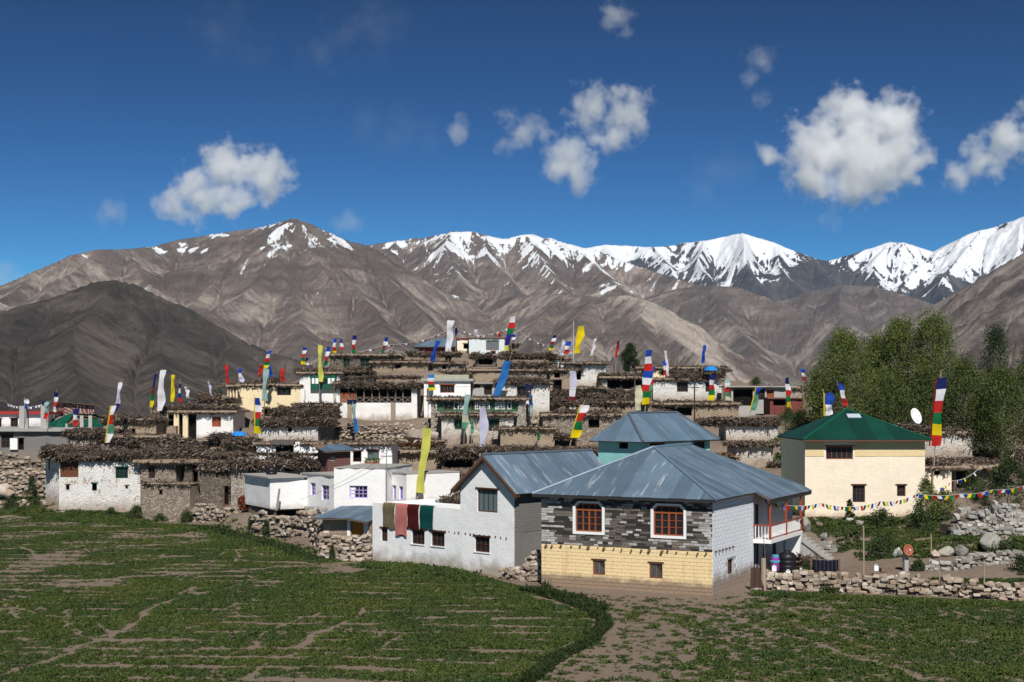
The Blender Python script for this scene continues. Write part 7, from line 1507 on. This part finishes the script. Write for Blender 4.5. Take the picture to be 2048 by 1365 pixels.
FL = [
 ('small blue and white flag above the concrete house', (48, 828), (48, 795), (53, 798), (54, 818), 9, 'wb', 149), ('slim navy flag left of the pale flag by the concrete pillars', (86, 835), (86, 800), (87, 801), (86, 822), 5, 'nl', 150), ('pale flag with red foot beside the concrete pillars', (92, 845), (95, 801), (95, 804), (92, 838), 8, 'ttr', 148), ('white and red flag with navy head left of the painted shed', (107, 830), (113, 779), (113, 785), (111, 824), 8, 'nwrw', 152), ('flag with white and red panels before the green tin roof', (148, 866), (155, 811), (153, 818), (151, 853), 11, 'nwr', 147),
 ('yellow edged white banner rising from the whitewashed house roof', (213, 892), (231, 802), (228, 812), (217, 886), 11, 'wrow', 136, 'y'), ('tall white and indigo banner behind the yellow edged one', (231, 832), (241, 761), (241, 765), (234, 822), 8, 'wlln', 148), ('dark four coloured banner left of the big white one', (301, 818), (314, 744), (312, 748), (302, 815), 6, 'nnmgy', 156), ('big plain white banner with script above the ladder', (318, 826), (324, 736), (326, 741), (320, 823), 14, 'www', 155), ('plain yellow banner on the veranda house roof', (345, 808), (347, 747), (347, 750), (345, 804), 8, 'y', 158), ('slim blue and white flag right of the yellow banner', (357, 808), (360, 757), (361, 768), (359, 805), 6, 'nwbr', 159), ('small plain white flag on the veranda house roof', (378, 800), (371, 770), (373, 774), (378, 797), 8, 'w', 160), ('thin lavender flag left of the cream house', (424, 796), (416, 760), (418, 764), (424, 792), 5, 'l', 164),
 ('red pennant at the left corner of the cream house', (456, 772), (452, 726), (453, 730), (456, 766), 7, 'r', 167), ('blue and white flag beside the red pennant of the cream house', (477, 772), (476, 734), (480, 738), (484, 765), 9, 'bwl', 168), ('five coloured flag over the cream house roof', (528, 812), (541, 698), (540, 702), (531, 738), 10, 'bwrgy', 165), ('long pale teal banner hanging before the cream house', (527, 830), (531, 735), (532, 738), (529, 802), 11, 'ttt', 164.5), ('small red flag behind the five coloured flag of the cream house', (519, 760), (523, 727), (523, 730), (519, 754), 7, 'r', 170), ('navy flag right of the five coloured flag of the cream house', (541, 758), (538, 726), (539, 730), (543, 754), 7, 'b', 170), ('red triangular pennant right of centre on the cream house roof', (565, 768), (565, 733), (565, 738), (566, 763), 9, 'r', 169),
 ('five coloured flag at the left corner of the tall white house', (606, 742), (611, 692), (610, 695), (606, 729), 9, 'bwrgy', 174), ('small navy and white flag leaning right beside that corner', (607, 740), (616, 715), (616, 716), (612, 730), 8, 'nw', 175), ('very long faded yellow banner before the tall white house', (639, 828), (640, 665), (640, 690), (642, 764), 9, 'kkk', 166), ('red and green flag leaning right behind the long yellow banner', (646, 742), (660, 690), (658, 694), (650, 732), 8, 'bwrg', 177), ('yellow edged tricolour flag on the left ridge', (667, 716), (668, 675), (670, 678), (668, 710), 7, 'bwry', 181), ('slim tricolour flag second on the left ridge', (682, 716), (682, 676), (683, 679), (683, 709), 6, 'bwrg', 182), ('blocky tricolour flag third on the left ridge', (708, 716), (710, 668), (709, 671), (707, 708), 8, 'nwrg', 182), ('leaning tricolour flag left of the temple roof', (765, 716), (776, 671), (774, 675), (765, 708), 8, 'bwmg', 184),
 ('dark blue banner left of the tall white banner at the hilltop', (858, 740), (878, 678), (876, 682), (861, 731), 9, 'bb', 181), ('tall white banner before the hilltop temple', (896, 716), (897, 638), (901, 641), (898, 703), 14, 'www', 192), ('navy strip flag right of the tall white hilltop banner', (911, 700), (912, 652), (913, 656), (912, 672), 6, 'n', 196), ('five coloured flag hanging on the white block house', (858, 812), (855, 746), (861, 750), (864, 782), 14, 'swrgy', 161.5), ('tall red green and indigo banner beside the hilltop house', (1003, 732), (1031, 628), (1026, 634), (1012, 703), 12, 'wrgiik', 188), ('huge bright blue banner in the village centre', (990, 800), (1022, 712), (1017, 722), (993, 794), 18, 'ss', 157), ('small white flag on the hilltop house roof', (948, 678), (947, 656), (951, 660), (955, 672), 7, 'l', 197), ('small red pennant on the hilltop house roof', (1000, 678), (998, 662), (999, 665), (999, 675), 6, 'r', 197), ('small blue and white flag right of the hilltop house roof', (1022, 692), (1022, 666), (1026, 669), (1028, 680), 9, 'bw', 198),
 ('yellow banner bright against the mountain on the ridge', (1165, 735), (1168, 648), (1163, 653), (1153, 707), 14, 'yy', 180), ('dark five coloured flag leaning right on the ridge', (1096, 716), (1112, 666), (1110, 671), (1100, 702), 9, 'nwmgy', 183), ('thin white flag left of the yellow ridge banner', (1122, 716), (1126, 676), (1127, 680), (1123, 710), 6, 'l', 184), ('blue white and red flag left of the steel mast', (1133, 716), (1140, 680), (1137, 684), (1132, 708), 11, 'bwr', 183), ('ragged white flag right of the yellow ridge banner', (1183, 730), (1194, 672), (1191, 678), (1183, 712), 6, 'ww', 182), ('slim red flag left of the ridge conifer', (1230, 735), (1238, 678), (1237, 682), (1232, 715), 6, 'mr', 181), ('long eight panel prayer flag at the right centre', (1288, 838), (1302, 694), (1299, 701), (1289, 810), 18, 'bwrbwrgy', 150), ('second faded prayer flag beside the eight panel one', (1300, 835), (1307, 730), (1304, 734), (1298, 795), 12, 'bwrog', 152), ('cream banner left of the eight panel prayer flag', (1270, 830), (1270, 762), (1277, 772), (1276, 822), 14, 'cc', 149), ('slim white banner beyond the eight panel flag', (1337, 765), (1328, 698), (1331, 702), (1336, 752), 6, 'ww', 172), ('small tricolour flag left of the slim white banner', (1327, 765), (1327, 718), (1328, 722), (1331, 751), 7, 'bwr', 172), ('plain blue banner above the blue tarpaulin', (1403, 745), (1411, 688), (1409, 691), (1405, 727), 7, 'bb', 172),
 ('yellow edged five coloured flag before the long whitewashed house', (1415, 812), (1422, 744), (1425, 750), (1422, 801), 13, 'nwrgy', 163), ('faded five coloured flag right of the yellow edged one', (1449, 815), (1449, 753), (1454, 758), (1455, 802), 11, 'twroc', 163), ('long pale lavender banner with maroon and green edge', (1142, 858), (1146, 735), (1146, 742), (1145, 827), 15, 'llwmw', 160), ('slanting yellow edged flag left of the turquoise roof', (1139, 886), (1170, 800), (1170, 810), (1150, 876), 17, 'wrgy', 140, 'y'), ('green flag with coloured edge leaning over the slab roof', (1495, 838), (1522, 768), (1518, 775), (1506, 821), 11, 'boo', 155, 'y'), ('five coloured flag before the maroon shed', (1573, 830), (1572, 748), (1574, 756), (1578, 817), 10, 'nwrgy', 153), ('small tricolour flag at the left edge of the poplars', (1607, 790), (1603, 736), (1604, 738), (1609, 762), 9, 'bwm', 160), ('blue and white flag with yellow border behind the green roof', (1649, 850), (1647, 778), (1657, 787), (1657, 832), 17, 'bw', 118, 'y'), ('tricolour flag right of the yellow bordered one behind the green roof', (1696, 845), (1674, 760), (1679, 766), (1691, 812), 10, 'bwr', 119), ('largest prayer flag with white and red panels at the right of the cream house', (1866, 960), (1883, 740), (1882, 757), (1869, 893), 20, 'nwrgyr', 106.6, 'm'),
 ('pale teal banner with green foot before the old green gallery', (927, 905), (930, 783), (935, 790), (928, 858), 12, 'tttco', 149), ('small dark green banner before the porch of the old green gallery', (943, 880), (942, 836), (945, 840), (944, 868), 7, 'o', 149.5), ('lavender white banner left of the gable roof ridge', (954, 935), (968, 810), (967, 816), (966, 904), 16, 'lll', 128), ('very long yellow banner in front of the cement wall', (831, 1008), (857, 846), (855, 856), (840, 985), 18, 'kkkkk', 112), ('narrow turquoise banner beside the solar lamp', (1064, 850), (1060, 786), (1062, 790), (1064, 832), 7, 'st', 153), ('pale blue banner on the stones below the gallery house', (712, 880), (705, 803), (708, 808), (713, 866), 7, 'ts', 153.5), ('small dark green flag on the mud enclosure', (1077, 890), (1076, 862), (1077, 866), (1077, 881), 6, 'g', 145), ('five coloured yellow edged flag left of the low stone house', (512, 905), (508, 790), (516, 796), (516, 867), 12, 'bwrgy', 140, 'y')]
for f in FL:
    flag(f[0], f[1], f[2], f[3], f[4], f[5], f[6], f[7], border=f[8] if len(f) > 8 else None, pole=.05 if f[5] > 15 else .035)
def pennants(label, pts, n, s, cols='bwrgy', stuffy=False, name='prayer_flag_string'):
    W = [P(*p) for p in pts]; root = empty(name, W[0], 0, label=label, cat='flag string'); o = W[0]; cu = []
    for a, b in zip(W[:-1], W[1:]):
        L = (b-a).length
        for i in range(10): t = i/10; cu.append(a+(b-a)*t-Vector((0, 0, .05*L*4*t*(1-t)))-o)
    cu.append(W[-1]-o); MB().tube(cu, .012 if s > .15 else .02, 4).build('rope', WPAINT, root); cum = [0]
    for a, b in zip(cu[:-1], cu[1:]): cum.append(cum[-1]+(b-a).length)
    rr = random.Random(n); allm = {}
    for i in range(n):
        d = cum[-1]*(i+.5)/n; k = max(j for j in range(len(cum)) if cum[j] <= d); k = min(k, len(cu)-2); p = cu[k].lerp(cu[k+1], (d-cum[k])/(cum[k+1]-cum[k]+1e-9)); dr_ = (cu[k+1]-cu[k]).normalized()
        m = MB(); w_, hh = s*rr.uniform(.85, 1.1), s*rr.uniform(.8, 1.25); sw = Vector((rr.uniform(-.5, .5)*s, rr.uniform(-.5, .3)*s, 0))
        for q in range(4):
            for e in (0, 1): m.v.append(tuple(p+dr_*w_*(e-.5)+sw*(q/3)**1.3+Vector((0, .04*s*math.sin(q*2+i), -hh*q/3))))
        m.f = [(0, 1, 3, 2), (2, 3, 5, 4), (4, 5, 7, 6)]; m.build('pennant', cloth(cols[i % len(cols)]), root, True)
    return root
pennants('long string of small coloured prayer flags from the balcony across the cream wall', [(1527, 997, 88), (1640, 1006, 93), (1760, 1003, 97), (1838, 985, 100)], 44, .27)
pennants('prayer flag string rising to the right past the cream annexe', [(1838, 985, 100), (1905, 962, 103), (1960, 935, 107), (2030, 906, 112)], 26, .22, 'ygrwb')
pennants('prayer flag string running level to the right edge above the stone heap', [(1838, 988, 100), (1920, 988, 99), (1985, 980, 98), (2060, 968, 96)], 26, .26, 'bygrw')
pennants('faint prayer flag string between the ridge and the temple', [(650, 708, 182), (770, 690, 186), (893, 662, 192)], 34, .22, 'mwnmo')
pennants('faint prayer flag string over the hilltop house roof', [(905, 652, 196), (960, 672, 197), (1026, 652, 197)], 22, .2, 'nwmow')
pennants('faint prayer flag string falling right from the tall hilltop banner', [(1028, 655, 190), (1090, 690, 186), (1145, 706, 184)], 20, .2, 'nwmow')
pennants('faint prayer flag string below the temple roof', [(700, 712, 184), (780, 700, 188), (850, 702, 192)], 22, .2, 'wmnow')
pennants('faint white flag string over the concrete house rail', [(14, 808, 150), (50, 815, 150), (92, 806, 150)], 14, .2, 'wwlwn')

# power lines
def wire(label, pts, sag=.04):
    W = [P(*p) for p in pts]; m = MB(); o = W[0]; cu = []
    for a, b in zip(W[:-1], W[1:]):
        L = (b-a).length
        for i in range(12): t = i/12; cu.append(a+(b-a)*t-Vector((0, 0, sag*L*4*t*(1-t)))-o)
    cu.append(W[-1]-o); ob = m.tube(cu, .012, 4).build('power_line', BLACKP, None, label=label, cat='wire'); ob.location = o
wire('thin power line from the lilac windowed house up to the gallery house pole', [(773, 908, 111.5), (668, 765, 153)]); wire('thin power line between the gallery house pole and the rusty pole', [(668, 766, 153), (1000, 770, 158), (1389, 774, 148)], .02)
wire('thin power line from the rusty pole to the right', [(1389, 774, 148), (1560, 770, 158)], .03); wire('thin wire sagging over the lilac windowed house front', [(773, 912, 111.5), (600, 1000, 113.5)], .03)
# ---------------------------------------------------------------- clouds: closed volumes far behind the ranges
def cloud(label, blobs, dens, Y=11500, amp=1.0, ns=.026, soft=.95, seed=0, flat=.7):
    """blobs in photo pixels (x, y, r[, weight]); the object's own unit is one photo pixel at distance Y"""
    k = Y/F; x0 = min(b[0]-b[2] for b in blobs); x1 = max(b[0]+b[2] for b in blobs); y0 = min(b[1]-b[2] for b in blobs); y1 = max(b[1]+b[2] for b in blobs)
    cx, cy_ = (x0+x1)/2, (y0+y1)/2; mg = 1.22; hx, hz = (x1-x0)/2*mg, (y1-y0)/2*mg; hy = max(b[2] for b in blobs)*mg*flat
    t = NT('cloud_vapour'); t.t.nodes.remove(t.b); out = [n for n in t.t.nodes if n.type == 'OUTPUT_MATERIAL'][0]
    co = t.co('Object'); n1 = t.n('TexNoise'); n1.inputs['Scale'].default_value = ns; n1.inputs['Detail'].default_value = 7; n1.inputs['Roughness'].default_value = .62
    off = t.n('VectorMath', operation='ADD'); off.inputs[1].default_value = (seed*37.1, seed*11.3, seed*71.7); t.l(co, off.inputs[0]); t.l(off.outputs[0], n1.inputs['Vector'])
    acc = None
    for b in blobs:
        d = t.n('VectorMath', operation='SUBTRACT'); d.inputs[1].default_value = (b[0]-cx, 0, cy_-b[1]); t.l(co, d.inputs[0])
        ln = t.n('VectorMath', operation='LENGTH'); sc3 = t.n('VectorMath', operation='MULTIPLY'); sc3.inputs[1].default_value = (1, 1/flat, 1.0); t.l(d.outputs[0], sc3.inputs[0]); t.l(sc3.outputs[0], ln.inputs[0])
        f = t.math('SUBTRACT', 1, t.math('DIVIDE', ln.outputs['Value'], b[2]))
        if acc is None: acc = f
        else:
            m = t.n('Math', operation='SMOOTH_MAX'); t.l(acc, m.inputs[0]); t.l(f, m.inputs[1]); m.inputs[2].default_value = .25; acc = m.outputs[0]
    v = t.math('ADD', acc, t.math('MULTIPLY', t.math('SUBTRACT', n1.outputs['Fac'], .52), 2.9*amp))
    mr = t.n('MapRange'); mr.inputs['From Min'].default_value = 0; mr.inputs['From Max'].default_value = soft; mr.inputs['To Max'].default_value = dens*1.35; t.l(v, mr.inputs['Value'])
    vs_ = t.n('VolumePrincipled'); vs_.inputs['Color'].default_value = (.99, .99, .995, 1); vs_.inputs['Anisotropy'].default_value = 0.0; t.l(mr.outputs[0], vs_.inputs['Density']); t.l(vs_.outputs[0], out.inputs['Volume'])
    t.m.cycles.volume_step_rate = .35
    import bmesh
    bm = bmesh.new(); bmesh.ops.create_icosphere(bm, subdivisions=3, radius=1.0)
    for v_ in bm.verts: 
        c = v_.co; c.x = math.copysign(abs(c.x)**.75, c.x)*hx*1.06; c.y = math.copysign(abs(c.y)**.75, c.y)*hy*1.06; c.z = math.copysign(abs(c.z)**.75, c.z)*hz*1.06
    me = bpy.data.meshes.new('cloud'); bm.to_mesh(me); bm.free(); me.materials.append(t.m)
    o = mobj('cloud', me, None, P(cx, cy_, Y), None, (k, k, k)); tag(o, label, 'cloud', 'clouds in the sky'); return o
cloud('white cloud with a slanting outline above the snow dusted brown peak', [(455, 335, 62), (525, 352, 58), (395, 385, 58), (350, 408, 40), (460, 390, 52)], .011, seed=1)
cloud('heart shaped white cloud in the upper middle of the sky', [(1185, 215, 52), (1250, 222, 55), (1228, 270, 44), (1200, 285, 30)], .007, seed=2, amp=1.15)
cloud('wedge shaped cloud hanging just below the heart shaped one', [(1140, 318, 56), (1155, 360, 34), (1120, 340, 40)], .008, seed=3)
cloud('ragged small cloud left of the heart shaped one', [(1045, 262, 44), (1008, 284, 24), (1088, 262, 28)], .004, seed=4, amp=1.3)
cloud('tiny cloud puff left in the middle of the sky', [(918, 262, 30), (932, 250, 18)], .004, seed=5, amp=1.2)
cloud('largest billowing cloud with a bright dome at the right', [(1700, 232, 66), (1785, 252, 72), (1640, 300, 80), (1725, 310, 98), (1800, 310, 66), (1620, 360, 52), (1690, 365, 54), (1760, 360, 48), (1535, 305, 26)], .012, seed=6, amp=.9)
cloud('long cloud cut by the right edge of the sky', [(2015, 278, 56), (1962, 318, 46), (1912, 352, 32), (2085, 262, 70), (1985, 345, 26)], .009, seed=7)
cloud('small cloud at the top edge of the sky', [(1236, 38, 40), (1222, 20, 26), (1250, 60, 22)], .0035, seed=8, amp=1.2)
cloud('wispy cloud left of the largest one', [(1522, 125, 34), (1500, 160, 26), (1522, 195, 28), (1545, 108, 22)], .002, seed=9, amp=1.3)
cloud('wispy low cloud at the far left of the sky', [(222, 428, 36), (242, 408, 22), (208, 432, 22)], .0018, seed=10, amp=1.2)
cloud('thin low wisp right of the brown peak', [(698, 448, 30), (680, 454, 20)], .0018, seed=11, amp=1.1)
cloud('thin low wisp below the largest cloud', [(1660, 440, 26), (1645, 441, 18), (1676, 440, 16)], .002, seed=12, amp=1.1)
cloud('pale cloud bank low at the left edge of the sky', [(10, 556, 40), (-40, 552, 50), (30, 552, 24)], .002, seed=13)

cloud('very faint cirrus streak high left of the middle', [(690, 70, 60), (760, 55, 70), (640, 110, 50)], .00018, seed=21, amp=1.5)
cloud('very faint cirrus veil above the central ridge', [(800, 265, 60), (740, 250, 50), (860, 275, 40)], .00016, seed=22, amp=1.5)
cloud('very faint veil left of the largest cloud', [(1430, 350, 60), (1480, 340, 45), (1400, 380, 40)], .00022, seed=23, amp=1.4)
cloud('very faint cirrus at the upper left of the sky', [(440, 60, 70), (500, 100, 50)], .00012, seed=24, amp=1.5)

# ---------------------------------------------------------------- haze: the air between here and the ranges
hz = MB().box(-7500, -700, -40, 7500, 10300, 1330).build('haze', None, None); hz['kind'] = 'stuff'; tag(hz, 'thin blue valley haze over the whole scene', 'haze')
t = NT('valley_haze'); t.t.nodes.remove(t.b); out = [n for n in t.t.nodes if n.type == 'OUTPUT_MATERIAL'][0]
v_ = t.n('VolumePrincipled'); v_.inputs['Color'].default_value = (.34, .64, 1, 1); v_.inputs['Density'].default_value = 2.2e-5; v_.inputs['Anisotropy'].default_value = 0; t.l(v_.outputs[0], out.inputs['Volume']); hz.data.materials.append(t.m)
